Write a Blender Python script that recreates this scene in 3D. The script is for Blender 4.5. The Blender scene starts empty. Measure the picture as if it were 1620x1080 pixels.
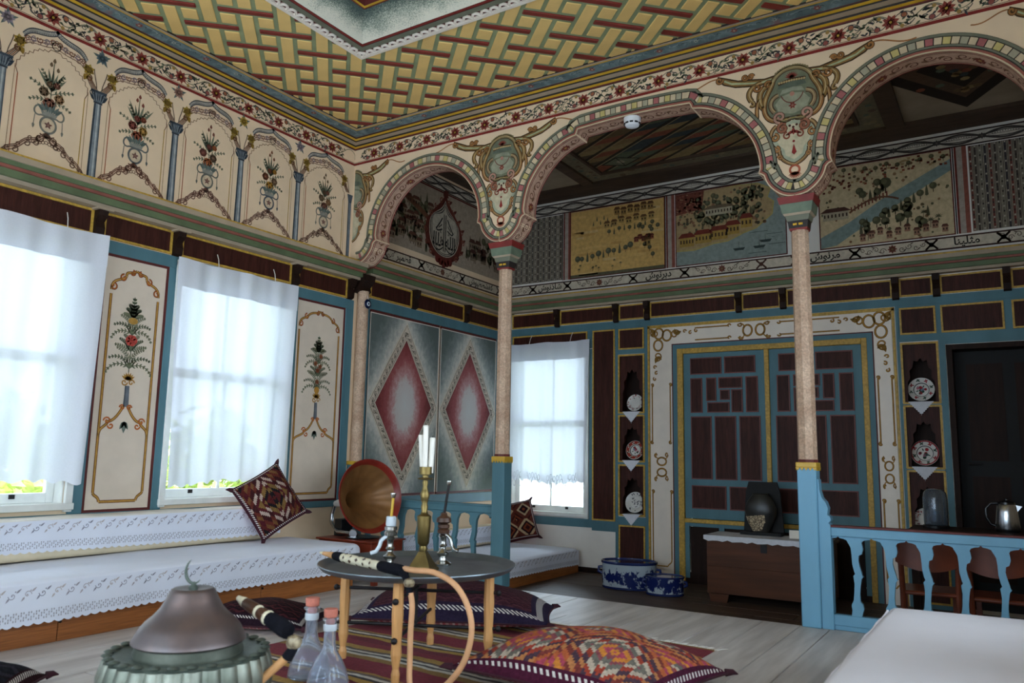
import bpy, bmesh, math, random
from mathutils import Vector, Matrix
from mathutils.geometry import tessellate_polygon

scene = bpy.context.scene
C = bpy.data.collections.new('room'); scene.collection.children.link(C)
PI = math.pi
sin, cos = math.sin, math.cos

# ------------------------------------------------------------------ camera
def make_camera():
    yaw, pit, rol = -0.568028, 0.144175, 0.01837
    f = Vector((sin(yaw)*cos(pit), cos(yaw)*cos(pit), sin(pit)))
    r0 = Vector((cos(yaw), -sin(yaw), 0)); u0 = r0.cross(f)
    r = r0*cos(rol)+u0*sin(rol); u = -r0*sin(rol)+u0*cos(rol)
    cd = bpy.data.cameras.new('camera'); co = bpy.data.objects.new('camera', cd); C.objects.link(co)
    m = Matrix((( r.x, u.x, -f.x, 5.682), (r.y, u.y, -f.y, 0.0), (r.z, u.z, -f.z, 1.12), (0, 0, 0, 1)))
    co.matrix_world = m
    cd.sensor_width = 36; cd.lens = 1241.18/1620*36; cd.clip_start = .05; cd.clip_end = 200
    cd.dof.use_dof = True; cd.dof.focus_distance = 7.5; cd.dof.aperture_fstop = 2.8
    scene.camera = co
make_camera()

# ------------------------------------------------------------------ light
SKY = 8.6
scene.view_settings.view_transform = 'Standard'; scene.view_settings.look = 'None'
scene.view_settings.gamma = 1; scene.view_settings.use_curve_mapping = False
scene.view_settings.exposure = 0.5
w = bpy.data.worlds.new('sky'); scene.world = w; w.use_nodes = True
bg = w.node_tree.nodes['Background']; bg.inputs[0].default_value = (.72, .85, 1, 1); bg.inputs[1].default_value = SKY
sd = bpy.data.lights.new('sun', 'SUN'); sd.energy = 22; sd.angle = .01; sd.color = (1, .95, .86)
so = bpy.data.objects.new('sun', sd); C.objects.link(so); so.rotation_euler = (.05, math.radians(17), 0)
# daylight openings: x-range/y-range, z-range of every window in the place
LEFT_WINS = [(-.12, 1.04), (1.90, 3.06), (3.84, 5.00)]
BACK_WIN = (.11, 1.19)
FRONT_WINS = [(.5, 1.8), (2.5, 3.8), (4.5, 5.8)]
RIGHT_WINS = [(-.12, 1.04), (1.90, 3.06), (3.84, 5.00)]
LZ = (.72, 2.60); BZ = (.42, 2.47); FZ = (.55, 3.05)
YF = -1.5
def portal(loc, rot, sx, sy):
    ld = bpy.data.lights.new('sky_portal', 'AREA'); ld.shape = 'RECTANGLE'; ld.size = sx; ld.size_y = sy
    ld.cycles.is_portal = True
    lo = bpy.data.objects.new('sky_portal', ld); C.objects.link(lo); lo.location = loc; lo.rotation_euler = rot
for a, b in LEFT_WINS: portal((-.30, (a+b)/2, sum(LZ)/2), (0, -PI/2, 0), LZ[1]-LZ[0], b-a)
portal((sum(BACK_WIN)/2, 9.07, sum(BZ)/2), (-PI/2, 0, 0), BACK_WIN[1]-BACK_WIN[0], BZ[1]-BZ[0])
for a, b in RIGHT_WINS: portal((6.62, (a+b)/2, sum(LZ)/2), (0, PI/2, 0), LZ[1]-LZ[0], b-a)
for a, b in FRONT_WINS: portal(((a+b)/2, YF-.3, sum(FZ)/2), (PI/2, 0, 0), b-a, FZ[1]-FZ[0])

# ------------------------------------------------------------------ helpers
def hexc(h, k=1.0):
    h = h.lstrip('#'); o = []
    for i in (0, 2, 4):
        c = int(h[i:i+2], 16)/255
        o.append((c/12.92 if c <= .04045 else ((c+.055)/1.055)**2.4)*k)
    return tuple(o)
class G:
    """tiny node-graph writer"""
    def __init__(s, m): s.t = m.node_tree; s.n = s.t.nodes; s.l = s.t.links
    def new(s, t, **k):
        n = s.n.new(t)
        for a, b in k.items(): setattr(n, a, b)
        return n
    def put(s, sock, v):
        if hasattr(v, 'is_linked'): s.l.new(v, sock)
        elif v is not None: sock.default_value = v
    def math(s, op, a, b=None, c=None):
        n = s.new('ShaderNodeMath', operation=op)
        for i, v in enumerate((a, b, c)):
            if v is not None: s.put(n.inputs[i], v)
        return n.outputs[0]
    def mix(s, f, a, b, mode='MIX'):
        n = s.new('ShaderNodeMix', data_type='RGBA', blend_type=mode)
        s.put(n.inputs[0], f); s.put(n.inputs[6], a if hasattr(a, 'is_linked') else (*a, 1)); s.put(n.inputs[7], b if hasattr(b, 'is_linked') else (*b, 1))
        return n.outputs[2]
    def coord(s, kind='Object', scale=(1, 1, 1)):
        t = s.new('ShaderNodeTexCoord'); m = s.new('ShaderNodeMapping'); m.inputs['Scale'].default_value = scale
        s.l.new(t.outputs[kind], m.inputs[0]); return m.outputs[0]
    def noise(s, vec, scale, detail=4, rough=.55, dist=0):
        n = s.new('ShaderNodeTexNoise'); s.put(n.inputs['Vector'], vec); n.inputs['Scale'].default_value = scale
        n.inputs['Detail'].default_value = detail; n.inputs['Roughness'].default_value = rough; n.inputs['Distortion'].default_value = dist
        return n.outputs[0]
    def ramp(s, f, stops, const=False):
        n = s.new('ShaderNodeValToRGB'); e = n.color_ramp.elements
        if const: n.color_ramp.interpolation = 'CONSTANT'
        while len(e) > 1: e.remove(e[-1])
        for i, (p, c) in enumerate(stops):
            x = e[0] if i == 0 else e.new(p)
            x.position = p; x.color = (*c, 1) if len(c) == 3 else c
        s.put(n.inputs[0], f); return n.outputs[0]
    def sep(s, v):
        n = s.new('ShaderNodeSeparateXYZ'); s.put(n.inputs[0], v); return n.outputs
    def bump(s, h, strength, dist=.01):
        n = s.new('ShaderNodeBump'); n.inputs['Strength'].default_value = strength; n.inputs['Distance'].default_value = dist
        s.put(n.inputs['Height'], h); return n.outputs[0]
MATS = {}
def newmat(name):
    m = bpy.data.materials.new(name); m.use_nodes = True; MATS[name] = m
    return m, G(m), m.node_tree.nodes['Principled BSDF']
def M(name, col, rough=.6, var=.16, scale=6, bump=.1, stretch=(1, 1, 1), col2=None, metal=0, spec=.4, fine=0):
    m, g, p = newmat(name)
    c = hexc(col) if isinstance(col, str) else col
    v = g.coord('Object', stretch)
    f = g.noise(v, scale, 5)
    f2 = g.ramp(f, [(.3, (0, 0, 0)), (.7, (1, 1, 1))])
    ca = tuple(x*(1-var) for x in c); cb = hexc(col2) if col2 else tuple(min(1, x*(1+var)) for x in c)
    out = g.mix(f2, ca, cb)
    h = f
    if fine:
        nf = g.noise(v, fine, 3); r = g.ramp(nf, [(.35, (.72, .72, .72)), (.65, (1.08, 1.08, 1.08))]); out = g.mix(1.0, out, r, 'MULTIPLY'); h = nf
    g.put(p.inputs['Base Color'], out); p.inputs['Roughness'].default_value = rough; p.inputs['Metallic'].default_value = metal
    p.inputs['Specular IOR Level'].default_value = spec
    if bump: g.put(p.inputs['Normal'], g.bump(h, bump))
    return m

def mesh_obj(name, verts, faces, mat, parent=None, smooth=False, mats=None, midx=None, loc=None, rot=None):
    me = bpy.data.meshes.new(name); me.from_pydata([tuple(v) for v in verts], [], faces)
    for mm in (mats or [mat]): me.materials.append(MATS[mm] if isinstance(mm, str) else mm)
    if midx: me.polygons.foreach_set('material_index', midx)
    if smooth:
        me.polygons.foreach_set('use_smooth', [True]*len(me.polygons))
        me.set_sharp_from_angle(angle=math.radians(42))
    me.update()
    o = bpy.data.objects.new(name, me); C.objects.link(o); o.parent = parent
    if loc: o.location = loc
    if rot: o.rotation_euler = rot
    return o
class MB:
    def __init__(s): s.v = []; s.f = []
    def add(s, vs, fs):
        b = len(s.v); s.v += [Vector(x) for x in vs]; s.f += [tuple(i+b for i in q) for q in fs]; return s
    def box(s, x0, x1, y0, y1, z0, z1):
        return s.add([(x0,y0,z0),(x1,y0,z0),(x1,y1,z0),(x0,y1,z0),(x0,y0,z1),(x1,y0,z1),(x1,y1,z1),(x0,y1,z1)],
                     [(0,3,2,1),(4,5,6,7),(0,1,5,4),(1,2,6,5),(2,3,7,6),(3,0,4,7)])
    def prism(s, pts, d0, d1, fr):
        """polygon pts (a,b) extruded from d0 to d1; fr(a,b,d) -> xyz"""
        n = len(pts); tri = tessellate_polygon([[Vector((a, b, 0)) for a, b in pts]])
        vs = [fr(a, b, d0) for a, b in pts]+[fr(a, b, d1) for a, b in pts]
        fs = [tuple(t) for t in tri]+[tuple(i+n for i in reversed(t)) for t in tri]
        fs += [(i, (i+1) % n, (i+1) % n+n, i+n) for i in range(n)]
        return s.add(vs, fs)
    def lathe(s, prof, seg=24, c=(0, 0, 0), flute=None):
        b = []
        for k, (r, z) in enumerate(prof):
            for i in range(seg):
                a = 2*PI*i/seg; rr = r*(flute(a, z) if flute else 1)
                b.append((c[0]+rr*cos(a), c[1]+rr*sin(a), c[2]+z))
        fs = []
        for k in range(len(prof)-1):
            for i in range(seg):
                j = (i+1) % seg; fs.append((k*seg+i, k*seg+j, (k+1)*seg+j, (k+1)*seg+i))
        if prof[0][0] > 1e-5: fs.append(tuple(reversed(range(seg))))
        if prof[-1][0] > 1e-5: fs.append(tuple((len(prof)-1)*seg+i for i in range(seg)))
        return s.add(b, fs)
    def tube(s, path, rad, seg=10, close=False):
        P = [Vector(p) for p in path]; n = len(P); R = rad if isinstance(rad, (list, tuple)) else [rad]*n
        up = None; vs = []
        for i in range(n):
            t = (P[min(i+1, n-1)]-P[max(i-1, 0)]).normalized()
            if up is None:
                up = Vector((0, 0, 1)) if abs(t.z) < .9 else Vector((1, 0, 0))
            sd_ = t.cross(up)
            if sd_.length < 1e-4: sd_ = t.orthogonal()
            sd_.normalize(); up = sd_.cross(t).normalized()
            for k in range(seg):
                a = 2*PI*k/seg; vs.append(P[i]+R[i]*(cos(a)*sd_+sin(a)*up))
        fs = [(i*seg+k, i*seg+(k+1) % seg, (i+1)*seg+(k+1) % seg, (i+1)*seg+k) for i in range(n-1) for k in range(seg)]
        fs += [tuple(reversed(range(seg))), tuple((n-1)*seg+k for k in range(seg))]
        return s.add(vs, fs)
    def grid(s, nu, nv, fn):
        vs = [fn(i/nu, j/nv) for j in range(nv+1) for i in range(nu+1)]
        return s.add(vs, [(j*(nu+1)+i, j*(nu+1)+i+1, (j+1)*(nu+1)+i+1, (j+1)*(nu+1)+i) for j in range(nv) for i in range(nu)])
    def build(s, name, mat, parent=None, smooth=False, bevel=0, loc=None, rot=None, seg=2):
        vs = s.v; fs = s.f
        o = mesh_obj(name, vs, fs, mat, parent, smooth, loc=loc, rot=rot)
        if bevel:
            bm = bmesh.new(); bm.from_mesh(o.data)
            bmesh.ops.remove_doubles(bm, verts=bm.verts, dist=1e-5)
            ed = [e for e in bm.edges if len(e.link_faces) == 2 and e.calc_face_angle(0) > .6]
            bmesh.ops.bevel(bm, geom=ed, offset=bevel, segments=seg, affect='EDGES', profile=.6, clamp_overlap=True)
            bm.to_mesh(o.data); bm.free()
            if seg > 1:
                o.data.polygons.foreach_set('use_smooth', [True]*len(o.data.polygons)); o.data.set_sharp_from_angle(angle=math.radians(50))
        return o
def box(name, mat, x0, x1, y0, y1, z0, z1, parent=None, bevel=0):
    return MB().box(x0, x1, y0, y1, z0, z1).build(name, mat, parent, bevel=bevel, seg=1)
def tag(o, label, cat, group=None):
    o['label'] = label; o['category'] = cat
    if group: o['group'] = group
    return o
def thing(name, label, cat, loc=(0, 0, 0), rotz=0, group=None):
    o = bpy.data.objects.new(name, None); C.objects.link(o); o.empty_display_size = .1
    o.location = loc; o.rotation_euler = (0, 0, rotz); return tag(o, label, cat, group)
def struct(o, label=None, cat=None):
    o['kind'] = 'structure'
    if label: o['label'] = label
    if cat: o['category'] = cat
    return o
def sempty(name, label=None, cat=None):
    o = bpy.data.objects.new(name, None); C.objects.link(o); o.empty_display_size = .1; return struct(o, label, cat)
def inst(o, name, loc, rot=None, parent=None, scale=None):
    c = bpy.data.objects.new(name, o.data); C.objects.link(c); c.parent = parent; c.location = loc
    if rot: c.rotation_euler = rot
    if scale: c.scale = scale
    return c
def dup(root, loc, rotz=None, label=None):
    r = root.copy(); C.objects.link(r); r.location = loc
    if rotz is not None: r.rotation_euler = (0, 0, rotz)
    if label: r['label'] = label
    for ch in list(root.children):
        c = ch.copy(); C.objects.link(c); c.parent = r
        for gch in list(ch.children):
            d = gch.copy(); C.objects.link(d); d.parent = c
    return r
# ---- flat paint: strokes and fills laid on a surface by a mapping (a, b, lift) -> xyz, coloured per face
def bez(p0, p1, p2, p3, n=10):
    o = []
    for i in range(n+1):
        t = i/n; a = (1-t)**3; b = 3*t*(1-t)**2; c = 3*t*t*(1-t); d = t**3
        o.append((a*p0[0]+b*p1[0]+c*p2[0]+d*p3[0], a*p0[1]+b*p1[1]+c*p2[1]+d*p3[1]))
    return o
class Paint:
    def __init__(s, fn): s.fn = fn; s.v = []; s.f = []; s.c = []; s.tf = [(1, 0, 0, 1, 0, 0)]
    def push(s, x=0, y=0, sc=1, rot=0, flip=False, scy=None):
        a, b, c, d, e, f = s.tf[-1]; sx = -sc if flip else sc; sy = sc if scy is None else scy
        m = (cos(rot)*sx, -sin(rot)*sy, sin(rot)*sx, cos(rot)*sy)
        s.tf.append((a*m[0]+b*m[2], a*m[1]+b*m[3], c*m[0]+d*m[2], c*m[1]+d*m[3], a*x+b*y+e, c*x+d*y+f)); return s
    def pop(s): s.tf.pop(); return s
    def P(s, p):
        a, b, c, d, e, f = s.tf[-1]; return (a*p[0]+b*p[1]+e, c*p[0]+d*p[1]+f)
    def raw(s, pts, faces, col, lift):
        b = len(s.v); s.v += [s.fn(p[0], p[1], .0008+.0006*lift) for p in pts]
        cc = hexc(col) if isinstance(col, str) else col
        for q in faces: s.f.append(tuple(i+b for i in q)); s.c.append((cc, len(q)))
    def poly(s, pts, col, lift=0):
        q = [s.P(p) for p in pts]; ar = sum(q[i][0]*q[(i+1) % len(q)][1]-q[(i+1) % len(q)][0]*q[i][1] for i in range(len(q)))
        if ar < 0: q.reverse()
        if len(q) <= 4: s.raw(q, [tuple(range(len(q)))], col, lift)
        else: s.raw(q, [tuple(t) for t in tessellate_polygon([[Vector((x, y, 0)) for x, y in q]])], col, lift)
    def rect(s, x0, x1, y0, y1, col, lift=0): s.poly([(x0, y0), (x1, y0), (x1, y1), (x0, y1)], col, lift)
    def stroke(s, pts, w, col, lift=1, taper=0, close=False):
        q = [s.P(p) for p in pts]; n = len(q)
        if close: q = q+[q[0], q[1]]; n = len(q)
        k = math.sqrt(abs(s.tf[-1][0]*s.tf[-1][3]-s.tf[-1][1]*s.tf[-1][2])); L = []; R = []
        for i in range(n):
            x0, y0 = q[max(i-1, 0)]; x1, y1 = q[min(i+1, n-1)]; d = math.hypot(x1-x0, y1-y0) or 1e-9
            nx, ny = -(y1-y0)/d, (x1-x0)/d; t = i/(n-1)
            ww = w*k*.5*(1-taper*(abs(2*t-1) if taper < 0 else t)) if taper >= 0 else w*k*.5*(1+taper*abs(2*t-1))
            L.append((q[i][0]+nx*ww, q[i][1]+ny*ww)); R.append((q[i][0]-nx*ww, q[i][1]-ny*ww))
        if close: L.pop(); R.pop(); n -= 1
        s.raw(L+R, [(i, n+i, n+i+1, i+1) for i in range(n-1)], col, lift)
    def disc(s, x, y, r, col, lift=1, n=9, ry=None):
        ry = ry or r; s.poly([(x+r*cos(2*PI*i/n), y+ry*sin(2*PI*i/n)) for i in range(n)], col, lift)
    def ring(s, x, y, r, w, col, lift=1, n=18, ry=None):
        ry = ry or r; s.stroke([(x+r*cos(2*PI*i/n), y+ry*sin(2*PI*i/n)) for i in range(n)], w, col, lift, close=True)
    def leaf(s, x, y, ang, l, wd, col, lift=1):
        c, d = cos(ang), sin(ang)
        pts = [(0, 0), (.3, .5), (.65, .38), (1, 0), (.65, -.38), (.3, -.5)]
        s.poly([(x+c*a*l-d*b*wd, y+d*a*l+c*b*wd) for a, b in pts], col, lift)
    def spiral(s, x, y, r, a0, turns, w, col, lift=1, n=16):
        s.stroke([(x+r*(1-.8*i/n)*cos(a0+2*PI*turns*i/n), y+r*(1-.8*i/n)*sin(a0+2*PI*turns*i/n)) for i in range(n+1)], w, col, lift)
    def flower(s, x, y, r, n, col, cen, lift=2, a0=0):
        for i in range(n): s.leaf(x, y, a0+2*PI*i/n, r, r*.55, col, lift)
        s.disc(x, y, r*.3, cen, lift+1, 7)
    def sprig(s, x, y, ang, l, col, rnd, leafl, n=5, lift=1, curve=0.6):
        pts = []; a = ang; px, py = x, y; st = l/n
        for i in range(n+1):
            pts.append((px, py)); px += st*cos(a); py += st*sin(a); a += curve/n
        s.stroke(pts, l*.035, col, lift)
        for i in range(1, n+1):
            for sg in (-1, 1): s.leaf(pts[i][0], pts[i][1], ang+curve*i/n+sg*.8, leafl*(1-.5*i/n), leafl*.36, col, lift)
        s.leaf(pts[-1][0], pts[-1][1], ang+curve, leafl*.6, leafl*.25, col, lift)
    def build(s, name, parent=None, mat='paint'):
        o = mesh_obj(name, s.v, s.f, mat, parent); me = o.data
        at = me.color_attributes.new('paint_colour', 'FLOAT_COLOR', 'CORNER'); buf = []
        for cc, n in s.c: buf += [cc[0], cc[1], cc[2], 1]*n
        at.data.foreach_set('color', buf); return o
def on_x(x, sg=1): return lambda a, b, l: (x+sg*l, a, b)          # wall facing +x : (y, z)
def on_y(y): return lambda a, b, l: (a, y-l, b)                   # wall facing -y : (x, z)
def on_z(z): return lambda a, b, l: (a, b, z-l)                   # ceiling facing down : (x, y)

# ------------------------------------------------------------------ materials
m, g, p = newmat('paint')
at = g.new('ShaderNodeVertexColor', layer_name='paint_colour')
nz = g.noise(g.coord('Object'), 22, 4); r = g.ramp(nz, [(.3, (.82, .8, .78)), (.65, (1.12, 1.1, 1.08))])
g.put(p.inputs['Base Color'], g.mix(1.0, at.outputs[0], r, 'MULTIPLY')); p.inputs['Roughness'].default_value = .7; p.inputs['Specular IOR Level'].default_value = .2
M('cream', '#e6cbaa', .75, .07, 2.5, .05, spec=.2); M('plaster', '#e4ddd4', .8, .06, 3, .08, spec=.2)
M('cream_panel', '#dccbb8', .7, .08, 3, .05, spec=.2)
M('blue', '#527781', .5, .12, 5, .1, stretch=(1, 1, .3), spec=.25); M('bright_blue', '#689bb5', .42, .07, 5, .1, stretch=(1, 1, .3))
M('brown', '#42211a', .5, .35, 4, .2, stretch=(6, 6, .6), fine=14, spec=.15); M('dark_wood', '#26160f', .6, .3, 4, .2, stretch=(6, 6, .6), spec=.15)
M('yellow', '#c39a3d', .5, .14, 8, .1, fine=40); M('yellow_bright', '#d3a52a', .5, .15, 9, .1)
M('red', '#7c2620', .55, .18, 8, .1); M('faded_red', '#8f5244', .6, .2, 8, .1); M('red_dark', '#5a1f1b', .6, .2, 8, .1); M('green', '#5e6b4a', .6, .18, 7, .1)
M('sage', '#6f705e', .6, .14, 7, .1); M('grey_beige', '#a8957e', .65, .12, 5, .08); M('line_dark', '#2c2521', .6, .2, 8, 0)
M('lattice_yellow', '#e6bf76', .55, .10, 3, .12); M('lattice_green', '#8f9872', .6, .14, 6, .1); M('lattice_red', '#7e2c22', .55, .25, 5, .12)
M('white_paint', '#ecdfd0', .45, .05, 6, .06); M('window_white', '#dfdfda', .4, .08, 7, .1)
M('stone', '#c09a7e', .6, .14, 9, .3, col2='#d0b196', fine=70); M('pink_soffit', '#9c685a', .65, .10, 6, .06)
M('capital_green', '#66735f', .55, .2, 12, .1); M('gold', '#c59b30', .4, .15, 12, .1)
M('pine', '#a5622f', .45, .2, 3, .1, stretch=(1, .25, 6), fine=20); M('leg_wood', '#d39a5e', .5, .12, 8, .1, stretch=(6, 6, .6)); M('chest_wood', '#55301c', .45, .3, 3, .15, stretch=(.4, 4, 6), spec=.2)
M('mahogany', '#6e2a18', .3, .3, 4, .08, stretch=(.6, 4, 4)); M('chair_wood', '#6a3320', .35, .3, 5, .08)
M('white_cloth', '#e4e6f0', .9, .02, 5, .06, spec=.1); M('bolster_cloth', '#e2dcd2', .9, .04, 12, .2, spec=.1); M('mattress', '#e3d3b4', .9, .06, 8, .15, spec=.1)
M('sheet', '#ebe6ea', .85, .02, 3, .10, spec=.1); M('lace', '#d6d6dc', .9, .06, 30, .3, spec=.1)
M('brass', '#7d6b42', .42, .25, 12, .1, metal=1); M('silver', '#b9b7b2', .22, .2, 12, .08, metal=1); M('chrome', '#c4c7cc', .12, .1, 8, 0, metal=1)
M('candle', '#ece6da', .5, .04, 12, .03); M('iron', '#2b2728', .55, .25, 20, .2, metal=.6); M('tray_metal', '#7c858b', .36, .22, 6, .12, metal=.75)
M('copper_lid', '#6a6668', .42, .2, 4, .12, col2='#85706a', metal=.75); M('tin', '#6d7466', .42, .3, 7, .2, col2='#94978a', metal=.65)
M('verdigris', '#5d665e', .48, .3, 14, .2, metal=.55); M('black_cloth', '#15151b', .95, .3, 40, .3, spec=.1); M('leather', '#c8935f', .55, .12, 14, .15); M('leather_pink', '#cf9a6e', .6, .1, 14, .15)
M('ivory', '#d8cdb0', .5, .15, 20, .1); M('horn_brown', '#4a2f20', .4, .3, 12, .1); M('mottled', '#4a3222', .4, .3, 45, .1, col2='#b8a888'); M('cork', '#cf7a66', .7, .15, 30, .2)
M('horn_red', '#7c241a', .35, .25, 5, .05); M('black_gloss', '#121214', .25, .2, 8, 0); M('soft_black', '#0d0c0c', .7, .3, 8, 0)
M('porcelain', '#cfd6dc', .15, .05, 6, 0, spec=.6); M('plate_white', '#ddd9d2', .18, .05, 8, 0, spec=.6)
M('evil_blue', '#0c1a3a', .15, .1, 8, 0, spec=.7); M('plastic_white', '#e6e6ea', .4, .03, 8, 0); M('vent_black', '#1a1a1c', .6, .1, 8, 0)
M('ground', '#6f7a4a', .9, .3, 3, .2); M('leaf', '#bccb7c', .6, .3, 9, .1); M('leaf_dark', '#a3b768', .6, .3, 9, .1); M('bark', '#5a4634', .8, .3, 9, .3)
M('alcove_ceiling', '#9a8c78', .8, .16, 3, .1); M('alcove_board', '#4c3a2c', .7, .3, 3, .15, stretch=(1, 4, 1))
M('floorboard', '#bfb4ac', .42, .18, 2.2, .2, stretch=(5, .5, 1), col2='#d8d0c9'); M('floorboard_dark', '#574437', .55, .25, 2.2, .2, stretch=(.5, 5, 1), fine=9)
M('gap', '#2b241f', .9, .2, 5, 0); M('tassel', '#e2ddd2', .9, .06, 30, .2); M('steel', '#b8bbbf', .25, .12, 5, .05, stretch=(12, 12, .3), metal=1)
M('record', '#0f0f10', .3, .1, 8, 0)
# sheer curtain, glass, diamond panels, speckled cove, painted stone ...
m, g, p = newmat('sheer')
g.n.remove(p); out = g.n['Material Output']
v = g.coord('Object'); wv = g.noise(v, 90, 2); 
dif = g.new('ShaderNodeBsdfDiffuse'); dif.inputs[0].default_value = (.80, .81, .86, 1)
tr = g.new('ShaderNodeBsdfTranslucent'); tr.inputs[0].default_value = (.80, .84, .92, 1)
tp = g.new('ShaderNodeBsdfTransparent'); tp.inputs[0].default_value = (.9, .94, 1, 1)
m1 = g.new('ShaderNodeMixShader'); m1.inputs[0].default_value = .20; g.l.new(dif.outputs[0], m1.inputs[1]); g.l.new(tr.outputs[0], m1.inputs[2])
m2 = g.new('ShaderNodeMixShader'); g.put(m2.inputs[0], g.ramp(wv, [(.35, (.015, .015, .015)), (.7, (.045, .045, .045))])); g.l.new(m1.outputs[0], m2.inputs[1]); g.l.new(tp.outputs[0], m2.inputs[2])
g.l.new(m2.outputs[0], out.inputs[0])
m, g, p = newmat('glass_pane')
g.n.remove(p); out = g.n['Material Output']
tp = g.new('ShaderNodeBsdfTransparent'); tp.inputs[0].default_value = (.96, .98, .98, 1); gl = g.new('ShaderNodeBsdfGlossy'); gl.inputs['Roughness'].default_value = .02
fr_ = g.new('ShaderNodeFresnel'); fr_.inputs[0].default_value = 1.45; mx = g.new('ShaderNodeMixShader')
g.l.new(fr_.outputs[0], mx.inputs[0]); g.l.new(tp.outputs[0], mx.inputs[1]); g.l.new(gl.outputs[0], mx.inputs[2]); g.l.new(mx.outputs[0], out.inputs[0])
m, g, p = newmat('glass_clear'); p.inputs['Base Color'].default_value = (.86, .91, 1, 1); p.inputs['Transmission Weight'].default_value = .9; p.inputs['Roughness'].default_value = .06; p.inputs['IOR'].default_value = 1.3
m, g, p = newmat('glass_smoke'); p.inputs['Base Color'].default_value = (.45, .52, .6, 1); p.inputs['Transmission Weight'].default_value = .9; p.inputs['Roughness'].default_value = .04; p.inputs['IOR'].default_value = 1.4
def diamond_mats():
    for nm, stops, bias in (('diamond_grey', [(0.0, hexc('#d2ccc0')), (.25, hexc('#a9aaa3')), (.5, hexc('#828985')), (.8, hexc('#68716d')), (1, hexc('#5a6460'))], 1),
                            ('diamond_red', [(0, hexc('#cfccc8')), (.36, hexc('#cdc2be')), (.48, hexc('#c08e8c')), (.68, hexc('#a05150')), (.9, hexc('#863436')), (1, hexc('#742a2c'))], 0)):
        m, g, p = newmat(nm); c = g.sep(g.coord('Object')); n = g.noise(g.coord('Object', (1, 1, .7)), 22, 7, .72); 
        ay = g.math('ABSOLUTE', c[1]); az = g.math('ABSOLUTE', c[2])
        if bias:   # distance outside the lozenge |y|/.6+|z|/.93 = 1
            d = g.math('SUBTRACT', g.math('ADD', g.math('DIVIDE', ay, .60), g.math('DIVIDE', az, .93)), 1.0); d = g.math('MULTIPLY', d, 1.5)
            d = g.math('ADD', d, g.math('MULTIPLY', g.math('SUBTRACT', n, .5), .9))
        else:
            e = g.math('SQRT', g.math('ADD', g.math('POWER', g.math('DIVIDE', ay, .42), 2), g.math('POWER', g.math('DIVIDE', az, .72), 2)))
            d = g.math('ADD', e, g.math('MULTIPLY', g.math('SUBTRACT', n, .5), .55)); 
        g.put(p.inputs['Base Color'], g.ramp(d, stops)); p.inputs['Roughness'].default_value = .75
diamond_mats()
m, g, p = newmat('speckle'); n1 = g.noise(g.coord('Object'), 110, 3, .7); uv = g.new('ShaderNodeUVMap'); s_ = g.sep(uv.outputs[0])
d = g.math('ADD', s_[1], g.math('MULTIPLY', g.math('SUBTRACT', n1, .5), 1.6)); d = g.math('ADD', d, g.math('MULTIPLY', g.math('SUBTRACT', g.noise(g.coord('Object'), 5, 2), .5), .8))
g.put(p.inputs['Base Color'], g.ramp(d, [(.15, hexc('#d8d3c0')), (.5, hexc('#9a9f8f')), (.75, hexc('#5e6a60')), (1, hexc('#3d4a45'))])); p.inputs['Roughness'].default_value = .8
m, g, p = newmat('marbled_blue'); n1 = g.noise(g.coord('Object'), 7, 5, .6, 1.2); n2 = g.noise(g.coord('Object'), 4, 2)
c1 = g.ramp(n1, [(.3, hexc('#46565a')), (.5, hexc('#5f7274')), (.62, hexc('#76888a')), (.72, hexc('#4a5c5f'))]); f = g.ramp(n2, [(.66, (0, 0, 0)), (.72, (1, 1, 1))])
g.put(p.inputs['Base Color'], g.mix(g.math('MULTIPLY', f, .55), c1, hexc('#8a4a44'))); p.inputs['Roughness'].default_value = .6

# ------------------------------------------------------------------ floor
XR = 6.3; YA = 5.76; YB = 8.77; ZC = 4.36; ZL = -.26
def plank_floor(x0, x1, y0, y1, ztop, along, wid, length, mat, name, label, rnd):
    o = struct(box(name, 'gap', x0, x1, y0, y1, ztop-.14, ztop-.012), label, 'floor')
    ws = []; a = (x0 if along == 'y' else y0); end = (x1 if along == 'y' else y1)
    while a < end-.05:
        w_ = min(wid*rnd.uniform(.8, 1.2), end-a); b = (y0 if along == 'y' else x0); e2 = (y1 if along == 'y' else x1); first = True
        while b < e2-.01:
            l_ = length*rnd.uniform(.55, 1.2); l_ = min(l_*(rnd.uniform(.3, 1) if first else 1), e2-b); first = False
            if e2-b-l_ < .5: l_ = e2-b
            dz = rnd.uniform(-.0015, .0015); q = .004
            if along == 'y': box('plank', mat, a+q, a+w_-q, b+.003, b+l_-.003, ztop-.02, ztop+dz, o)
            else: box('plank', mat, b+.003, b+l_-.003, a+q, a+w_-q, ztop-.02, ztop+dz, o)
            b += l_
        a += w_
    return o
rnd = random.Random(3)
plank_floor(-.0, XR, YF, YA+.06, 0, 'y', .24, 4.2, 'floorboard', 'floor', 'wide weathered grey floorboards of the raised sitting room', rnd)
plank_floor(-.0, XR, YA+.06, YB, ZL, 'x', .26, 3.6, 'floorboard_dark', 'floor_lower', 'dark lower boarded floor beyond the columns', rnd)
struct(box('trim_5', 'floorboard', 0, XR, YA+.03, YA+.075, -.26, -.003), 'grey boarded riser edge of the raised floor below the columns', 'step')

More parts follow.
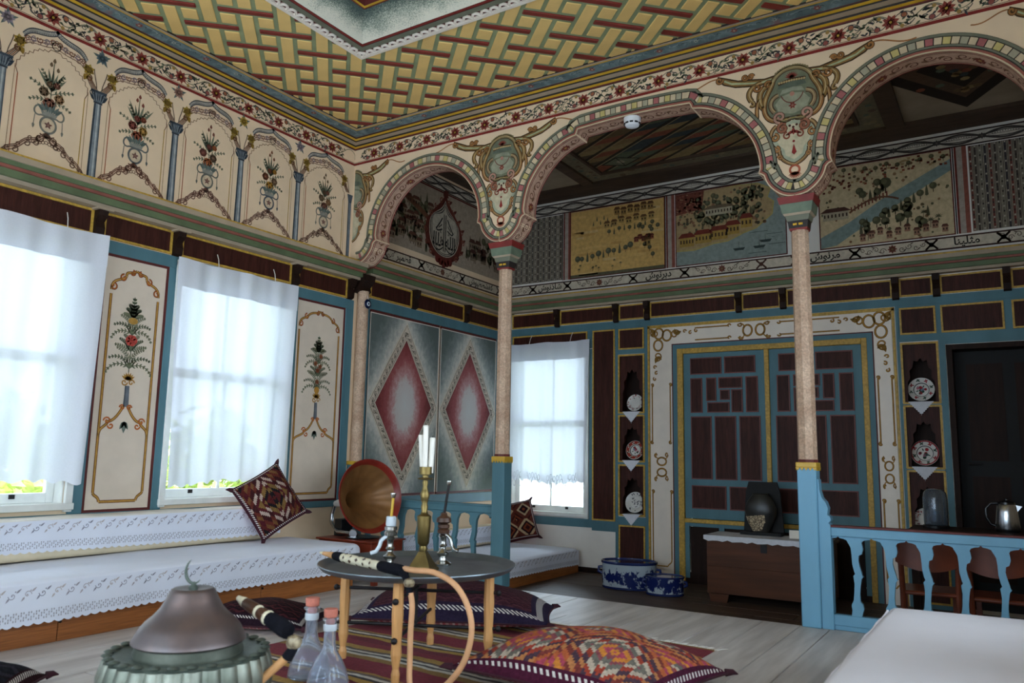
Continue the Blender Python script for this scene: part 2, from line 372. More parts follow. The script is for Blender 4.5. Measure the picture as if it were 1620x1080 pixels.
# ------------------------------------------------------------------ wall shells
def wall_shell(name, mat, fr, a0, a1, z0, z1, th, openings, label):
    mb = MB(); ops = sorted(openings)
    def add(t0, t1, u0, u1):
        if t1-t0 > 1e-4 and u1-u0 > 1e-4:
            vs = [fr(t, d, z) for z in (u0, u1) for d in (0, th) for t in (t0, t1)]
            mb.add(vs, [(0, 1, 3, 2), (4, 6, 7, 5), (0, 4, 5, 1), (2, 3, 7, 6), (0, 2, 6, 4), (1, 5, 7, 3)])
    c = a0
    for (t0, t1, u0, u1) in ops:
        add(c, t0, z0, z1); add(t0, t1, z0, u0); add(t0, t1, u1, z1); c = t1
    add(c, a1, z0, z1)
    o = mb.build(name, mat); bm = bmesh.new(); bm.from_mesh(o.data); bmesh.ops.recalc_face_normals(bm, faces=bm.faces); bm.to_mesh(o.data); bm.free()
    return struct(o, label, 'wall')
frL = lambda t, d, z: (-d, t, z)
frB = lambda t, d, z: (t, YB+d, z)
frF = lambda t, d, z: (t, YF-d, z)
frR = lambda t, d, z: (XR+d, t, z)
def boxm(name, mat, fr, t0, t1, d0, d1, z0, z1, parent=None, bevel=0):
    p = [fr(t, d, z) for z in (z0, z1) for d in (d0, d1) for t in (t0, t1)]
    xs, ys, zs = zip(*p); return box(name, mat, min(xs), max(xs), min(ys), max(ys), min(zs), max(zs), parent, bevel)
WL = wall_shell('wall_left', 'cream', frL, YF, YB+.3, -.3, 4.7, .28, [(a, b, *LZ) for a, b in LEFT_WINS], 'long painted side wall with curtained windows and flower panels')
DOOR = (5.17, 6.20, ZL, 2.28)
niL = [(1.66, 1.965, z0, z1) for z0, z1 in ((1.665, 2.345), (1.085, 1.61), (.455, 1.02))]
niR = [(4.785, 5.085, z0, z1) for z0, z1 in ((1.72, 2.30), (1.08, 1.67), (.45, 1.03))]
WB = wall_shell('wall_back', 'plaster', frB, -.28, XR+.28, -.3, 4.7, .3, [(*BACK_WIN, *BZ), DOOR, (1.655, 1.97, .43, 2.35), (4.78, 5.09, .43, 2.31), (2.46, 4.43, -.15, 2.34)], 'painted back wall with cupboard, plate niches and town pictures')
WF = wall_shell('wall_front', 'cream', frF, -.28, XR+.28, -.3, 4.7, .28, [(a, b, *FZ) for a, b in FRONT_WINS], 'window wall facing the columns')
WR = wall_shell('wall_right', 'cream', frR, YF, YB+.3, -.3, 4.7, .28, [(a, b, *LZ) for a, b in RIGHT_WINS], 'side wall opposite the curtained windows')
struct(box('sun_blocking_roof', 'gap', -1.4, XR+1.4, YF-1.4, YB+1.4, 4.95, 5.05), 'unseen dark roof added over the room to keep the sun out', 'roof')  # unseen roof added to keep sun out, wide eaves shade the windows

# ------------------------------------------------------------------ windows
def window(n, fr, a, b, z0, z1, label, cols=2):
    o = sempty('window_%d' % n, label, 'window')
    def bar(nm, t0, t1, d0, d1, u0, u1, par=o): return boxm(nm, 'window_white', fr, t0, t1, d0, d1, u0, u1, par, .004)
    bar('casing', a-.055, a, -.03, .0, z0-.05, z1+.04); bar('casing', b, b+.055, -.03, .0, z0-.05, z1+.04); bar('casing', a-.055, b+.055, -.03, 0, z1, z1+.05)
    bar('reveal', a, a+.018, 0, .2, z0, z1); bar('reveal', b-.018, b, 0, .2, z0, z1); bar('reveal', a, b, 0, .2, z1-.018, z1)
    bar('sill', a-.06, b+.06, -.045, .2, z0-.035, z0+.012)
    mid = (z0+z1)/2+.08
    for nm, u0, u1, d in (('lower_sash', z0+.012, mid+.02, .09), ('upper_sash', mid-.02, z1-.018, .13)):
        s = bpy.data.objects.new(nm, None); C.objects.link(s); s.parent = o
        A, B = a+.018, b-.018
        bar('stile', A, A+.055, d, d+.035, u0, u1, s); bar('stile', B-.055, B, d, d+.035, u0, u1, s)
        bar('rail', A+.055, B-.055, d, d+.035, u0, u0+.07, s); bar('rail', A+.055, B-.055, d, d+.035, u1-.05, u1, s)
        for k in range(1, cols): t = A+(B-A)*k/cols; bar('glazing_bar', t-.012, t+.012, d+.004, d+.03, u0+.07, u1-.05, s)
        for k in range(cols):
            t0 = A+.055 if k == 0 else A+(B-A)*k/cols+.012; t1 = B-.055 if k == cols-1 else A+(B-A)*(k+1)/cols-.012
            boxm('pane', 'glass_pane', fr, t0-.003, t1+.003, d+.015, d+.019, u0+.067, u1-.047, s)
    for t in (a+.3, b-.3): boxm('catch', 'iron', fr, t-.018, t+.018, .078, .09, z0+.045, z0+.075, o)
    return o
nwin = 0
for k, (a, b) in enumerate(LEFT_WINS):
    nwin += 1; window(nwin, frL, a, b, *LZ, ['white sash window beyond the edge of view', 'white sash window nearest the camera on the long wall', 'white sash window between the two flower panels'][k])
nwin += 1; window(nwin, frB, *BACK_WIN, *BZ, 'white sash window in the back wall beside the column')
for k, (a, b) in enumerate(FRONT_WINS): nwin += 1; window(nwin, frF, a, b, *FZ, 'tall window in the wall behind the viewer')
for k, (a, b) in enumerate(RIGHT_WINS): nwin += 1; window(nwin, frR, a, b, *LZ, 'sash window in the wall beside the plain white mattress')

def curtain(fr, a, b, ztop, zbot, d, label, seed, lace=False, skew=0):
    r = random.Random(seed); ph = [r.uniform(0, 6) for _ in range(6)]; nu, nv = 90, 40
    root = thing('curtain', label, 'curtain')
    def fn(u, v):
        z = ztop+(zbot-ztop)*v; t = a+(b-a)*u
        t += (.5-u)*.10*v**1.2+skew*v*(u-.5)
        amp = .006+.016*v
        fold = amp*(sin(u*26+ph[0]+.6*sin(3*v+ph[1]))+.6*sin(u*47+ph[2]+v)+.5*sin(u*11+ph[3]))
        sag = -.012*(sin(u*PI*2)**2)*(1-v)**6
        if v > .97: z += .012*sin(u*60+ph[4])
        z += .02*sin(u*7+ph[5])*v
        return fr(t, -(d+fold), z+sag)
    MB().grid(nu, nv, fn).build('cloth', 'sheer', root, smooth=True)
    def hf(u, v): q = fn(u, v*.13); w_ = fr(0, -.004, 0); z_ = fr(0, 0, 0); return tuple(q[i]+w_[i]-z_[i] for i in range(3))
    MB().grid(nu, 6, hf).build('heading', 'sheer', root, smooth=True)
    for u in (.3, .78):
        t = a+(b-a)*u; q = fn(u, 0)
        MB().tube([fr(t, -d, ztop-.01), fr(t+.006, -d+.02, ztop+.06), fr(t+.012, -d+.05, ztop+.11)], .0035, 6).build('cord', 'tassel', root)
    if lace:
        mb = MB()
        for i in range(26):
            u = (i+.5)/26; q = fn(u, 1); rr = (b-a)/26*.62
            for k in range(3):
                z_ = q[2]+.07-.055*k; c = fr(a+(b-a)*u*.93+.03+(rr*.5 if k % 2 else 0), -(d+.006), z_)
                n = 12; pts = [Vector(c)+Vector((rr*.5*cos(2*PI*j/n), 0, .034*sin(2*PI*j/n))) for j in range(n+1)]
                mb.tube(pts, .004, 4)
        mb.build('lace_hem', 'lace', root)
    return root
curtain(frL, 1.78, 3.175, 2.685, .87, .07, 'white sheer curtain at the picture edge, nearest the camera', 1)
curtain(frL, 3.765, 5.035, 2.665, .85, .07, 'white sheer curtain hanging between the two flower panels', 2)
curtain(frL, -.25, 1.17, 2.685, .87, .07, 'white sheer curtain out past the picture edge', 5)
curtain(frB, .02, 1.28, 2.575, .80, .07, 'white sheer curtain with lace hem on the back wall', 3, lace=True)

# ------------------------------------------------------------------ joinery on the left wall (main room)
def framed(name, fr, t0, t1, z0, z1, parent, mat='brown', fmat='yellow', fw=.018, pd=.006, fd=.016):
    o = boxm(name, mat, fr, t0, t1, -pd, .0, z0, z1, parent)
    for (a, b, c, d) in ((t0-fw, t1+fw, z0-fw, z0), (t0-fw, t1+fw, z1, z1+fw), (t0-fw, t0, z0, z1), (t1, t1+fw, z0, z1)):
        boxm('frame_strip', fmat, fr, a, b, -fd, .0, c, d, o)
    return o
MUL = [(-1.48, -.20), (1.12, 1.82), (3.09, 3.19), (3.726, 3.81), (5.03, 5.05), (5.72, 5.83)]
def left_joinery():
    boxm('blue_rail', 'blue', frL, YF, 5.83, -.022, 0, .595, .655, WL, .003)
    boxm('blue_rail', 'blue', frL, YF, 5.83, -.020, 0, 2.575, 2.672, WL, .003)
    for a, b in MUL: boxm('blue_post', 'blue', frL, a, b, -.020, 0, .655, 2.575, WL, .003)
    for (a, b) in LEFT_WINS[1:]:
        for t0, t1 in ((a-.085, a-.05), (b+.05, b+.09)): boxm('blue_post', 'blue', frL, t0, t1, -.016, 0, .655, 2.575, WL)
    for t0, t1 in ((-.16, 1.08), (1.17, 1.86), (1.95, 3.06), (3.175, 3.715), (3.835, 4.97), (5.09, 5.715)):
        framed('brown_panel', frL, t0, t1, 2.70, 2.86, WL)
    for t in (1.12, 1.90, 3.115, 3.775, 5.03, 5.765):
        mb = MB(); mb.prism([(0, 2.67), (.045, 2.69), (.05, 2.74), (.035, 2.79), (.075, 2.83), (.085, 2.88), (0, 2.88)], t-.035, t+.035, lambda a, b, d: (a, d, b))
        mb.build('bracket', 'dark_wood', WL)
left_joinery()
def ledge(fr, t0, t1, z, parent, k=1.0, ends=None):
    """coloured moulded shelf: (depth, z0, z1, material)"""
    for nm, mt, d, u0, u1 in (('ledge_board', 'grey_beige', .085, .0, .028), ('ledge_board', 'green', .115, .028, .075), ('ledge_board', 'faded_red', .14, .075, .095),
                              ('ledge_board', 'green', .155, .095, .125), ('ledge_board', 'grey_beige', .17, .125, .165), ('ledge_board', 'yellow', .15, .165, .185)):
        boxm(nm, mt, fr, t0, t1, -d, 0, z+u0, z+u1, parent)
    boxm('ledge_top', 'grey_beige', fr, t0, t1, -.10, 0, z+.185, z+.2, parent)
ledge(frL, YF, 5.86, 2.882, WL)
for t in (1.12, 1.90, 3.115, 3.775, 5.03): boxm('ledge_block', 'grey_beige', frL, t-.06, t+.06, -.105, 0, 2.868, 2.884, WL)

# ------------------------------------------------------------------ cornice + ceiling
def ring(name, mat, o0, z0, o1, z1, parent, y1=YA):
    vs = []
    for o, z in ((o0, z0), (o1, z1)): vs += [(o, YF+o, z), (XR-o, YF+o, z), (XR-o, y1-o, z), (o, y1-o, z)]
    return mesh_obj(name, vs, [(i, i+4, (i+1) % 4+4, (i+1) % 4) for i in range(4)], mat, parent)
TC = sempty('trim_1', 'banded yellow, beige and marbled blue cornice under the lattice ceiling', 'cornice')
prof = [(0, 4.272), (.012, 4.272, 'red_dark'), (.014, 4.282, 'red_dark'), (.044, 4.287, 'yellow_bright'), (.046, 4.297, 'line_dark'), (.052, 4.300, 'line_dark'), (.100, 4.308, 'grey_beige'), (.102, 4.315, 'line_dark'), (.108, 4.317, 'line_dark'), (.138, 4.322, 'yellow_bright'),
        (.140, 4.330, 'line_dark'), (.146, 4.333, 'red_dark'), (.250, 4.350, 'marbled_blue'), (.252, 4.342, 'yellow_bright'), (.266, 4.342, 'yellow_bright'), (.285, 4.345, 'grey_beige'), (.287, 4.364, 'line_dark')]
for a, b in zip(prof, prof[1:]): ring('moulding', b[2], a[0], a[1], b[0], b[1], TC)
OC = 1.31
ce = ring('ceiling', 'lattice_green', .28, ZC, OC, ZC, None); struct(ce, 'yellow and red diagonal basket-weave lattice ceiling', 'ceiling')
def lattice():
    H, S = .258, .275; rnd = random.Random(9); q2 = math.sqrt(.5)
    def proto(nm, mat, l, w_, h): return MB().box(-l/2, l/2, -w_/2, w_/2, -h, .002).build(nm, mat, None, bevel=.004, seg=1)
    red = proto('lattice_strip', 'lattice_red', .395, .050, .012); tall = proto('lattice_batten', 'lattice_yellow', .092, .405, .008); small = proto('lattice_block', 'lattice_yellow', .112, .135, .008)
    protos = {'r': (red, 'lattice_strip', .1975, .025), 't': (tall, 'lattice_batten', .046, .2025), 's': (small, 'lattice_block', .056, .0675)}
    used = {}; rest = {'r': MB(), 't': MB(), 's': MB()}
    lim = [(.286, XR-.286), (YF+.286, YA-.286)]
    for ri in range(-45, 45):
        t = 2.253+ri*H; off = .258+(S if ri % 2 else 0)
        for ci in range(-14, 28):
            s0 = off+ci*2*S
            for kind, s, tt in (('r', s0+.2, t), ('t', s0+.2+S, t), ('s', s0+.2-.1375, t+H/2), ('s', s0+.2+.1375, t+H/2)):
                pr_, nm, hs, ht = protos[kind]
                cs = [((s+a*hs-(tt+b*ht))*q2, (s+a*hs+tt+b*ht)*q2) for a, b in ((-1, -1), (1, -1), (1, 1), (-1, 1))]
                def inside(p): return lim[0][0] < p[0] < lim[0][1] and lim[1][0] < p[1] < lim[1][1] and not (OC < p[0] < XR-OC and YF+OC < p[1] < YA-OC)
                ins = [inside(p) for p in cs]; x, y = (s-tt)*q2, (s+tt)*q2
                if not any(ins) and not inside((x, y)): continue
                vis = (y > 1.2)
                if all(ins) and vis:
                    inst(pr_, nm, (x, y, ZC), (0, 0, PI/4), ce)
                else:
                    # clip the piece at the mouldings
                    pl = cs
                    if inside((x, y)) or any(ins):
                        def clip(pl, f, l):
                            o = []
                            for i in range(len(pl)):
                                a, b = pl[i], pl[(i+1) % len(pl)]; fa, fb = f(a)-l, f(b)-l
                                if fa >= 0: o.append(a)
                                if fa*fb < 0: k = fa/(fa-fb); o.append((a[0]+(b[0]-a[0])*k, a[1]+(b[1]-a[1])*k))
                            return o
                        for f, l in ((lambda q: q[0], lim[0][0]), (lambda q: -q[0], -lim[0][1]), (lambda q: q[1], lim[1][0]), (lambda q: -q[1], -lim[1][1])):
                            if pl: pl = clip(pl, f, l)
                        # against the coffer: cut on the side where the centre lies
                        if pl and any(OC < q[0] < XR-OC and YF+OC < q[1] < YA-OC for q in pl):
                            ds = [(OC-x, lambda q: -q[0], -OC), (x-(XR-OC), lambda q: q[0], XR-OC), (YF+OC-y, lambda q: -q[1], -(YF+OC)), (y-(YA-OC), lambda q: q[1], YA-OC)]
                            ds.sort(key=lambda e: -e[0]); pl = clip(pl, ds[0][1], ds[0][2])
                        if len(pl) >= 3:
                            h = .012 if kind == 'r' else .008
                            if vis: MB().prism(pl, ZC-h, ZC+.002, lambda a, b, d: (a, b, d)).build(nm, pr_.data.materials[0].name, ce)
                            else: rest[kind].prism(pl, ZC-h, ZC+.002, lambda a, b, d: (a, b, d))
    for k in rest:
        o = rest[k].build(protos[k][1], protos[k][0].data.materials[0].name, ce); o['kind'] = 'stuff'
    for pr_, *_ in protos.values(): bpy.data.objects.remove(pr_)
lattice()
def coffer():
    T = sempty('trim_2', 'raised speckled ceiling coffer with white scalloped edging', 'ceiling coffer')
    def rg(nm, mat, a, za, b, zb): return ring(nm, mat, a, za, b, zb, T)
    rg('edging_board', 'white_paint', OC-.004, ZC, OC, ZC-.02); rg('edging_board', 'white_paint', OC, ZC-.02, OC+.02, ZC-.02); rg('moulding', 'red_dark', OC+.02, ZC-.006, OC+.085, ZC-.004); rg('moulding', 'sage', OC+.085, ZC-.012, OC+.135, ZC-.010); rg('moulding', 'red', OC+.135, ZC-.006, OC+.16, ZC-.004)
    a, b, za, zb = OC+.16, OC+.36, ZC-.002, ZC+.13; n = 6; vs = []; fs = []; uv = []
    for i in range(n+1):
        t = i/n; o = a+(b-a)*(1-(1-t)**1.0); z = za+(zb-za)*t
        vs += [(o, YF+o, z), (XR-o, YF+o, z), (XR-o, YA-o, z), (o, YA-o, z)]
    for i in range(n):
        for k in range(4): fs.append((i*4+k, (i+1)*4+k, (i+1)*4+(k+1) % 4, i*4+(k+1) % 4)); uv += [(0, i/n), (0, (i+1)/n), (1, (i+1)/n), (1, i/n)]
    cv = mesh_obj('cove', vs, fs, 'speckle', T); ul = cv.data.uv_layers.new(name='UVMap')
    for i, q in enumerate(uv): ul.data[i].uv = q
    rg('moulding', 'red', b, zb, b+.03, zb-.01); rg('moulding', 'yellow_bright', b+.03, zb-.014, b+.06, zb-.02); rg('moulding', 'red_dark', b+.06, zb-.02, b+.08, zb+.06); rg('moulding', 'sage', b+.08, zb+.06, b+.16, zb+.07); rg('moulding', 'white_paint', b+.16, zb+.07, b+.2, zb+.075)
    c = b+.2; z = zb+.08
    mesh_obj('coffer_field', [(c, YF+c, z), (XR-c, YF+c, z), (XR-c, YA-c, z), (c, YA-c, z)], [(0, 3, 2, 1)], 'lattice_yellow', T)
    pts = [(-.036+.0, .0)]+[(.036*cos(PI-PI*i/8), .05*sin(PI*i/8)) for i in range(9)]
    mb = MB(); path = [(x, y+.004, 0) for x, y in pts[1:]]; mb.tube(path, .011, 5); mb.box(-.04, .04, -.004, .012, -.01, .01); sc = mb.build('scallop', 'white_paint', T)
    x0, x1, y0, y1 = OC+.02, XR-OC-.02, YF+OC+.02, YA-OC-.02; first = True
    def run(p, q, ang):
        nonlocal first
        L = math.hypot(q[0]-p[0], q[1]-p[1]); n = int(L/.08)
        for i in range(n):
            t = (i+.5)/n; loc = (p[0]+(q[0]-p[0])*t, p[1]+(q[1]-p[1])*t, ZC-.012)
            if first: sc.location = loc; sc.rotation_euler = (0, 0, ang); first = False
            else: inst(sc, 'scallop', loc, (0, 0, ang), T)
    run((x0, y1), (x1, y1), PI); run((x0, y0), (x0, y1), -PI/2); run((x0, y0), (x1, y0), 0); run((x1, y0), (x1, y1), PI/2)
coffer()
# ------------------------------------------------------------------ arcade of arches
COLX = (1.862, 4.445)
def smooth_poly(pts, n=6):
    o = []
    for i in range(len(pts)-1):
        p0 = pts[max(i-1, 0)]; p1 = pts[i]; p2 = pts[i+1]; p3 = pts[min(i+2, len(pts)-1)]
        for k in range(n):
            t = k/n; t2 = t*t; t3 = t2*t
            o.append(tuple(.5*((2*p1[j])+(-p0[j]+p2[j])*t+(2*p0[j]-5*p1[j]+4*p2[j]-p3[j])*t2+(-p0[j]+3*p1[j]-3*p2[j]+p3[j])*t3) for j in (0, 1)))
    o.append(pts[-1]); return o
def half_arch(w_, zap, notch_top):
    """from the foot lobe (0,3.03) up to the crown (w_, zap); first lobe, step, then a round haunch"""
    lobe = smooth_poly([(0, 3.035), (.08, 3.05), (.15, 3.10), (.20, 3.165), (.222, 3.232)], 5)
    step = [(.262, 3.250), (.247, 3.290)]
    if notch_top:
        h = smooth_poly([(.247, 3.290), (.262, 3.40), (.305, 3.53), (.40, 3.67), (.52, 3.785), (.66, 3.86), (.77, 3.885)], 6)
        top = [(.785, 3.935), (.83, 3.938)]+smooth_poly([(.83, 3.938), (1.05, 3.95), (w_, 3.955)], 4)
        return lobe+step[:1]+h+top
    r = w_-.247; zz = 3.30; k = (zap-zz)
    h = [(.247+r*(1-cos(PI/2*i/18)), zz+k*sin(PI/2*i/18)) for i in range(19)]
    return lobe+step+h
def full_arch(xa, xb, zap, notch=False, first=False):
    w_ = (xb-xa)/2; h = half_arch(w_, zap, notch)
    L = [(xa+x, z) for x, z in h]; R = [(xb-x, z) for x, z in reversed(h)]
    return L+R[1:]
ARCHES = [full_arch(.098, COLX[0], 3.912), full_arch(COLX[0], COLX[1], 3.955, True), full_arch(COLX[1], XR-.10, 3.90)]
def arcade():
    bot = [(0, 3.035)]
    for a in ARCHES: bot += a
    bot.append((XR, 3.035)); poly = bot+[(XR, 4.7), (0, 4.7)]
    o = MB().prism(poly, YA, YA+.2, lambda a, b, d: (a, d, b)).build('wall_arcade', 'cream')
    bm = bmesh.new(); bm.from_mesh(o.data); bmesh.ops.recalc_face_normals(bm, faces=bm.faces); bm.to_mesh(o.data); bm.free()
    struct(o, 'painted arched screen wall carried on slender columns', 'arched wall')
    return o
WA = arcade()
def resample(pts, step):
    o = [pts[0]]; acc = 0
    for a, b in zip(pts, pts[1:]):
        L = math.hypot(b[0]-a[0], b[1]-a[1]); pos = 0
        while acc+L-pos >= step:
            pos += step-acc; acc = 0; o.append((a[0]+(b[0]-a[0])*pos/L, a[1]+(b[1]-a[1])*pos/L))
        acc += L-pos
    return o
def offset(pts, d):
    o = []
    for i in range(len(pts)):
        x0, z0 = pts[max(i-1, 0)]; x1, z1 = pts[min(i+1, len(pts)-1)]; l = math.hypot(x1-x0, z1-z0) or 1
        o.append((pts[i][0]-(z1-z0)/l*d, pts[i][1]+(x1-x0)/l*d))
    return o
def arch_trim():
    cols = ['#d9d2c2', '#8d3a38', '#d9d2c2', '#b9a24a', '#d9d2c2', '#7a8a6c']
    for ai, A in enumerate(ARCHES):
        path = resample(A, .028)
        def band(nm, mat, d0, d1, h):
            a = offset(path, d0); b = offset(path, d1); n = len(path)
            vs = [(x, YA-h, z) for x, z in a]+[(x, YA-h, z) for x, z in b]+[(x, YA, z) for x, z in a]+[(x, YA, z) for x, z in b]
            fs = []
            for i in range(n-1): fs += [(i, i+1, n+i+1, n+i), (2*n+i, 2*n+i+1, i+1, i), (n+i, n+i+1, 3*n+i+1, 3*n+i)]
            mesh_obj(nm, vs, fs, mat, WA)
        band('arch_moulding', 'voussoir_white', -.002, .007, .012); band('arch_moulding', 'faded_red', .007, .022, .014); band('arch_moulding', 'line_dark', .022, .029, .008); band('arch_moulding', 'line_dark', .043, .104, .003); band('arch_moulding', 'sage', .030, .043, .012)
        band('arch_moulding', 'sage', .104, .122, .012); band('arch_moulding', 'line_dark', .122, .127, .006)
        q = resample(A, .048); a = offset(q, .045); b = offset(q, .102)
        mats = ['voussoir_white', 'voussoir_red', 'voussoir_white', 'voussoir_yellow', 'voussoir_white', 'voussoir_green']
        for i in range(len(q)-1):
            vs = [(*a[i], 0), (*a[i+1], 0), (*b[i+1], 0), (*b[i], 0)]
            cx = sum(v[0] for v in vs)/4; cz = sum(v[1] for v in vs)/4; k = .86
            pts = [(cx+(v[0]-cx)*k, cz+(v[1]-cz)*k) for v in vs]
            ar = sum(pts[j][0]*pts[(j+1) % 4][1]-pts[(j+1) % 4][0]*pts[j][1] for j in range(4))
            if abs(ar) < 2e-4: continue
            MB().prism(pts, YA-.010, YA, lambda a_, b_, d: (a_, d, b_)).build('voussoir', mats[(i+ai) % 6], WA)
        # scroll painting along the soffit
        sof = resample(A, .02); n = len(sof)
        def f(s, y, l, sof=sof):
            i = max(0, min(len(sof)-2, int(s/.02))); t = s/.02-i; x0, z0 = sof[i]; x1, z1 = sof[i+1]; L_ = math.hypot(x1-x0, z1-z0) or 1
            return (x0+(x1-x0)*t+(z1-z0)/L_*l, YA+y, z0+(z1-z0)*t-(x1-x0)/L_*l)
        P = Paint(f); S = (n-1)*.02; s = 0
        for k in range(int(S/.02)-1): P.poly([(k*.02, .0), (k*.02, .2), ((k+1)*.02, .2), ((k+1)*.02, .0)][::-1], '#c29e88', -1)
        for k in range(int(S/.02)-1):
            for y0, y1, cc in ((.0, .012, '#8d3a38'), (.022, .03, '#6a3d30'), (.17, .178, '#6a3d30'), (.188, .2, '#8d3a38')): P.poly([(k*.02, y0), (k*.02, y1), ((k+1)*.02, y1), ((k+1)*.02, y0)], cc, 0)
        s = .15; k = 0
        while s < S-.15:
            P.spiral(s, .1+(.02 if k % 2 else -.02), .045, k*PI, 1.3, .009, '#6b4232', 1, 14)
            P.leaf(s+.05, .1, .6 if k % 2 else -.6, .06, .025, '#7d5a40', 1)
            if k % 6 == 3: P.flower(s, .1, .045, 8, '#7a3a30', '#b08a4a', 2)
            s += .105; k += 1
        P.build('soffit_painting', WA)
for nm, c in (('voussoir_white', '#cdb897'), ('voussoir_red', '#a4605e'), ('voussoir_yellow', '#c2b070'), ('voussoir_green', '#a39c84')): M(nm, c, .6, .1, 14, .1)
arch_trim()

def column(x, y, label, ptop=1.075, mat='bright_blue', half=False):
    o = thing('column', label, 'column', (x, y, 0), 0, 'slender stone columns')
    w_ = .064
    box('pedestal', mat, -w_, w_, -w_, w_, 0, ptop, o, .006)
    mb = MB(); box('collar', 'gold', -.07, .07, -.07, .07, ptop, ptop+.035, o, .004)
    for sx in range(4):
        mb2 = MB()
        for k in range(5):
            t = -.056+.028*k; c, s = cos(PI/2*sx), sin(PI/2*sx)
            pts = [(-.014, 0), (.014, 0), (0, -.022)]
            vs = []
            for d in (.0705, .064):
                for a, b in pts: xx, yy = d, t+a; vs.append((c*xx-s*yy, s*xx+c*yy, ptop+b))
            mb2.add(vs, [(0, 1, 2), (5, 4, 3), (0, 3, 4, 1), (1, 4, 5, 2), (2, 5, 3, 0)])
        mb2.build('collar_fringe', 'gold', o)
    r = .066
    MB().lathe([(r*1.04, ptop+.035), (r*1.04, ptop+.05), (r, ptop+.06), (r*.985, 2.0), (r*.93, 2.79)], 8).build('shaft', 'stone', o)
    MB().lathe([(r*1.06, ptop+.036), (r*1.06, ptop+.055)], 8).build('shaft_ring', 'red_dark', o)
    for nm, mt, a, z0, z1 in (('capital_ring', 'red', .066, 2.79, 2.806), ('capital_block', 'line_dark', .072, 2.806, 2.86), ('capital_block', 'sage', .085, 2.86, 2.90), ('capital_block', 'grey_beige', .10, 2.90, 2.915), ('capital_block', 'capital_green', .115, 2.915, 2.985), ('abacus', 'red', .132, 2.985, 3.036)):
        mb = MB(); b = a*.90 if nm != 'abacus' else a*.9
        vs = [(-b, -b*.8, z0), (b, -b*.8, z0), (b, b*.8, z0), (-b, b*.8, z0), (-a, -a*.8, z1), (a, -a*.8, z1), (a, a*.8, z1), (-a, a*.8, z1)]
        mb.add(vs, [(0, 3, 2, 1), (4, 5, 6, 7), (0, 1, 5, 4), (1, 2, 6, 5), (2, 3, 7, 6), (3, 0, 4, 7)]).build(nm, mt, o)
    for sx in (-1, 1): box('capital_gilding', 'yellow_bright', sx*.02-.014, sx*.02+.014, -.0615, -.055, 2.825, 2.84, o)
    return o
column(COLX[0], YA+.10, 'column nearest the diamond panels, in front of the curtained back window', mat='blue'); column(COLX[1], YA+.09, 'column in front of the cupboard doors, beside the blue balustrade')
# engaged half column on the left wall
def half_column():
    o = thing('half_column', 'half column against the wall left of the diamond panels, with an evil eye', 'column', (.05, 5.93, 0))
    box('pedestal', 'blue', -.05, .05, -.075, .075, 0, 1.0, o, .005); box('collar', 'gold', -.05, .058, -.08, .08, 1.0, 1.035, o)
    mb = MB().lathe([(.06, 1.035), (.06, 2.78)], 12); mb.build('shaft', 'stone', o, smooth=True)
    MB().prism([(0, 2.76), (.075, 2.78), (.06, 2.83), (.12, 2.89), (.13, 2.95), (0, 2.95)], -.09, .09, lambda a, b, d: (a-.05, d, b)).build('capital', 'dark_wood', o)
    return o
half_column()
def right_half_column():
    o = thing('half_column', 'half column against the right wall at the end of the arcade', 'column', (XR-.05, 5.86, 0))
    box('pedestal', 'blue', -.05, .05, -.075, .075, 0, 1.0, o, .005); box('collar', 'gold', -.058, .05, -.08, .08, 1.0, 1.035, o); MB().lathe([(.05, 1.035), (.05, 2.78)], 12).build('shaft', 'stone', o, smooth=True); MB().prism([(.05, 2.78), (-.02, 2.80), (-.05, 2.95), (-.06, 3.03), (.05, 3.03)], -.09, .09, lambda a, b, d: (a, d, b)).build('capital', 'capital_green', o)
right_half_column()
e = thing('evil_eye_bead', 'round dark blue glass evil eye hung on the half column', 'ornament', (.118, 5.93, 2.645))
MB().lathe([(0, -.012), (.035, -.008), (.05, 0), (.035, .008), (0, .012)], 24).build('bead', 'evil_blue', e, smooth=True, rot=(0, PI/2, 0))
MB().lathe([(0, 0), (.024, 0), (.02, .004), (0, .005)], 20).build('light_ring', 'porcelain', e, smooth=True, rot=(0, PI/2, 0), loc=(.009, 0, 0)); MB().lathe([(0, 0), (.011, 0), (0, .003)], 14).build('pupil', 'evil_blue', e, rot=(0, PI/2, 0), loc=(.0135, 0, 0))
MB().tube([(0, 0, .05), (-.02, 0, .12)], .003, 5).build('loop', 'tassel', e)
def smoke_detector():
    x, z = 3.13, 3.889
    o = thing('smoke_detector', 'white round smoke detector under the crown of the wide arch', 'smoke detector', (x, YA+.06, z))
    MB().lathe([(.072, .062), (.072, .045), (.068, .02), (.055, -.008), (.03, -.018), (0, -.02)], 28).build('body', 'plastic_white', o, smooth=True)
    mb = MB()
    for k in range(10):
        a = 2*PI*k/10; mb.tube([(.066*cos(a+d), .066*sin(a+d), .010) for d in (-.2, -.1, 0, .1, .2)], .0075, 5)
    mb.build('vents', 'vent_black', o)
smoke_detector()

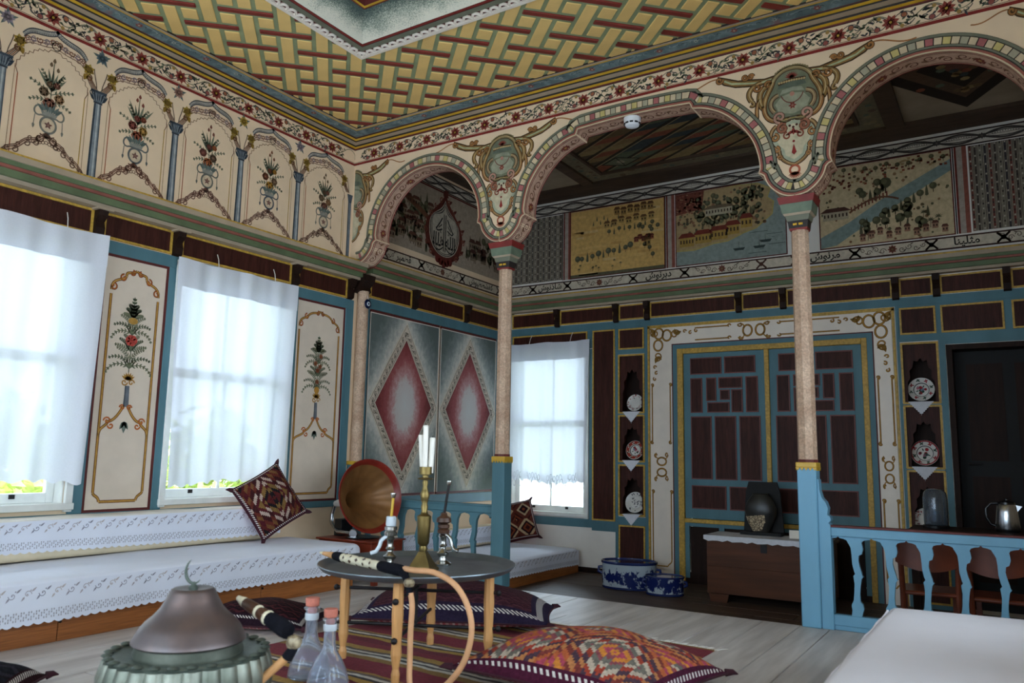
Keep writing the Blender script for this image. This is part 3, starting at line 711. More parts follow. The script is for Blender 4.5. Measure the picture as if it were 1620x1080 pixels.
# ------------------------------------------------------------------ balustrades
BAL_R = [(.030, .60), (.034, .585), (.046, .57), (.050, .535), (.040, .505), (.022, .495), (.018, .46), (.026, .42), (.036, .385), (.040, .365), (.046, .358), (.034, .345), (.026, .30), (.020, .24), (.022, .195), (.036, .18), (.042, .15), (.034, .125), (.028, .10)]
BAL_L = [(-.030, .60), (-.038, .57), (-.026, .545), (-.022, .50), (-.020, .44), (-.010, .39), (-.004, .375), (-.016, .36), (-.010, .31), (-.014, .25), (-.020, .20), (-.034, .17), (-.030, .135), (-.036, .10)]
def balustrade(x0, x1, y, label, mat, flip=False, posts=(True, False), cap='red_dark'):
    o = thing('balustrade', label, 'balustrade', (0, y, 0)); n = round((x1-x0)/.222); st = (x1-x0)/n
    box('top_rail', mat, x0, x1, -.03, .03, .615, .675, o, .004); box('rail_cap', cap, x0, x1, -.038, .038, .675, .688, o)
    box('bottom_rail', mat, x0, x1, -.028, .028, .03, .10, o, .004); box('foot_board', mat, x0, x1, -.02, .02, .0, .03, o)
    fr = lambda a, b, d: (a, d, b); sg = -1 if flip else 1
    bal = MB().prism([(sg*a, b) for a, b in BAL_R]+[(sg*a, b) for a, b in reversed(BAL_L)], -.016, .016, fr).build('baluster', mat, o); bal.location = (x0+st, 0, 0)
    for i in range(2, n): inst(bal, 'baluster', (x0+st*i, 0, 0), None, o)
    # pointed heads between balusters
    w_ = st/2
    head = [(-w_, .618), (w_, .618), (w_, .585), (w_-.034, .582), (w_-.04, .57), (w_-.05, .592), (.035, .600), (.010, .604), (0, .615), (-.010, .604), (-.035, .600), (-w_+.05, .592), (-w_+.04, .57), (-w_+.034, .582), (-w_, .585)]
    hd = None
    for i in range(n):
        if hd is None: hd = MB().prism(head, -.014, .014, fr).build('pointed_head', mat, o); hd.location = (x0+st*.5, 0, 0)
        else: inst(hd, 'pointed_head', (x0+st*(i+.5), 0, 0), None, o)
    if posts[0]:
        b = [(0, 0), (.075, 0), (.075, .69), (.062, .70), (.080, .72), (.075, .745), (.058, .755), (.064, .80), (.050, .84), (.025, .87), (.012, .92), (.010, .99), (0, 1.0)]
        MB().prism([(x0-.01+a, z) for a, z in b], -.042, .042, fr).build('end_bracket', mat, o)
    return o
balustrade(COLX[1]+.075, XR-.1, YA+.09, 'bright blue carved balustrade to the right, behind the white mattress', 'bright_blue')
balustrade(.12, COLX[0]-.07, YA+.10, 'blue-green carved balustrade behind the gramophone', 'blue', True, (False, False), 'blue')

# ------------------------------------------------------------------ alcove: left wall joinery
def alcove_left():
    boxm('blue_post', 'blue', frL, 6.0, 6.07, -.02, 0, ZL, 2.68, WL); boxm('blue_rail', 'blue', frL, 6.07, YB, -.02, 0, 2.63, 2.74, WL); boxm('blue_rail', 'blue', frL, 6.07, YB, -.02, 0, .55, .66, WL); boxm('blue_post', 'blue', frL, 8.50, YB, -.02, 0, .66, 2.63, WL)
    for k, (a, b) in enumerate(((6.085, 7.275), (7.31, 8.49))):
        cy, cz = (a+b)/2, 1.645; hw, hh = (b-a)/2, .955
        pn = MB().box(0, .012, -hw, hw, -hh, hh).build('diamond_panel', 'diamond_grey', WL); pn.location = (0.004, cy, cz)
        MB().prism([(hw-.01, 0), (0, .915), (-hw+.01, 0), (0, -.915)], .012, .016, lambda p_, q_, d: (d, p_, q_)).build('lozenge_band', 'cream_panel', pn)
        MB().prism([(hw-.115, 0), (0, .73), (-hw+.115, 0), (0, -.73)], .016, .019, lambda p_, q_, d: (d, p_, q_)).build('lozenge', 'diamond_red', pn)
        P = Paint(on_x(.0175))
        A = [(hw-.01, 0), (0, .915), (-hw+.01, 0), (0, -.915)]; B = [(hw-.115, 0), (0, .73), (-hw+.115, 0), (0, -.73)]
        for q, w_ in ((A, .012), (B, .012)): P.stroke(q, w_, '#e0d8c6', 3, close=True)
        for s_ in (.12, .85): P.stroke([(A[i][0]*(1-s_)+B[i][0]*s_, A[i][1]*(1-s_)+B[i][1]*s_) for i in range(4)], .006, '#4c4740', 3, close=True)
        for i in range(4):
            p0 = tuple((A[i][j]+B[i][j])/2 for j in (0, 1)); p1 = tuple((A[(i+1) % 4][j]+B[(i+1) % 4][j])/2 for j in (0, 1)); n = 13
            for t in range(n):
                u = (t+.5)/n; x = p0[0]+(p1[0]-p0[0])*u; z = p0[1]+(p1[1]-p0[1])*u; an = math.atan2(p1[1]-p0[1], p1[0]-p0[0])
                P.spiral(x, z, .026, an+t*PI, 1.4, .006, '#5b5348', 3, 12); P.leaf(x, z, an+.5, .05, .014, '#5b5348', 2)
        P.build('lozenge_ornament', pn)
        for (t0, t1, z0, z1, mt) in ((a, a+.008, cz-hh, cz+hh, 'white_paint'), (b-.008, b, cz-hh, cz+hh, 'white_paint'), (a, b, cz+hh-.008, cz+hh, 'white_paint'), (a, b, cz+hh, cz+hh+.025, 'red_dark'), (a, b, cz-hh-.025, cz-hh, 'red_dark')): boxm('panel_line', mt, frL, t0, t1, -.02, 0, z0, z1, WL)
    for t0, t1 in ((6.09, 6.74), (6.86, 7.75), (7.87, 8.66)): framed('brown_panel', frL, t0, t1, 2.77, 2.93, WL)
    for t in (6.80, 7.81): MB().prism([(0, 2.74), (.045, 2.76), (.05, 2.81), (.035, 2.86), (.075, 2.90), (.085, 2.96), (0, 2.96)], t-.035, t+.035, lambda a, b, d: (a, d, b)).build('bracket', 'dark_wood', WL)
    ledge(frL, 5.99, YB-.0, 2.96, WL)
alcove_left()

# ------------------------------------------------------------------ back wall joinery
def niche(parent, t0, t1, z0, z1, arch=True):
    o = bpy.data.objects.new('niche', None); C.objects.link(o); o.parent = parent
    boxm('niche_back', 'dark_wood', frB, t0-.02, t1+.02, .20, .215, z0-.02, z1+.02, o)
    for a, b, c, d in ((t0-.012, t0, z0, z1), (t1, t1+.012, z0, z1)): boxm('niche_side', 'brown', frB, a, b, .0, .20, c, d, o)
    boxm('niche_shelf', 'brown', frB, t0, t1, -.012, .20, z0-.02, z0, o); boxm('niche_top', 'brown', frB, t0, t1, 0, .2, z1, z1+.012, o)
    # cusped arch board
    w_ = (t1-t0)/2; c = (t0+t1)/2; h = z1-z0
    ins = [(-w_, z0), (-w_+.025, z0), (-w_+.03, z0+h*.35), (-w_+.055, z0+h*.42), (-w_+.05, z0+h*.55), (-.07, z0+h*.60), (-.06, z0+h*.72), (-.025, z0+h*.70), (0, z0+h*.76)]
    pts = [(-w_, z1)]+ins+[(-x, z) for x, z in reversed(ins[:-1])]+[(w_, z1)]
    MB().prism([(c+x, z) for x, z in pts], YB+.012, YB+.03, lambda a, b, d: (a, d, b)).build('niche_arch', 'brown', o)
    for (a, b, q, r_) in ((t0-.02, t1+.02, z0-.02, z0), (t0-.02, t1+.02, z1, z1+.02), (t0-.02, t0, z0, z1), (t1, t1+.02, z0, z1)): boxm('niche_frame', 'yellow', frB, a, b, -.014, 0, q, r_, o)
    return o
def back_joinery():
    bl = lambda a, b, c, d, n='blue_rail', dd=.012: boxm(n, 'blue', frB, a, b, -dd, 0, c, d, WB)
    bl(0, 1.29, .27, .37); bl(0, .05, .37, 2.7, 'blue_post'); bl(1.25, 1.29, .37, 2.46, 'blue_post'); bl(1.605, 1.64, ZL, 2.70, 'blue_post'); bl(1.29, 1.605, .24, .36)
    bl(1.99, 2.03, ZL, 2.70, 'blue_post'); bl(0, XR, 2.70, 2.785); bl(4.735, 4.76, ZL, 2.7, 'blue_post'); bl(5.11, 5.165, ZL, 2.285, 'blue_post'); bl(5.11, 6.3, 2.285, 2.40); bl(6.2, XR, ZL, 2.285, 'blue_post'); bl(1.64, 1.99, 2.37, 2.43); bl(4.76, 5.11, 2.33, 2.36); bl(1.64, 1.99, .33, .425); bl(4.76, 5.11, .36, .425)
    for z in (1.625, 1.04): bl(1.64, 1.99, z-.015, z+.03)
    for z in (1.685, 1.045): bl(4.76, 5.11, z-.010, z+.025)
    bl(4.76, XR, 2.36, 2.70, 'blue_board', .005); bl(0, 1.605, 2.47, 2.70, 'blue_board', .005); bl(1.64, 1.99, 2.43, 2.70, 'blue_board', .005); bl(1.64, 1.99, ZL, .33, 'blue_board', .005); bl(4.76, 5.11, ZL, .36, 'blue_board', .005)
    framed('brown_panel', frB, .12, 1.2, 2.51, 2.67, WB); framed('brown_panel', frB, 1.31, 1.58, .38, 2.67, WB); framed('brown_panel', frB, 1.665, 1.965, 2.445, 2.665, WB); framed('brown_panel', frB, 1.665, 1.965, ZL+.06, .31, WB)
    framed('brown_panel', frB, 4.79, 5.08, 2.42, 2.66, WB); framed('brown_panel', frB, 5.16, 5.66, 2.42, 2.66, WB); framed('brown_panel', frB, 5.76, 6.22, 2.42, 2.66, WB); framed('brown_panel', frB, 4.79, 5.08, ZL+.06, .34, WB)
    xs = [.06, .79, 1.62, 2.03, 3.14, 3.63, 4.75, 5.12, 5.72, 6.28]
    for a, b in zip(xs, xs[1:]): framed('brown_panel', frB, a+.05, b-.05, 2.81, 2.965, WB)
    for t in xs[1:-1]: MB().prism([(0, 2.76), (.045, 2.78), (.05, 2.84), (.035, 2.89), (.075, 2.93), (.085, 3.0), (0, 3.0)], t-.033, t+.033, lambda a, b, d: (d, YB-a, b)).build('bracket', 'dark_wood', WB)
    ledge(frB, 0, XR, 2.995, WB)
    for q in niL+niR: niche(WB, *q)
    boxm('niche_lining', 'dark_wood', frB, 1.62, 2.0, .215, .29, .4, 2.4, WB); boxm('niche_lining', 'dark_wood', frB, 4.74, 5.12, .215, .29, .4, 2.4, WB)
    boxm('skirting_board', 'dark_wood', frB, 0, 1.62, -.015, 0, ZL, ZL+.06, WB)
back_joinery()

def cupboard():
    o = thing('cupboard', 'built-in cupboard with two blue panelled doors and scrolled white surround', 'cupboard', (2.07, YB, ZL))
    def bx(nm, mat, x0, x1, d0, d1, z0, z1, par=o, bevel=0): return box(nm, mat, x0-2.07, x1-2.07, -d1, -d0, z0-ZL, z1-ZL, par, bevel)
    bx('carcass_back', 'dark_wood', 2.47, 4.42, -.26, -.24, ZL+.06, 2.33)
    for a, b in ((2.03, 2.055), (4.70, 4.725)): bx('outer_strip', 'yellow', a, b, 0, .018, ZL, 2.685)
    bx('outer_strip', 'yellow', 2.03, 4.725, 0, .018, 2.66, 2.695)
    s = [bx('surround_side', 'white_paint', 2.06, 2.335, 0, .014, ZL, 2.66), bx('surround_side', 'white_paint', 4.52, 4.695, 0, .014, ZL, 2.66), bx('surround_top', 'white_paint', 2.335, 4.52, 0, .014, 2.455, 2.66)]
    for a, b, c, d in ((2.335, 2.347, ZL, 2.455), (4.508, 4.52, ZL, 2.455), (2.335, 4.52, 2.445, 2.457)): bx('red_line', 'red_dark', a, b, 0, .02, c, d)
    for a, b, c, d in ((2.347, 2.40, ZL, 2.445), (4.455, 4.508, ZL, 2.445), (2.40, 4.455, 2.395, 2.445)): bx('blue_frame', 'blue', a, b, 0, .018, c, d)
    for a, b, c, d in ((2.40, 2.47, ZL, 2.395), (4.40, 4.455, ZL, 2.395), (2.47, 4.40, 2.335, 2.395), (2.47, 4.40, .405, .45)): bx('yellow_frame', 'yellow', a, b, 0, .026, c, d, o, .004)
    def door(x0, x1, mirror):
        d = bpy.data.objects.new('cupboard_door', None); C.objects.link(d); d.parent = o
        z0, z1 = .455, 2.33; W = x1-x0; Hh = z1-z0
        bx('leaf', 'blue', x0, x1, -.03, .005, z0, z1, d)
        T = [(.10, .45, .92, .975), (.53, .90, .92, .975)]   # u0,u1,v0,v1 as fractions
        rows = [(.10, .47, .875, .965), (.53, .88, .875, .965), (.10, .225, .64, .84), (.30, .40, .71, .84), (.455, .72, .785, .84), (.47, .565, .715, .765), (.61, .72, .64, .765), (.31, .56, .64, .69), (.785, .905, .64, .84),
                (.10, .335, .24, .605), (.40, .635, .24, .605), (.70, .925, .24, .605), (.10, .50, .065, .19), (.565, .925, .065, .19)]
        for (u0, u1, v0, v1) in rows:
            if mirror: u0, u1 = 1-u1, 1-u0
            a, b, c, e = x0+W*u0, x0+W*u1, z0+Hh*v0, z0+Hh*v1
            bx('panel', 'brown', a, b, .002, .009, c, e, d); k = .012
            mb = MB()
            for (p0, p1, q0, q1) in ((a-k, b+k, c-k, c), (a-k, b+k, e, e+k), (a-k, a, c, e), (b, b+k, c, e)): mb.box(p0-2.07, p1-2.07, -.017, 0, q0-ZL, q1-ZL)
            mb.build('panel_beading', 'beading', d)
    M('beading', '#6a322a', .5, .2, 8, .1)
    door(2.475, 3.405, False); door(3.455, 4.395, True); bx('meeting_strip', 'yellow', 3.405, 3.455, 0, .028, .45, 2.335, o, .004)
    for a, b in ((2.53, 2.85), (2.93, 3.85), (3.93, 4.34)):
        bx('lower_panel', 'dark_wood', a, b, -.02, .004, ZL+.1, .36)
    for a, b in ((2.47, 2.52), (2.86, 2.92), (3.86, 3.92), (4.35, 4.40)): bx('blue_frame', 'blue', a, b, 0, .014, ZL+.06, .405)
    bx('blue_frame', 'blue', 2.47, 4.40, 0, .012, .365, .405); bx('plinth', 'dark_wood', 2.47, 4.40, -.01, .01, ZL, ZL+.12)
    P = Paint(lambda a, b, l: (a-2.07, -.014-l, b-ZL)); G_ = '#a87c34'; D_ = '#6b4520'
    def line(p, q): P.stroke([p, q], .016, D_, 0); P.stroke([p, q], .010, G_, 1)
    def curl(x, z, r, a0, t): P.spiral(x, z, r, a0, t, .017, D_, 0); P.spiral(x, z, r, a0, t, .010, G_, 1)
    def knot(x, z, rot=0):
        P.push(x, z, 1, rot)
        for s_ in (-1, 1):
            P.ring(0, s_*.07, .062, .022, D_, 0, 18, .05); P.ring(0, s_*.07, .062, .013, G_, 1, 18, .05)
            for k in (-1, 1): curl(k*.075, s_*.15, .03, PI/2*k, k*.8); P.stroke(bez((k*.03, s_*.11), (k*.07, s_*.10), (k*.09, s_*.13), (k*.075, s_*.18)), .014, G_, 1)
        P.pop()
    def corner(x, z, fx):
        P.push(x, z, 1, 0, fx)
        for q in ((.10, -.06), (.20, -.085), (.09, -.20)): P.ring(q[0], q[1], .055, .022, D_, 0, 16, .065); P.ring(q[0], q[1], .055, .013, G_, 1, 16, .065)
        for q, a in (((.30, -.08), .4), ((.08, -.33), -1.9), ((.05, -.05), 2.4)):
            curl(q[0], q[1], .06, a, 1.0); P.leaf(q[0], q[1], a, .09, .05, '#8f6a2c', 1); P.leaf(q[0], q[1], a+1.2, .07, .04, '#8f6a2c', 1)
        for i in range(3): curl(.42+.07*i, -.05-.02*(i % 2), .022, i, .9); curl(.045+.02*(i % 2), -.46-.07*i, .022, i, .9)
        P.pop()
    corner(2.075, 2.65, False); corner(4.685, 2.65, True)
    for (x0, x1) in ((2.085, 2.31), (4.545, 4.675)):
        for x in (x0, x1): line((x, 1.30), (x, 1.98)); curl(x, 1.30, .022, PI/2, .8); curl(x, 1.98, .022, -PI/2, .8); line((x, -.02), (x, .74)); curl(x, .74, .022, -PI/2, .8)
        P.push((x0+x1)/2, 1.02, .9 if x0 < 3 else .62, scy=.9); knot(0, 0); P.pop()
        P.stroke(bez((x0, -.02), (x0, -.07), (x0+.03, -.06), (x0+.05, -.10))+bez((x1-.05, -.10), (x1-.03, -.06), (x1, -.07), (x1, -.02)), .014, G_, 1)
    for z in (2.49, 2.63): line((2.62, z), (3.02, z)); line((3.58, z), (4.20, z)); curl(3.02, z, .022, 0, .8); curl(3.58, z, .022, PI, .8)
    knot(3.30, 2.56, PI/2)
    P.build('scroll_ornament', o)
cupboard()

# dark doorway on the right
d = sempty('door_1', 'dark open doorway at the right end of the back wall', 'doorway')
boxm('jamb', 'dark_wood', frB, 5.17, 5.22, -.01, .32, ZL, 2.28, d); boxm('jamb', 'dark_wood', frB, 6.15, 6.2, -.01, .32, ZL, 2.28, d); boxm('lintel', 'dark_wood', frB, 5.22, 6.15, -.01, .32, 2.23, 2.28, d)
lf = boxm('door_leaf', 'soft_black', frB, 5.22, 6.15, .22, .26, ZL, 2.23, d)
for a, b, c, e in ((5.32, 5.63, 1.15, 2.1), (5.73, 6.05, 1.15, 2.1), (5.32, 5.63, 0, 1.0), (5.73, 6.05, 0, 1.0)): boxm('door_panel', 'dark_wood', frB, a, b, .212, .22, c, e, lf)
MB().tube([(5.30, YB+.20, 1.12), (5.30, YB+.15, 1.12), (5.40, YB+.15, 1.12)], .009, 8).build('handle', 'iron', lf)

# ------------------------------------------------------------------ alcove ceiling
def alcove_ceiling():
    z = 4.50
    o = struct(box('ceiling_alcove', 'alcove_ceiling', 0, XR, YA+.2, YB, z, z+.06), 'dim painted ceiling of the alcove behind the arches', 'ceiling')
    y0, y1 = YA+.2, YB
    for a, b, c_, e in ((0, XR, 8.40, y1), (0, XR, y0, y0+.15), (0, .15, y0+.15, 8.40), (1.33, 1.47, y0+.15, 8.40), (4.78, 4.95, y0+.15, 8.40), (XR-.12, XR, y0+.15, 8.40)): box('ceiling_board', 'alcove_board', a, b, c_, e, z-.035, z, o)
    rd = random.Random(4); cols = ['#8a7350', '#5f6a58', '#8c5340', '#3f4a4e', '#97845c', '#6d5a40']
    xa, xb, ya, yb = 1.68, 4.56, 6.35, 8.19; w_ = .035
    for a, b, c_, e in ((xa, xb, ya, ya+w_), (xa, xb, yb-w_, yb), (xa, xa+w_, ya+w_, yb-w_), (xb-w_, xb, ya+w_, yb-w_)): box('ceiling_frame', 'alcove_board', a, b, c_, e, z-.03, z, o)
    P = Paint(on_z(z-.003)); X0, X1, Y0, Y1 = xa+w_, xb-w_, ya+w_, yb-w_; P.rect(X0, X1, Y0, Y1, '#5d5140', 0)
    K = 1.6; Hh = Y1-Y0; st = .36; s = X0; 
    def at(s_, t): return (s_-K*Hh*t, Y0+Hh*t)
    while s < X1+K*Hh:
        n = 16
        for t in range(n):
            q = [at(s, t/n), at(s+st*.9, t/n), at(s+st*.9, (t+1)/n), at(s, (t+1)/n)]; q = [(min(max(a, X0), X1), b) for a, b in q]
            if q[1][0]-q[0][0] > .01 and q[2][0]-q[3][0] > .01: P.poly(q, cols[rd.randrange(6)], 1)
        for dx, cc in ((0, '#1f1a16'), (.04, '#9a8c6c'), (.9*st, '#1f1a16')):
            ta = max(0, (s+dx-X1)/(K*Hh)); tb = min(1, (s+dx-X0)/(K*Hh))
            if tb > ta: P.stroke([at(s+dx, ta), at(s+dx, tb)], .014, cc, 2)
        s += st
    for (cx, cy, sx) in ((3.75, 7.85, .32), (2.05, 7.95, .25), (3.1, 6.7, .3)):
        P.poly([(cx-sx, cy), (cx, cy-sx*.6), (cx+sx, cy), (cx, cy+sx*.6)], '#2c2620', 3); P.poly([(cx-sx*.85, cy), (cx, cy-sx*.5), (cx+sx*.85, cy), (cx, cy+sx*.5)], '#6f7460', 4); P.disc(cx, cy, sx*.2, '#a09a84', 5); P.stroke([(cx, cy-sx*.5), (cx, cy+sx*.5)], .012, '#2c2620', 5)
    P.build('ceiling_painting', o)
    P = Paint(on_z(z-.003))   # star field over the right bay
    for k in range(4):
        r_ = 1.0-.24*k; P.poly([(5.5, 7.30-r_), (5.5+r_*.66, 7.30), (5.5, 7.30+r_), (5.5-r_*.66, 7.30)], ['#2c241e', '#5c4a3c', '#2c241e', '#6a4a40'][k], k)
    for k in range(40): a = rd.uniform(0, 6.28); q = rd.uniform(.2, .8); P.disc(5.5+q*.6*cos(a), 7.30+q*.75*sin(a), .04, cols[k % 6], 4, 7)
    P.build('ceiling_painting', o)
    P = Paint(on_z(z-.003))   # marbled border strips
    for a, b, c_, e in ((1.47, 1.66, y0+.15, 8.40), (4.58, 4.78, y0+.15, 8.40), (1.66, 4.58, 8.21, 8.40)):
        P.rect(a, b, c_, e, '#7d745f', 0)
        for k in range(26): P.disc(rd.uniform(a+.04, b-.04), rd.uniform(c_+.04, e-.04), rd.uniform(.02, .04), ['#5f6a60', '#8f8468', '#6a5a48'][k % 3], 1, 8)
    P.build('ceiling_border', o)
alcove_ceiling()
# ------------------------------------------------------------------ woven materials
def kilim(name, pal, n, kind='diamond', dash=26, border=None, px=70):
    m, g, p = newmat(name); uvn = g.new('ShaderNodeUVMap'); s_ = g.sep(uvn.outputs[0]); u, v = s_[0], s_[1]
    q = lambda t: g.math('DIVIDE', g.math('FLOOR', g.math('MULTIPLY', t, px)), px)
    uq, vq = q(u), q(v)
    fu = g.math('ABSOLUTE', g.math('SUBTRACT', g.math('FRACT', g.math('MULTIPLY', uq, n[0])), .5)); fv = g.math('ABSOLUTE', g.math('SUBTRACT', g.math('FRACT', g.math('MULTIPLY', vq, n[1])), .5))
    if kind == 'diamond': d = g.math('ADD', fu, fv)
    elif kind == 'hook':
        zig = g.math('PINGPONG', g.math('MULTIPLY', uq, n[0]*5), .5); d = g.math('ADD', g.math('ADD', fu, fv), g.math('MULTIPLY', g.math('GREATER_THAN', zig, .25), .12))
    else: d = g.math('ADD', fv, g.math('MULTIPLY', g.math('PINGPONG', g.math('MULTIPLY', uq, n[0]*3), .5), .5))
    cell = g.math('ADD', g.math('MULTIPLY', g.math('FLOOR', g.math('MULTIPLY', uq, n[0])), .37), g.math('MULTIPLY', g.math('FLOOR', g.math('MULTIPLY', vq, n[1])), .61))
    d = g.math('FRACT', g.math('ADD', g.math('MULTIPLY', d, 1.35), g.math('MULTIPLY', g.math('FRACT', cell), .35)))
    stops = [(i/len(pal), hexc(c)) for i, c in enumerate(pal)]
    col = g.ramp(d, stops, True)
    if border:
        e = g.math('MINIMUM', g.math('MINIMUM', uq, g.math('SUBTRACT', 1, uq)), g.math('MINIMUM', vq, g.math('SUBTRACT', 1, vq)))
        col = g.mix(g.math('LESS_THAN', e, border[0]), col, hexc(border[1]))
        dots = g.math('MULTIPLY', g.math('GREATER_THAN', g.math('FRACT', g.math('MULTIPLY', g.math('ADD', u, v), dash)), .55), g.math('LESS_THAN', g.math('ABSOLUTE', g.math('SUBTRACT', e, border[0]*.55)), border[0]*.14))
        col = g.mix(dots, col, hexc('#d8cfc8'))
    nz = g.noise(g.coord('Object'), 60, 3); col = g.mix(1, col, g.ramp(nz, [(.3, (.7, .7, .7)), (.7, (1.15, 1.15, 1.15))]), 'MULTIPLY')
    g.put(p.inputs['Base Color'], col); p.inputs['Roughness'].default_value = .95; p.inputs['Specular IOR Level'].default_value = .1
    g.put(p.inputs['Normal'], g.bump(nz, .5))
kilim('kilim_a', ['#4a1a20', '#54221f', '#1f1a1c', '#7a5c34', '#4e1e22', '#b0988a', '#3a1a1c', '#5e2a22', '#6e4a2c'], (1.0, 1.0), 'hook', border=(.04, '#43202a'), px=40)
kilim('kilim_b', ['#5a2a1e', '#3c1a1a', '#7a3a22', '#2a1518', '#b89a78', '#5e2a20'], (2, 2), 'diamond', border=(.07, '#4a1e1e'), px=50)
kilim('kilim_plum', ['#3e2129', '#4a2a30', '#37202b', '#553036', '#41262e'], (5, 9), 'stripe', border=(.10, '#2c2338'), px=120, dash=44)
kilim('kilim_dark', ['#33181c', '#241216', '#4a2024', '#1c1014'], (3, 6), 'stripe', border=(.10, '#25151f'), px=110, dash=40)
kilim('kilim_bright', ['#7a3a34', '#b4603a', '#a8475a', '#c98038', '#8a4a50', '#6f6a60', '#b9a894', '#9a4030', '#4e3a44', '#b97a4c'], (2.0, 2.0), 'hook', border=(.045, '#4a1c30'), px=72, dash=30)
kilim('kilim_black', ['#1c1c24', '#15141a', '#2c2730', '#1a1418'], (3, 3), 'diamond', border=(.1, '#2a1216'), px=60)
m, g, p = newmat('ticking'); uvn = g.new('ShaderNodeUVMap'); s_ = g.sep(uvn.outputs[0]); k = g.math('FRACT', g.math('MULTIPLY', g.math('ADD', s_[0], g.math('MULTIPLY', s_[1], .02)), 16))
g.put(p.inputs['Base Color'], g.ramp(k, [(0, hexc('#9a5a5e')), (.3, hexc('#c9a8a4')), (.5, hexc('#a8484e')), (.75, hexc('#b88a88'))], True)); p.inputs['Roughness'].default_value = .95
m, g, p = newmat('kilim_rug'); uvn = g.new('ShaderNodeUVMap'); s_ = g.sep(uvn.outputs[0]); nz = g.noise(g.coord('Object', (.8, 1, 1)), 5, 3); nf = g.noise(g.coord('Object'), 70, 3)
t = g.math('FRACT', g.math('MULTIPLY', g.math('ADD', s_[1], g.math('MULTIPLY', g.math('SUBTRACT', nz, .5), .03)), 3.3))
rp = [(0, '#7c2430'), (.26, '#8c6a34'), (.34, '#c9bfae'), (.385, '#4a4440'), (.42, '#c9bfae'), (.46, '#5a4a42'), (.50, '#a8823c'), (.58, '#7c2430'), (.70, '#6d1f2c'), (.80, '#b08a3e'), (.86, '#3c3434'), (.895, '#d0c6b6'), (.93, '#6a5a50'), (.965, '#a07a3a')]
g.put(p.inputs['Base Color'], g.mix(1, g.ramp(t, [(a, hexc(b)) for a, b in rp], True), g.ramp(nf, [(.3, (.75, .75, .75)), (.7, (1.12, 1.12, 1.12))]), 'MULTIPLY')); p.inputs['Roughness'].default_value = .95; g.put(p.inputs['Normal'], g.bump(nf, .5))

def soft_box(name, mat, sx, sy, sz, parent, r=.05, loc=(0, 0, 0), n=14, puff=.02, seed=0):
    """rounded mattress block, base at z = 0"""
    rd = random.Random(seed); ph = [rd.uniform(0, 6) for _ in range(4)]
    bm = bmesh.new(); bmesh.ops.create_cube(bm, size=1, matrix=Matrix.Diagonal((sx, sy, sz, 1)))
    bmesh.ops.bevel(bm, geom=list(bm.edges), offset=r, segments=4, affect='EDGES', profile=.5)
    cut = [e for e in bm.edges if e.calc_length() > .3]
    bmesh.ops.subdivide_edges(bm, edges=cut, cuts=n, use_grid_fill=True)
    for v in bm.verts:
        v.co.z += sz/2
        if v.co.z > sz*.5:
            a = max(0, 1-(2*v.co.x/sx)**4)*max(0, 1-(2*v.co.y/sy)**8); v.co.z += puff*a+.004*sin(v.co.y*3+ph[0])*sin(v.co.x*4+ph[1])+.003*sin(v.co.y*9+ph[2]+v.co.x*3)
    me = bpy.data.meshes.new(name); bm.to_mesh(me); bm.free(); me.materials.append(MATS[mat]); me.polygons.foreach_set('use_smooth', [True]*len(me.polygons))
    o = bpy.data.objects.new(name, me); C.objects.link(o); o.parent = parent; o.location = loc; return o
def skirt_cloth(fr, t0, t1, zt, zb, d, parent, name='cover_skirt', tail=.0, seed=1, scal=.055, bump=.008):
    """hanging white front with pricked lace hem and embroidered sprigs; fr(t, d, z)"""
    rd = random.Random(seed); ph = rd.uniform(0, 6); n = int((t1-t0)/scal*4); L = t1-t0
    def pt(i, v):
        t = t0+L*i/n; z = zt+(zb-zt)*v
        if v > .8: z -= (v-.8)/.2*.012*abs(sin(PI*i/4))
        return fr(t, d+bump*sin(t*5+ph)*v+.004*sin(t*17+ph)*v, z+.01*sin(t*1.7+ph)*v)
    mb = MB(); vs = []; fs = []
    rows = (0, .2, .4, .6, .8, 1)
    for v in rows: vs += [pt(i, v) for i in range(n+1)]
    for j in range(len(rows)-1):
        for i in range(n): a = j*(n+1)+i; fs.append((a, a+1, a+n+2, a+n+1))
    o = mb.add(vs, fs).build(name, 'white_cloth', parent, smooth=True)
    def f(a, b, l):
        i = (a-t0)/L*n; v = (b-zt)/(zb-zt); q = fr(a, d+bump*sin(a*5+ph)*v+.004*sin(a*17+ph)*v+l+.001, b+.01*sin(a*1.7+ph)*v); return q
    P = Paint(f); h = zt-zb; t = t0+.06; k = 0
    while t < t1-.06:
        z = zt-h*.24; cc = ['#9a96a2', '#b3aab0', '#8a8a98', '#bab0ae'][k % 4]
        P.spiral(t, z, .022, 0 if k % 2 else PI, .9, .004, cc, 1, 10); P.leaf(t+.02, z+.012, .7, .035, .011, cc, 1); P.leaf(t-.015, z-.01, -2.2, .03, .010, cc, 1)
        for j in range(3): P.disc(t-.02+.018*j, z+.02*(j-1), .0045, cc, 1, 5)
        t += .082; k += 1
    t = t0+.01
    while t < t1-.02:
        for j, zz in enumerate((.70, .76, .82, .88)):
            if (k+j) % 3: P.rect(t, t+.006, zt-h*zz-.006, zt-h*zz+.004, '#a5a3aa', 1)
        t += .0135; k += 1
    P.build('embroidery', o)['kind'] = 'stuff'; return o

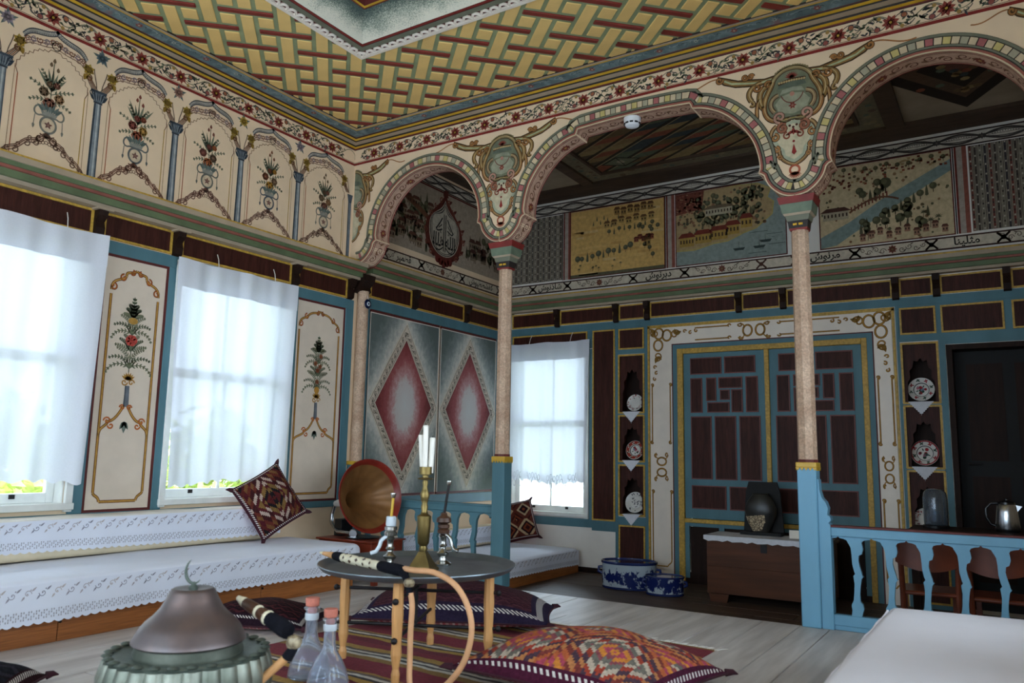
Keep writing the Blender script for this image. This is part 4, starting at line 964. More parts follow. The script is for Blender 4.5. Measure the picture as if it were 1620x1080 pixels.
# ------------------------------------------------------------------ divans
def divans():
    o = thing('pine_divan', 'low pine divan base along the window wall', 'bench', (0, 0, 0))
    L = 5.12
    for i, (a, b) in enumerate(((-1.45, .4), (.4, 2.62), (2.62, 4.1), (4.1, L-.05))): box('front_board', 'pine', .875, .90, a+.002, b-.002, 0, .2, o, .003)
    box('top_board', 'pine', .03, .90, -1.45, L-.05, .19, .21, o); box('end_board', 'pine', .03, .875, L-.075, L-.05, 0, .19, o)
    for y in (.41, 2.63, 4.11): MB().lathe([(.0, -.003), (.009, -.003), (.009, .002), (0, .003)], 8).build('dowel', 'dark_wood', o, loc=(.901, y, .11), rot=(0, PI/2, 0))
    s = thing('divan_mattress', 'long seat mattress under a white lace-edged cover along the window wall', 'mattress', (.49, (L-1.4)/2, .212))
    soft_box('mattress', 'white_cloth', .92, L+1.4, .145, s, .06, puff=.018, n=24, seed=2)
    y0 = (L-1.4)/2
    skirt_cloth(lambda t, d, z: (.455+d, t-y0, z-.212), -1.35, L-.10, .352, .145, .015, s, seed=3)
    b = thing('back_bolster', 'long cream back bolster draped with white embroidered cloth below the windows', 'cushion', (.13, (4.85-1.4)/2, .378))
    soft_box('bolster', 'mattress', .20, 4.85+1.4, .255, b, .05, puff=.004, n=24, seed=4)
    y1 = (4.85-1.4)/2
    soft_box('cover_top', 'bolster_cloth', .215, 4.85+1.4, .05, b, .024, loc=(.004, 0, .222), puff=.004, n=24, seed=4)
    skirt_cloth(lambda t, d, z: (.108+d, t-y1, z-.378), -1.38, 4.83, .64, .435, .006, b, seed=5)
    # alcove divan
    o = thing('pine_divan', 'low pine divan base beyond the balustrade, under the back window', 'bench', (0, 0, ZL))
    box('front_board', 'pine', 1.115, 1.14, 6.05, 8.70, 0, .15, o, .003); box('top_board', 'pine', .03, 1.14, 6.05, 8.70, .15, .165, o)
    s = thing('divan_mattress', 'white covered seat mattress beyond the balustrade, under the back window', 'mattress', (.60, 7.37, ZL+.167))
    soft_box('mattress', 'white_cloth', 1.12, 2.62, .115, s, .05, puff=.02, n=14, seed=6)
    skirt_cloth(lambda t, d, z: (.555+d, t-7.37, z+.0), 6.12, 8.66, .10, -.055, .012, s, seed=7)
    b = thing('back_bolster', 'white embroidered back bolster behind the blue-green balustrade', 'cushion', (.13, 7.37, ZL+.305))
    soft_box('bolster', 'mattress', .20, 2.5, .22, b, .05, puff=.004, seed=8); skirt_cloth(lambda t, d, z: (.105+d, t-7.37, z), 6.14, 8.6, .225, .05, .006, b, seed=9)
    # near right mattress
    o = thing('pine_divan', 'low pine divan base under the plain white mattress', 'bench', (5.70, 1.70, 0)); box('base_box', 'pine', -.57, .57, -3.0, 3.0, 0, .19, o, .004)
    s = thing('sheeted_mattress', 'plain white sheeted mattress in the right foreground', 'mattress', (5.68, 1.70, .192))
    soft_box('sheet', 'sheet', 1.24, 6.16, .17, s, .045, puff=.03, n=16, seed=11)
    MB().tube([(-.616, -3.0+6.0*i/60, .150+.004*sin(i*1.7)) for i in range(61)], .006, 6).build('sheet_piping', 'sheet', s, smooth=True)
divans()

def pillow(name, label, w_, h, t, mats, loc, rot, group=None, p=2.4, n=22, corner=.05, tassels=False):
    """pinched cushion lying in local xy; top = mats[0], underside = mats[1]"""
    o = thing(name, label, 'cushion', loc); o.rotation_euler = rot
    def surf(sg):
        vs = []; uv = []
        for j in range(n+1):
            for i in range(n+1):
                a = 2*i/n-1; b = 2*j/n-1
                pin = 1-corner*(1-b*b) ; pin2 = 1-corner*(1-a*a)
                x = a*w_/2*(pin); y = b*h/2*(pin2)
                k = (max(0, 1-abs(a)**p)*max(0, 1-abs(b)**p))**.62
                z = (sg*t/2 if sg > 0 else -t*.16)*k+.006*sin(7*a+3*b)*k
                vs.append((x, y, z+t/2*.0)); uv.append((i/n, j/n))
        fs = [(j*(n+1)+i, j*(n+1)+i+1, (j+1)*(n+1)+i+1, (j+1)*(n+1)+i) for j in range(n) for i in range(n)]
        if sg < 0: fs = [tuple(reversed(q)) for q in fs]
        ob = mesh_obj('front_cover' if sg > 0 else 'back_cover', vs, fs, mats[0] if sg > 0 else mats[1], o, True)
        ul = ob.data.uv_layers.new(name='UVMap')
        for lp in ob.data.loops: ul.data[lp.index].uv = uv[lp.vertex_index]
    surf(1); surf(-1)
    path = []
    for k in range(4*n):
        sd_, i = divmod(k, n); a = 2*i/n-1
        q = [(a, -1), (1, a), (-a, 1), (-1, -a)][sd_]; path.append((q[0]*w_/2*(1-corner*(1-q[1]**2)), q[1]*h/2*(1-corner*(1-q[0]**2)), 0))
    MB().tube(path+[path[0]], .006, 6).build('piping', mats[2], o, smooth=True)
    for sx in (-1, 1):
        for sy in (-1, 1):
            MB().tube([(sx*w_/2*.97, sy*h/2*.97, 0), (sx*(w_/2+.015), sy*(h/2+.012), .004), (sx*(w_/2+.035), sy*(h/2+.025), -.004)], [.02, .014, .003], 7).build('corner_tuft', mats[2], o, smooth=True)
    return o
M('tuft', '#3c1822', .95, .2, 30, .3); M('tuft_white', '#b8aaa2', .95, .2, 30, .3)
def lean(nx, up_roll):
    """rotation whose local z is nx, local x rolled in that plane"""
    zv = Vector(nx).normalized(); xv = Vector((0, 0, 1)).cross(zv)
    xv = xv.normalized() if xv.length > 1e-3 else Vector((1, 0, 0)); yv = zv.cross(xv)
    c, s = cos(up_roll), sin(up_roll); X = xv*c+yv*s; Y = zv.cross(X)
    return Matrix((X, Y, zv)).transposed().to_euler()
pillow('kilim_cushion', 'dark red kilim cushion standing on its corner against the divan bolster', .47, .50, .17, ('kilim_a', 'ticking', 'tuft'), (.335, 4.62, .70), lean((.90, -.30, .30), .52), p=2.2)
pillow('kilim_cushion', 'rust kilim cushion leaning behind the blue column foot, under the back window', .50, .48, .18, ('kilim_b', 'ticking', 'tuft'), (.42, 8.40, .31), lean((.55, -.75, .30), .22), p=2.2)
pillow('floor_cushion', 'dark maroon floor cushion between the brazier lid and the divan', .78, .52, .24, ('kilim_dark', 'ticking', 'tuft'), (1.50, 3.62, .045), (0, 0, math.radians(24)))
pillow('floor_cushion', 'long plum woven floor cushion lying behind the tray table', 1.30, .66, .40, ('kilim_plum', 'ticking', 'tuft'), (2.46, 4.42, .075), (0, 0, math.radians(27)))
pillow('floor_cushion', 'bright orange and pink hooked kilim floor cushion in the foreground', 1.02, .98, .38, ('kilim_bright', 'ticking', 'tuft'), (3.86, 3.64, .085), (math.radians(-3), 0, math.radians(-4)))
pillow('floor_cushion', 'small black cushion cut off at the lower left corner', .52, .46, .24, ('kilim_black', 'ticking', 'tuft'), (1.68, 1.80, .045), (0, 0, math.radians(40)))

def rug():
    o = thing('kilim_rug', 'striped red, ochre and white kilim rug under the tray table', 'rug', (3.02, 3.60, 0), math.radians(-2))
    w_, h = 2.14, 2.36; nu, nv = 40, 50; uv = []; vs = []; rd = random.Random(2); ph = [rd.uniform(0, 6) for _ in range(5)]
    for j in range(nv+1):
        for i in range(nu+1):
            u, v = i/nu, j/nv; x = (u-.5)*w_+.015*sin(v*5+ph[0]); y = (v-.5)*h+.02*sin(u*4+ph[1])
            vs.append((x, y, .0085+.0025*sin(x*6+ph[2])*sin(y*5+ph[3]))); uv.append((u, v))
    fs = [(j*(nu+1)+i, j*(nu+1)+i+1, (j+1)*(nu+1)+i+1, (j+1)*(nu+1)+i) for j in range(nv) for i in range(nu)]
    # underside so that the rug has thickness
    n0 = len(vs); edge = [i for i in range(nu+1)]+[j*(nu+1)+nu for j in range(1, nv+1)]+[nv*(nu+1)+i for i in range(nu-1, -1, -1)]+[j*(nu+1) for j in range(nv-1, 0, -1)]
    vs += [(vs[i][0], vs[i][1], .001) for i in edge]; uv += [uv[i] for i in edge]; E = len(edge)
    fs += [(edge[(k+1) % E], edge[k], n0+k, n0+(k+1) % E) for k in range(E)]
    ob = mesh_obj('weave', vs, fs, 'kilim_rug', o, True); ul = ob.data.uv_layers.new(name='UVMap')
    for lp in ob.data.loops: ul.data[lp.index].uv = uv[lp.vertex_index]
    mb = MB()
    for sg in (-1, 1):
        for i in range(150):
            x = (i/149-.5)*w_; a = rd.uniform(-.5, .5); l = rd.uniform(.03, .085); y = sg*h/2+.02*sin(i/149*4+ph[1])
            mb.tube([(x, y-sg*.005, .008), (x+a*l*.3, y+sg*l*.5, .006), (x+a*l, y+sg*l, .004)], [.0035, .003, .001], 4)
    f = mb.build('fringe', 'tassel', o); f['kind'] = 'stuff'
rug()

# ------------------------------------------------------------------ tray table and what stands on it
def tray_table():
    cx, cy = 2.88, 3.47
    o = thing('tray_table', 'round dark metal tray table on four turned wooden legs', 'table', (cx, cy, 0))
    MB().lathe([(0, .505), (.47, .503), (.50, .507), (.525, .528), (.535, .531), (.537, .526), (.515, .502), (.49, .494), (0, .492)], 64).build('tray', 'tray_metal', o, smooth=True)
    R = .40; angs = [math.radians(a) for a in (-64, 26, 116, 206)]; tops = []
    for a in angs:
        x, y = R*cos(a), R*sin(a); tops.append((x, y))
        MB().lathe([(.020, .012), (.022, .05), (.016, .075), (.020, .10), (.027, .14), (.024, .20), (.026, .26), (.029, .33), (.027, .40), (.026, .493)], 8).build('leg', 'leg_wood', o, loc=(x, y, 0))
    for z, pairs in ((.40, ((0, 1), (2, 3), (0, 3), (1, 2))), (.22, ((0, 2), (1, 3)))):
        pass
    for z, (a, b) in ((.40, (0, 2)), (.385, (1, 3)), (.215, (0, 2)), (.20, (1, 3))):
        (x0, y0), (x1, y1) = tops[a], tops[b]; dx, dy = (x1-x0), (y1-y0); l = math.hypot(dx, dy); e = .05/l
        MB().tube([(x0-dx*e, y0-dy*e, z), (x1+dx*e, y1+dy*e, z)], .009, 8).build('stretcher', 'iron', o)
        for (x, y) in ((x0-dx*e, y0-dy*e), (x1+dx*e, y1+dy*e)): MB().lathe([(0, -.017), (.012, -.012), (.017, 0), (.012, .012), (0, .017)], 10, (x, y, z)).build('knob', 'iron', o, smooth=True)
    MB().tube([(0, 0, .19), (0, 0, .41)], .010, 8).build('spindle', 'iron', o)
    return cx, cy
tray_table(); ZT = .5065
def candlestick():
    o = thing('brass_candlestick', 'tall brass candlestick with a square foot holding white candles', 'candlestick', (2.995, 3.37, ZT), .35)
    mb = MB(); sq = [(.078, 0), (.078, .012), (.066, .022), (.062, .03), (.03, .085), (.022, .10)]
    MB().lathe([(r*1.25, z) for r, z in sq], 4).build('foot', 'brass', o, rot=(0, 0, PI/4))
    MB().lathe([(.020, .10), (.024, .115), (.020, .13), (.031, .145), (.036, .24), (.038, .285), (.022, .295), (.016, .31), (.020, .335), (.015, .35), (.021, .37), (.026, .40), (.018, .42), (.013, .44), (.017, .46), (.013, .475)], 14).build('stem', 'brass', o, smooth=True)
    MB().lathe([(.013, .475), (.040, .478), (.042, .484), (.018, .488), (.018, .50), (.034, .505), (.034, .545), (.030, .545), (.030, .51), (0, .51)], 18).build('socket', 'brass', o, smooth=True)
    return o
candlestick()
for (dx, dy, h, tx, ty, r_, lab) in ((-.018, .004, .205, -.02, .0, .0155, 'white candle, leaning, left of the three in the brass candlestick'), (.004, -.016, .255, .0, .0, .0145, 'white candle, tallest of the three in the brass candlestick'), (.019, .010, .19, .008, 0, .0155, 'white candle, shortest of the three in the brass candlestick')):
    c = thing('candle', lab, 'candle', (2.995+dx*.85, 3.37+dy+dx*.5, ZT+.512), 0, 'candles in the brass candlestick')
    MB().tube([(0, 0, 0), (tx*.5, ty, h*.5), (tx, ty, h-.004), (tx, ty, h)], [r_, r_, r_, r_*.7], 12).build('wax', 'candle', c, smooth=True); MB().tube([(tx, ty, h), (tx+.001, ty, h+.008)], .0012, 5).build('wick', 'vent_black', c)
def pipe_stem(loc, rot, label, tall, tube_dir, sc=1.0, white=True):
    o = thing('water_pipe_top', label, 'water pipe', loc, rot); m_ = 'silver'
    MB().lathe([(.050*sc, 0), (.052*sc, .008), (.040*sc, .016), (.022*sc, .026), (.020*sc, .04), (.034*sc, .055), (.036*sc, .066), (.020*sc, .078), (.016*sc, .095), (.024*sc, .105), (.016*sc, .118), (.018*sc, .15), (.026*sc, .158), (.018*sc, .168)], 18).build('stem', m_, o, smooth=True)
    MB().lathe([(.018*sc, .168), (.034*sc, .174), (.036*sc, .19), (.026*sc, .197), (.034*sc, .204), (.034*sc, .22), (.02*sc, .224)], 18).build('collar', m_ if white else 'horn_brown', o, smooth=True)
    if white: MB().lathe([(.026, .224), (.029, .23), (.027, .272), (.022, .276), (0, .274)], 14).build('bowl', 'porcelain', o, smooth=True)
    else: MB().lathe([(.02, .224), (.045, .236), (.040, .258), (.022, .268), (.016, .285), (.0, .285)], 14).build('bowl', 'horn_brown', o, smooth=True)
    d = tube_dir; MB().tube([(0, 0, .165), (d[0]*.03, d[1]*.03, .163), (d[0]*.05, d[1]*.05, .145), (d[0]*.058, d[1]*.058, .115), (d[0]*.075, d[1]*.075, .088), (d[0]*.105, d[1]*.105, .078)], .011, 10).build('side_tube', 'porcelain' if white else m_, o, smooth=True)
    h = .27; MB().tube([(0, 0, h), (tall[0]*.5, tall[1]*.5, h+tall[2]*.5), tall[:2]+(h+tall[2],)], .008, 10).build('rod', 'gold' if white else 'iron', o, smooth=True)
    MB().lathe([(.009, 0), (.011, .004), (.016, .022), (.015, .026), (0, .026)], 12).build('rod_tip', m_, o, smooth=True, loc=(tall[0], tall[1], h+tall[2]-.002))
pipe_stem((2.80, 3.33, ZT), 0, 'silver water pipe top with white bowl and yellow rod, left of the candlestick', (.006, .003, .105), (-.84, -.54))
pipe_stem((2.93, 3.63, ZT), 0, 'silver water pipe top with brown bowl and grey rod, right of the candlestick', (.02, .012, .17), (.84, .2), .98, False)

def hose_handle(o, p0, p1, r=.026):
    p0 = Vector(p0); p1 = Vector(p1); f = lambda t: p0+(p1-p0)*t
    def seg(nm, mt, a, b, ra, rb): return MB().tube([f(a), f(a+(b-a)*.15), f(a+(b-a)*.85), f(b)], [ra*.9, ra, rb, rb*.9], 12).build(nm, mt, o, smooth=True)
    seg('mouthpiece', 'ivory', 0, .05, r*.22, r*.42); seg('wrapped_neck', 'leather', .05, .20, r*.45, r*.72); seg('cloth_wrap', 'black_cloth', .20, .31, r*.9, r*1.02)
    h = seg('handle', 'ivory', .31, .76, r*1.0, r*.92); seg('cloth_wrap', 'black_cloth', .76, 1.0, r*1.05, r*1.12)
    ax = (p1-p0).normalized(); sd_ = ax.orthogonal().normalized(); up = ax.cross(sd_)
    mb = MB()
    for k in range(5):
        for j in range(6):
            a = j*PI/3+k*.5; c = f(.36+.08*k); n_ = cos(a)*sd_+sin(a)*up; s2 = -sin(a)*sd_+cos(a)*up; q = r*.985
            w1 = .016 if (j+k) % 2 else .010
            mb.add([c+n_*q-ax*w1, c+n_*q*1.02+s2*.010, c+n_*q+ax*w1, c+n_*q*1.02-s2*.010, c+n_*(q*1.05)], [(0, 1, 4), (1, 2, 4), (2, 3, 4), (3, 0, 4)])
    mb.build('inlay', 'horn_brown', h)['kind'] = 'stuff'
def hose_one():
    o = thing('pipe_hose', 'tan water pipe hose looping down from the tray with an inlaid handle', 'hose')
    hose_handle(o, (2.345, 3.262, .560), (3.13, 3.045, .555))
    MB().lathe([(0, -.022), (.022, -.016), (.028, 0), (.02, .016), (0, .022)], 12).build('bead', 'mottled', o, smooth=True, loc=(3.225, 2.985, .515)); MB().tube([(3.13, 3.045, .553), (3.18, 3.01, .54), (3.225, 2.985, .50), (3.235, 2.98, .46)], [.026, .018, .014, .017], 10).build('knotted_cloth', 'black_cloth', o, smooth=True)
    A = [(3.150, 3.04, .568), (3.264, 2.97, .578), (3.395, 2.96, .580), (3.523, 2.95, .537), (3.595, 2.95, .449), (3.616, 2.95, .344), (3.579, 2.95, .218), (3.492, 2.95, .112), (3.40, 2.94, .055), (3.32, 2.93, .05), (3.285, 2.94, .09), (3.266, 2.96, .186), (3.256, 2.97, .297), (3.256, 2.975, .411), (3.240, 2.98, .47)]
    B = []
    for i in range(len(A)-1):
        p0, p1, p2, p3 = [Vector(A[max(0, min(len(A)-1, i+k))]) for k in (-1, 0, 1, 2)]
        for k in range(6): t = k/6; B.append(.5*(2*p1+(p2-p0)*t+(2*p0-5*p1+4*p2-p3)*t*t+(-p0+3*p1-3*p2+p3)*t**3))
    B.append(Vector(A[-1])); MB().tube(B, .0135, 10).build('hose', 'leather_pink', o, smooth=True)
hose_one()
def hose_two():
    o = thing('pipe_hose', 'dark handled water pipe hose resting on the brazier shoulder', 'hose')
    p0 = Vector((2.99, 2.22, .512)); p1 = Vector((3.30, 2.19, .437)); f = lambda t: p0+(p1-p0)*t
    for nm, mt, a, b, r0, r1 in (('handle', 'ivory', -.12, .05, .012, .02), ('handle', 'horn_brown', .05, .32, .022, .024), ('ring', 'ivory', .32, .37, .026, .026), ('handle', 'horn_brown', .37, .52, .024, .025), ('ring', 'ivory', .52, .58, .029, .029), ('cloth_wrap', 'black_cloth', .58, .98, .030, .033)):
        MB().tube([f(a), f(a+(b-a)*.2), f(a+(b-a)*.8), f(b)], [r0*.9, r0, r1, r1*.9], 12).build(nm, mt, o, smooth=True)
    MB().lathe([(0, -.03), (.026, -.018), (.03, 0), (.024, .018), (0, .03)], 12).build('bead', 'mottled', o, smooth=True, loc=(3.328, 2.19, .405)); MB().tube([(3.328, 2.19, .385), (3.305, 2.18, .345)], [.018, .022], 10).build('cloth_wrap', 'black_cloth', o, smooth=True)
    pts = [(3.31, 2.18, .352), (3.255, 2.16, .300), (3.195, 2.12, .235), (3.17, 2.02, .12), (3.22, 1.90, .04), (3.34, 1.80, .02), (3.5, 1.7, .018)]
    MB().tube([Vector(q) for q in pts], .016, 10).build('hose', 'leather', o, smooth=True)
hose_two()
def brazier():
    o = thing('brazier', 'fluted grey metal brazier with a copper lid and crescent finial', 'brazier', (2.955, 2.005, 0), .1); o.scale = (.9, .9, .9)
    n = 28; fl = lambda a, z: 1+.045*abs(cos(a*n/2))**.7
    MB().lathe([(.20, 0), (.25, .01), (.24, .05), (.26, .10), (.31, .18), (.335, .26), (.336, .32), (.325, .36), (.318, .385)], n*8, flute=fl).build('fluted_bowl', 'tin', o, smooth=True)
    MB().lathe([(.318, .383), (.324, .394), (.312, .402), (.300, .396), (.24, .388), (.19, .386), (.19, .38), (0, .38)], 96).build('shoulder', 'verdigris', o, smooth=True)
    bd = MB().lathe([(0, -.008), (.016, -.006), (.024, 0), (.016, .006), (0, .009)], 10).build('rim_bead', 'verdigris', o, smooth=True)
    for i in range(n*1):
        a = 2*PI*i/n; loc = (.313*cos(a), .313*sin(a), .402)
        if i == 0: bd.location = loc
        else: inst(bd, 'rim_bead', loc, None, o)
    MB().lathe([(.218, .386), (.222, .40), (.214, .425), (.217, .435), (0, .436)], 64).build('lid_collar', 'tin', o, smooth=True)
    MB().lathe([(.222, .434), (.232, .442), (.230, .450), (.222, .462), (.205, .495), (.185, .52), (.155, .545), (.128, .575), (.108, .61), (.094, .64), (.088, .650), (.080, .655), (.06, .652), (0, .645)], 64).build('lid', 'copper_lid', o, smooth=True)
    MB().lathe([(.018, .646), (.020, .66), (.010, .668), (.006, .68)], 12).build('finial_base', 'verdigris', o, smooth=True)
    pts = []; rad = []
    for i in range(15):
        t = -2.35+i/14*3.45; pts.append((-.036*cos(t)*.84, -.036*cos(t)*.54, .725+.052*sin(t))); rad.append(.0015+.006*sin(PI*i/14))
    MB().tube(pts, rad, 8).build('crescent', 'verdigris', o, smooth=True)
brazier()
def bottle(loc, label, sc):
    o = thing('glass_bottle', label, 'bottle', loc, 0, 'glass bottles by the tray table')
    s = sc; outer = [(.085, 0), (.092, .006), (.090, .03), (.078, .075), (.058, .115), (.036, .15), (.027, .185), (.025, .24), (.026, .275), (.034, .282), (.036, .288), (.028, .294)]
    inner = [(r-.005, z+(.006 if z < .01 else 0)) for r, z in outer if z < .28][::-1]
    MB().lathe([(r*s, z*s) for r, z in outer]+[(.022*s, .294*s)]+[(max(.001, r)*s, z*s) for r, z in inner]+[(0.0001, .012*s)], 28).build('bottle_glass', 'glass_clear', o, smooth=True)
    MB().lathe([(.019*s, .262*s), (.0215*s, .293*s), (.029*s, .297*s), (.031*s, .325*s), (.029*s, .330*s), (0, .330*s)], 16).build('stopper', 'cork', o, smooth=True); MB().lathe([(.029*s, .238*s), (.030*s, .242*s), (.030*s, .262*s), (.029*s, .266*s)], 16).build('neck_band', 'porcelain', o, smooth=True)
bottle((2.64, 2.94, .012), 'clear glass bottle with salmon stopper, further of the two', 1.15); bottle((2.845, 2.865, .012), 'clear glass bottle with salmon stopper, nearer of the two', 1.09)

# ------------------------------------------------------------------ gramophone
def gramophone():
    t = thing('gramophone_stand', 'small dark table under the gramophone at the divan end', 'table', (.62, 5.42, 0)); box('table_top', 'mahogany', -.42, .42, -.24, .24, .17, .20, t, .004)
    for sx in (-1, 1):
        for sy in (-1, 1): box('leg', 'mahogany', sx*.38-.022, sx*.38+.022, sy*.2-.022, sy*.2+.022, 0, .17, t)
    o = thing('gramophone', 'gramophone with a big red-rimmed brown horn beside the divan', 'gramophone', (.62, 5.42, .201))
    box('case', 'mahogany', -.30, .34, -.21, .21, .0, .145, o, .008); box('case_moulding', 'mahogany', -.32, .36, -.225, .225, .145, .16, o, .004); box('case_plinth', 'mahogany', -.32, .36, -.225, .225, 0, .03, o, .004)
    MB().lathe([(0, .163), (.145, .163), (.15, .168), (.145, .174), (0, .174)], 40).build('turntable', 'record', o, smooth=True, loc=(.06, -.02, 0))
    M_ = Vector((.12, .0, .535)); ax = Vector((.95, -.24, .17)).normalized(); sd_ = ax.cross(Vector((0, 0, 1))).normalized(); up = sd_.cross(ax)
    def horn(nm, mt, prof, seg=96, fl=0, thick=0):
        vs = []
        for r, d in prof:
            for i in range(seg):
                a = 2*PI*i/seg; rr = r*(1+fl*abs(cos(a*8))*min(1, r/.2)); vs.append(M_+ax*d+sd_*(rr*cos(a))+up*(rr*sin(a)))
        fs = [(k*seg+i, k*seg+(i+1) % seg, (k+1)*seg+(i+1) % seg, (k+1)*seg+i) for k in range(len(prof)-1) for i in range(seg)]
        return MB().add(vs, fs).build(nm, mt, o, smooth=True)
    inn = [(.322, 0), (.30, -.035), (.255, -.08), (.20, -.13), (.14, -.20), (.09, -.28), (.06, -.37), (.036, -.47), (.022, -.60)]
    horn('horn_inside', 'horn_brown_gold', [(r, d) for r, d in inn], fl=.03); horn('horn_rim', 'horn_red', [(.288, -.045), (.305, -.025), (.324, .002), (.332, .004), (.334, -.002), (.308, -.045)]); horn('horn_outside', 'white_metal', [(r+.006, d-.004) for r, d in inn], fl=.02)
    T = M_+ax*(-.60)
    MB().tube([T, T+Vector((-.03, .01, -.03)), T+Vector((-.045, .0, -.10)), T+Vector((-.04, -.01, -.17)), T+Vector((.03, -.05, -.205)), (-.18, -.09, .205), (.0, -.10, .20)], .018, 12).build('tone_arm', 'chrome', o, smooth=True)
    MB().lathe([(0, -.012), (.035, -.012), (.042, 0), (.035, .012), (0, .012)], 20).build('sound_box', 'chrome', o, smooth=True, loc=(.02, -.10, .20), rot=(PI/2, 0, .5))
    box('horn_bracket', 'black_gloss', -.29, -.20, -.03, .12, .16, .31, o, .004)
    MB().tube([(.36, -.03, .09), (.41, -.03, .09), (.42, -.03, .05), (.45, -.03, .05)], .008, 8).build('crank', 'chrome', o, smooth=True)
M('horn_brown_gold', '#7d5530', .45, .25, 4, .06, col2='#94683a', metal=.25); M('white_metal', '#c6c4c0', .4, .15, 8, .05)
gramophone()

# ------------------------------------------------------------------ alcove things
m, g, p = newmat('blue_white'); n1 = g.noise(g.coord('Object', (1, 1, .75)), 13, 6, .7); c = g.sep(g.coord('Object')); zz = g.math('DIVIDE', c[2], .3)
f = g.ramp(g.math('ADD', n1, g.math('MULTIPLY', g.math('ABSOLUTE', g.math('SUBTRACT', zz, .38)), -.55)), [(.37, (0, 0, 0)), (.41, (1, 1, 1))])
g.put(p.inputs['Base Color'], g.mix(f, hexc('#aab6c0'), hexc('#17245c'))); p.inputs['Roughness'].default_value = .12
def basin(loc, rx, ry, h, label, rot):
    o = thing('porcelain_basin', label, 'basin', loc, rot, 'blue and white basins')
    def lathe(nm, mt, prof):
        ob = MB().lathe(prof, 48).build(nm, mt, o, smooth=True)
        for v in ob.data.vertices: v.co.y *= ry/rx
        return ob
    lathe('bowl', 'blue_white', [(0, .004), (rx*.93, 0), (rx*.96, .01), (rx*.95, .03), (rx*.98, h*.3), (rx*.97, h*.8), (rx*.985, h*.93), (rx*.95, h*.93), (rx*.94, h*.2), (0, h*.12)])
    lathe('rim', 'rim_blue', [(rx*.95, h*.90), (rx*1.0, h*.90), (rx*1.02, h*.95), (rx*1.0, h), (rx*.96, h), (rx*.945, h*.95)]); lathe('foot_band', 'rim_blue', [(rx*.935, .0), (rx*.975, .004), (rx*.972, .022), (rx*.94, .026)])
    for s in (-1, 1): MB().tube([(s*rx*.97, 0, h*.72), (s*rx*1.10, 0, h*.70), (s*rx*1.12, 0, h*.55), (s*rx*.97, 0, h*.48)], .016, 10).build('handle', 'rim_blue', o, smooth=True)
M('rim_blue', '#1d2b5e', .12, .2, 9, 0, spec=.6)
basin((2.10, 8.04, ZL), .30, .22, .285, 'large oval blue and white porcelain basin on the lower floor', .25); basin((2.565, 7.88, ZL), .20, .16, .19, 'smaller blue and white porcelain basin beside the chest', .25)
def chest():
    o = thing('wooden_chest', 'dark wooden chest standing in front of the cupboard', 'chest', (3.04, 7.80, ZL)); W, D, Hh = 1.12, .55, .655
    for k in range(2): box('front_board', 'chest_wood', .01, W-.01, 0, .03, .085+k*.258, .085+(k+1)*.258-.001, o, .001)
    box('side_board', 'chest_wood', 0, .03, .005, D, .08, .60, o); box('side_board', 'chest_wood', W-.03, W, .005, D, .08, .60, o); box('back_board', 'chest_wood', .03, W-.03, D-.03, D, .08, .60, o); box('lid', 'chest_wood', -.025, W+.025, -.025, D+.01, .60, Hh-.025, o, .006)
    for a in (.03, W-.21): MB().prism([(a, 0), (a+.16, 0), (a+.18, .08), (a-.02, .08)], .01, .04, lambda x, z, d: (x, d, z)).build('foot', 'chest_wood', o); box('foot', 'chest_wood', a, a+.16, D-.05, D-.02, 0, .08, o)
    MB().lathe([(0, 0), (.014, .002), (.018, .012), (.01, .02), (0, .022)], 12).build('knob', 'iron', o, rot=(PI/2, 0, 0), loc=(1.02, 0, .47)); box('lock_plate', 'iron', .53, .59, -.004, 0, .50, .58, o)
    c = thing('lace_cloth', 'white lace cloth hanging over the front edge of the chest', 'cloth', (3.04, 7.80, ZL+Hh-.022)); n = 60
    MB().grid(n, 6, lambda u, v: ((-.02+1.15*u), (.45-.48*v), .004+.002*sin(u*30))).build('cloth', 'lace', c, smooth=True)
    pts = [(-.02, .004)]; 
    for i in range(25): a = -.02+1.15*i/24; pts.append((a, -.035-.018*abs(sin(i*1.9))))
    pts += [(1.13, .004)]; MB().prism(pts, -.031, -.028, lambda x, z, d: (x, d, z)).build('lace_edge', 'lace', c)
    b = thing('vase_case', 'dark upright display board behind the painted vase on the chest', 'display board', (3.50, 8.13, ZL+Hh-.015)); MB().prism([(-.20, 0), (.20, 0), (.17, .42), (.14, .52), (-.14, .52), (-.17, .42)], 0, .03, lambda x, z, d: (x, d+.06, z)).build('board', 'soft_black', b); box('plinth', 'soft_black', -.20, .20, -.07, .09, 0, .03, b)
    v = thing('vase', 'dark round vase with a pale patterned band on the chest', 'vase', (3.50, 8.10, ZL+Hh+.016)); MB().lathe([(.075, 0), (.08, .01), (.12, .09), (.155, .18), (.158, .23), (.13, .30), (.09, .355), (.075, .37), (.082, .38), (.07, .38), (0, .36)], 36).build('body', 'vase_dark', v, smooth=True)
    for q in v.children[0].data.vertices: q.co.y *= .42
    ob = MB().lathe([(.082, .014), (.1215, .09), (.150, .165), (.1505, .166)], 36).build('patterned_band', 'vase_band', v, smooth=True)
    for q in ob.data.vertices: q.co.y *= .425; q.co.z += q.co.x*.12
    k = thing('paper_card', 'small white folded card on the chest beside the column', 'card', (3.86, 7.98, ZL+Hh-.014), .2); MB().prism([(-.01, 0), (.05, 0), (.022, .075), (.018, .075)], -.06, .06, lambda a, z, d: (d, a, z)).build('folded_card', 'candle', k)
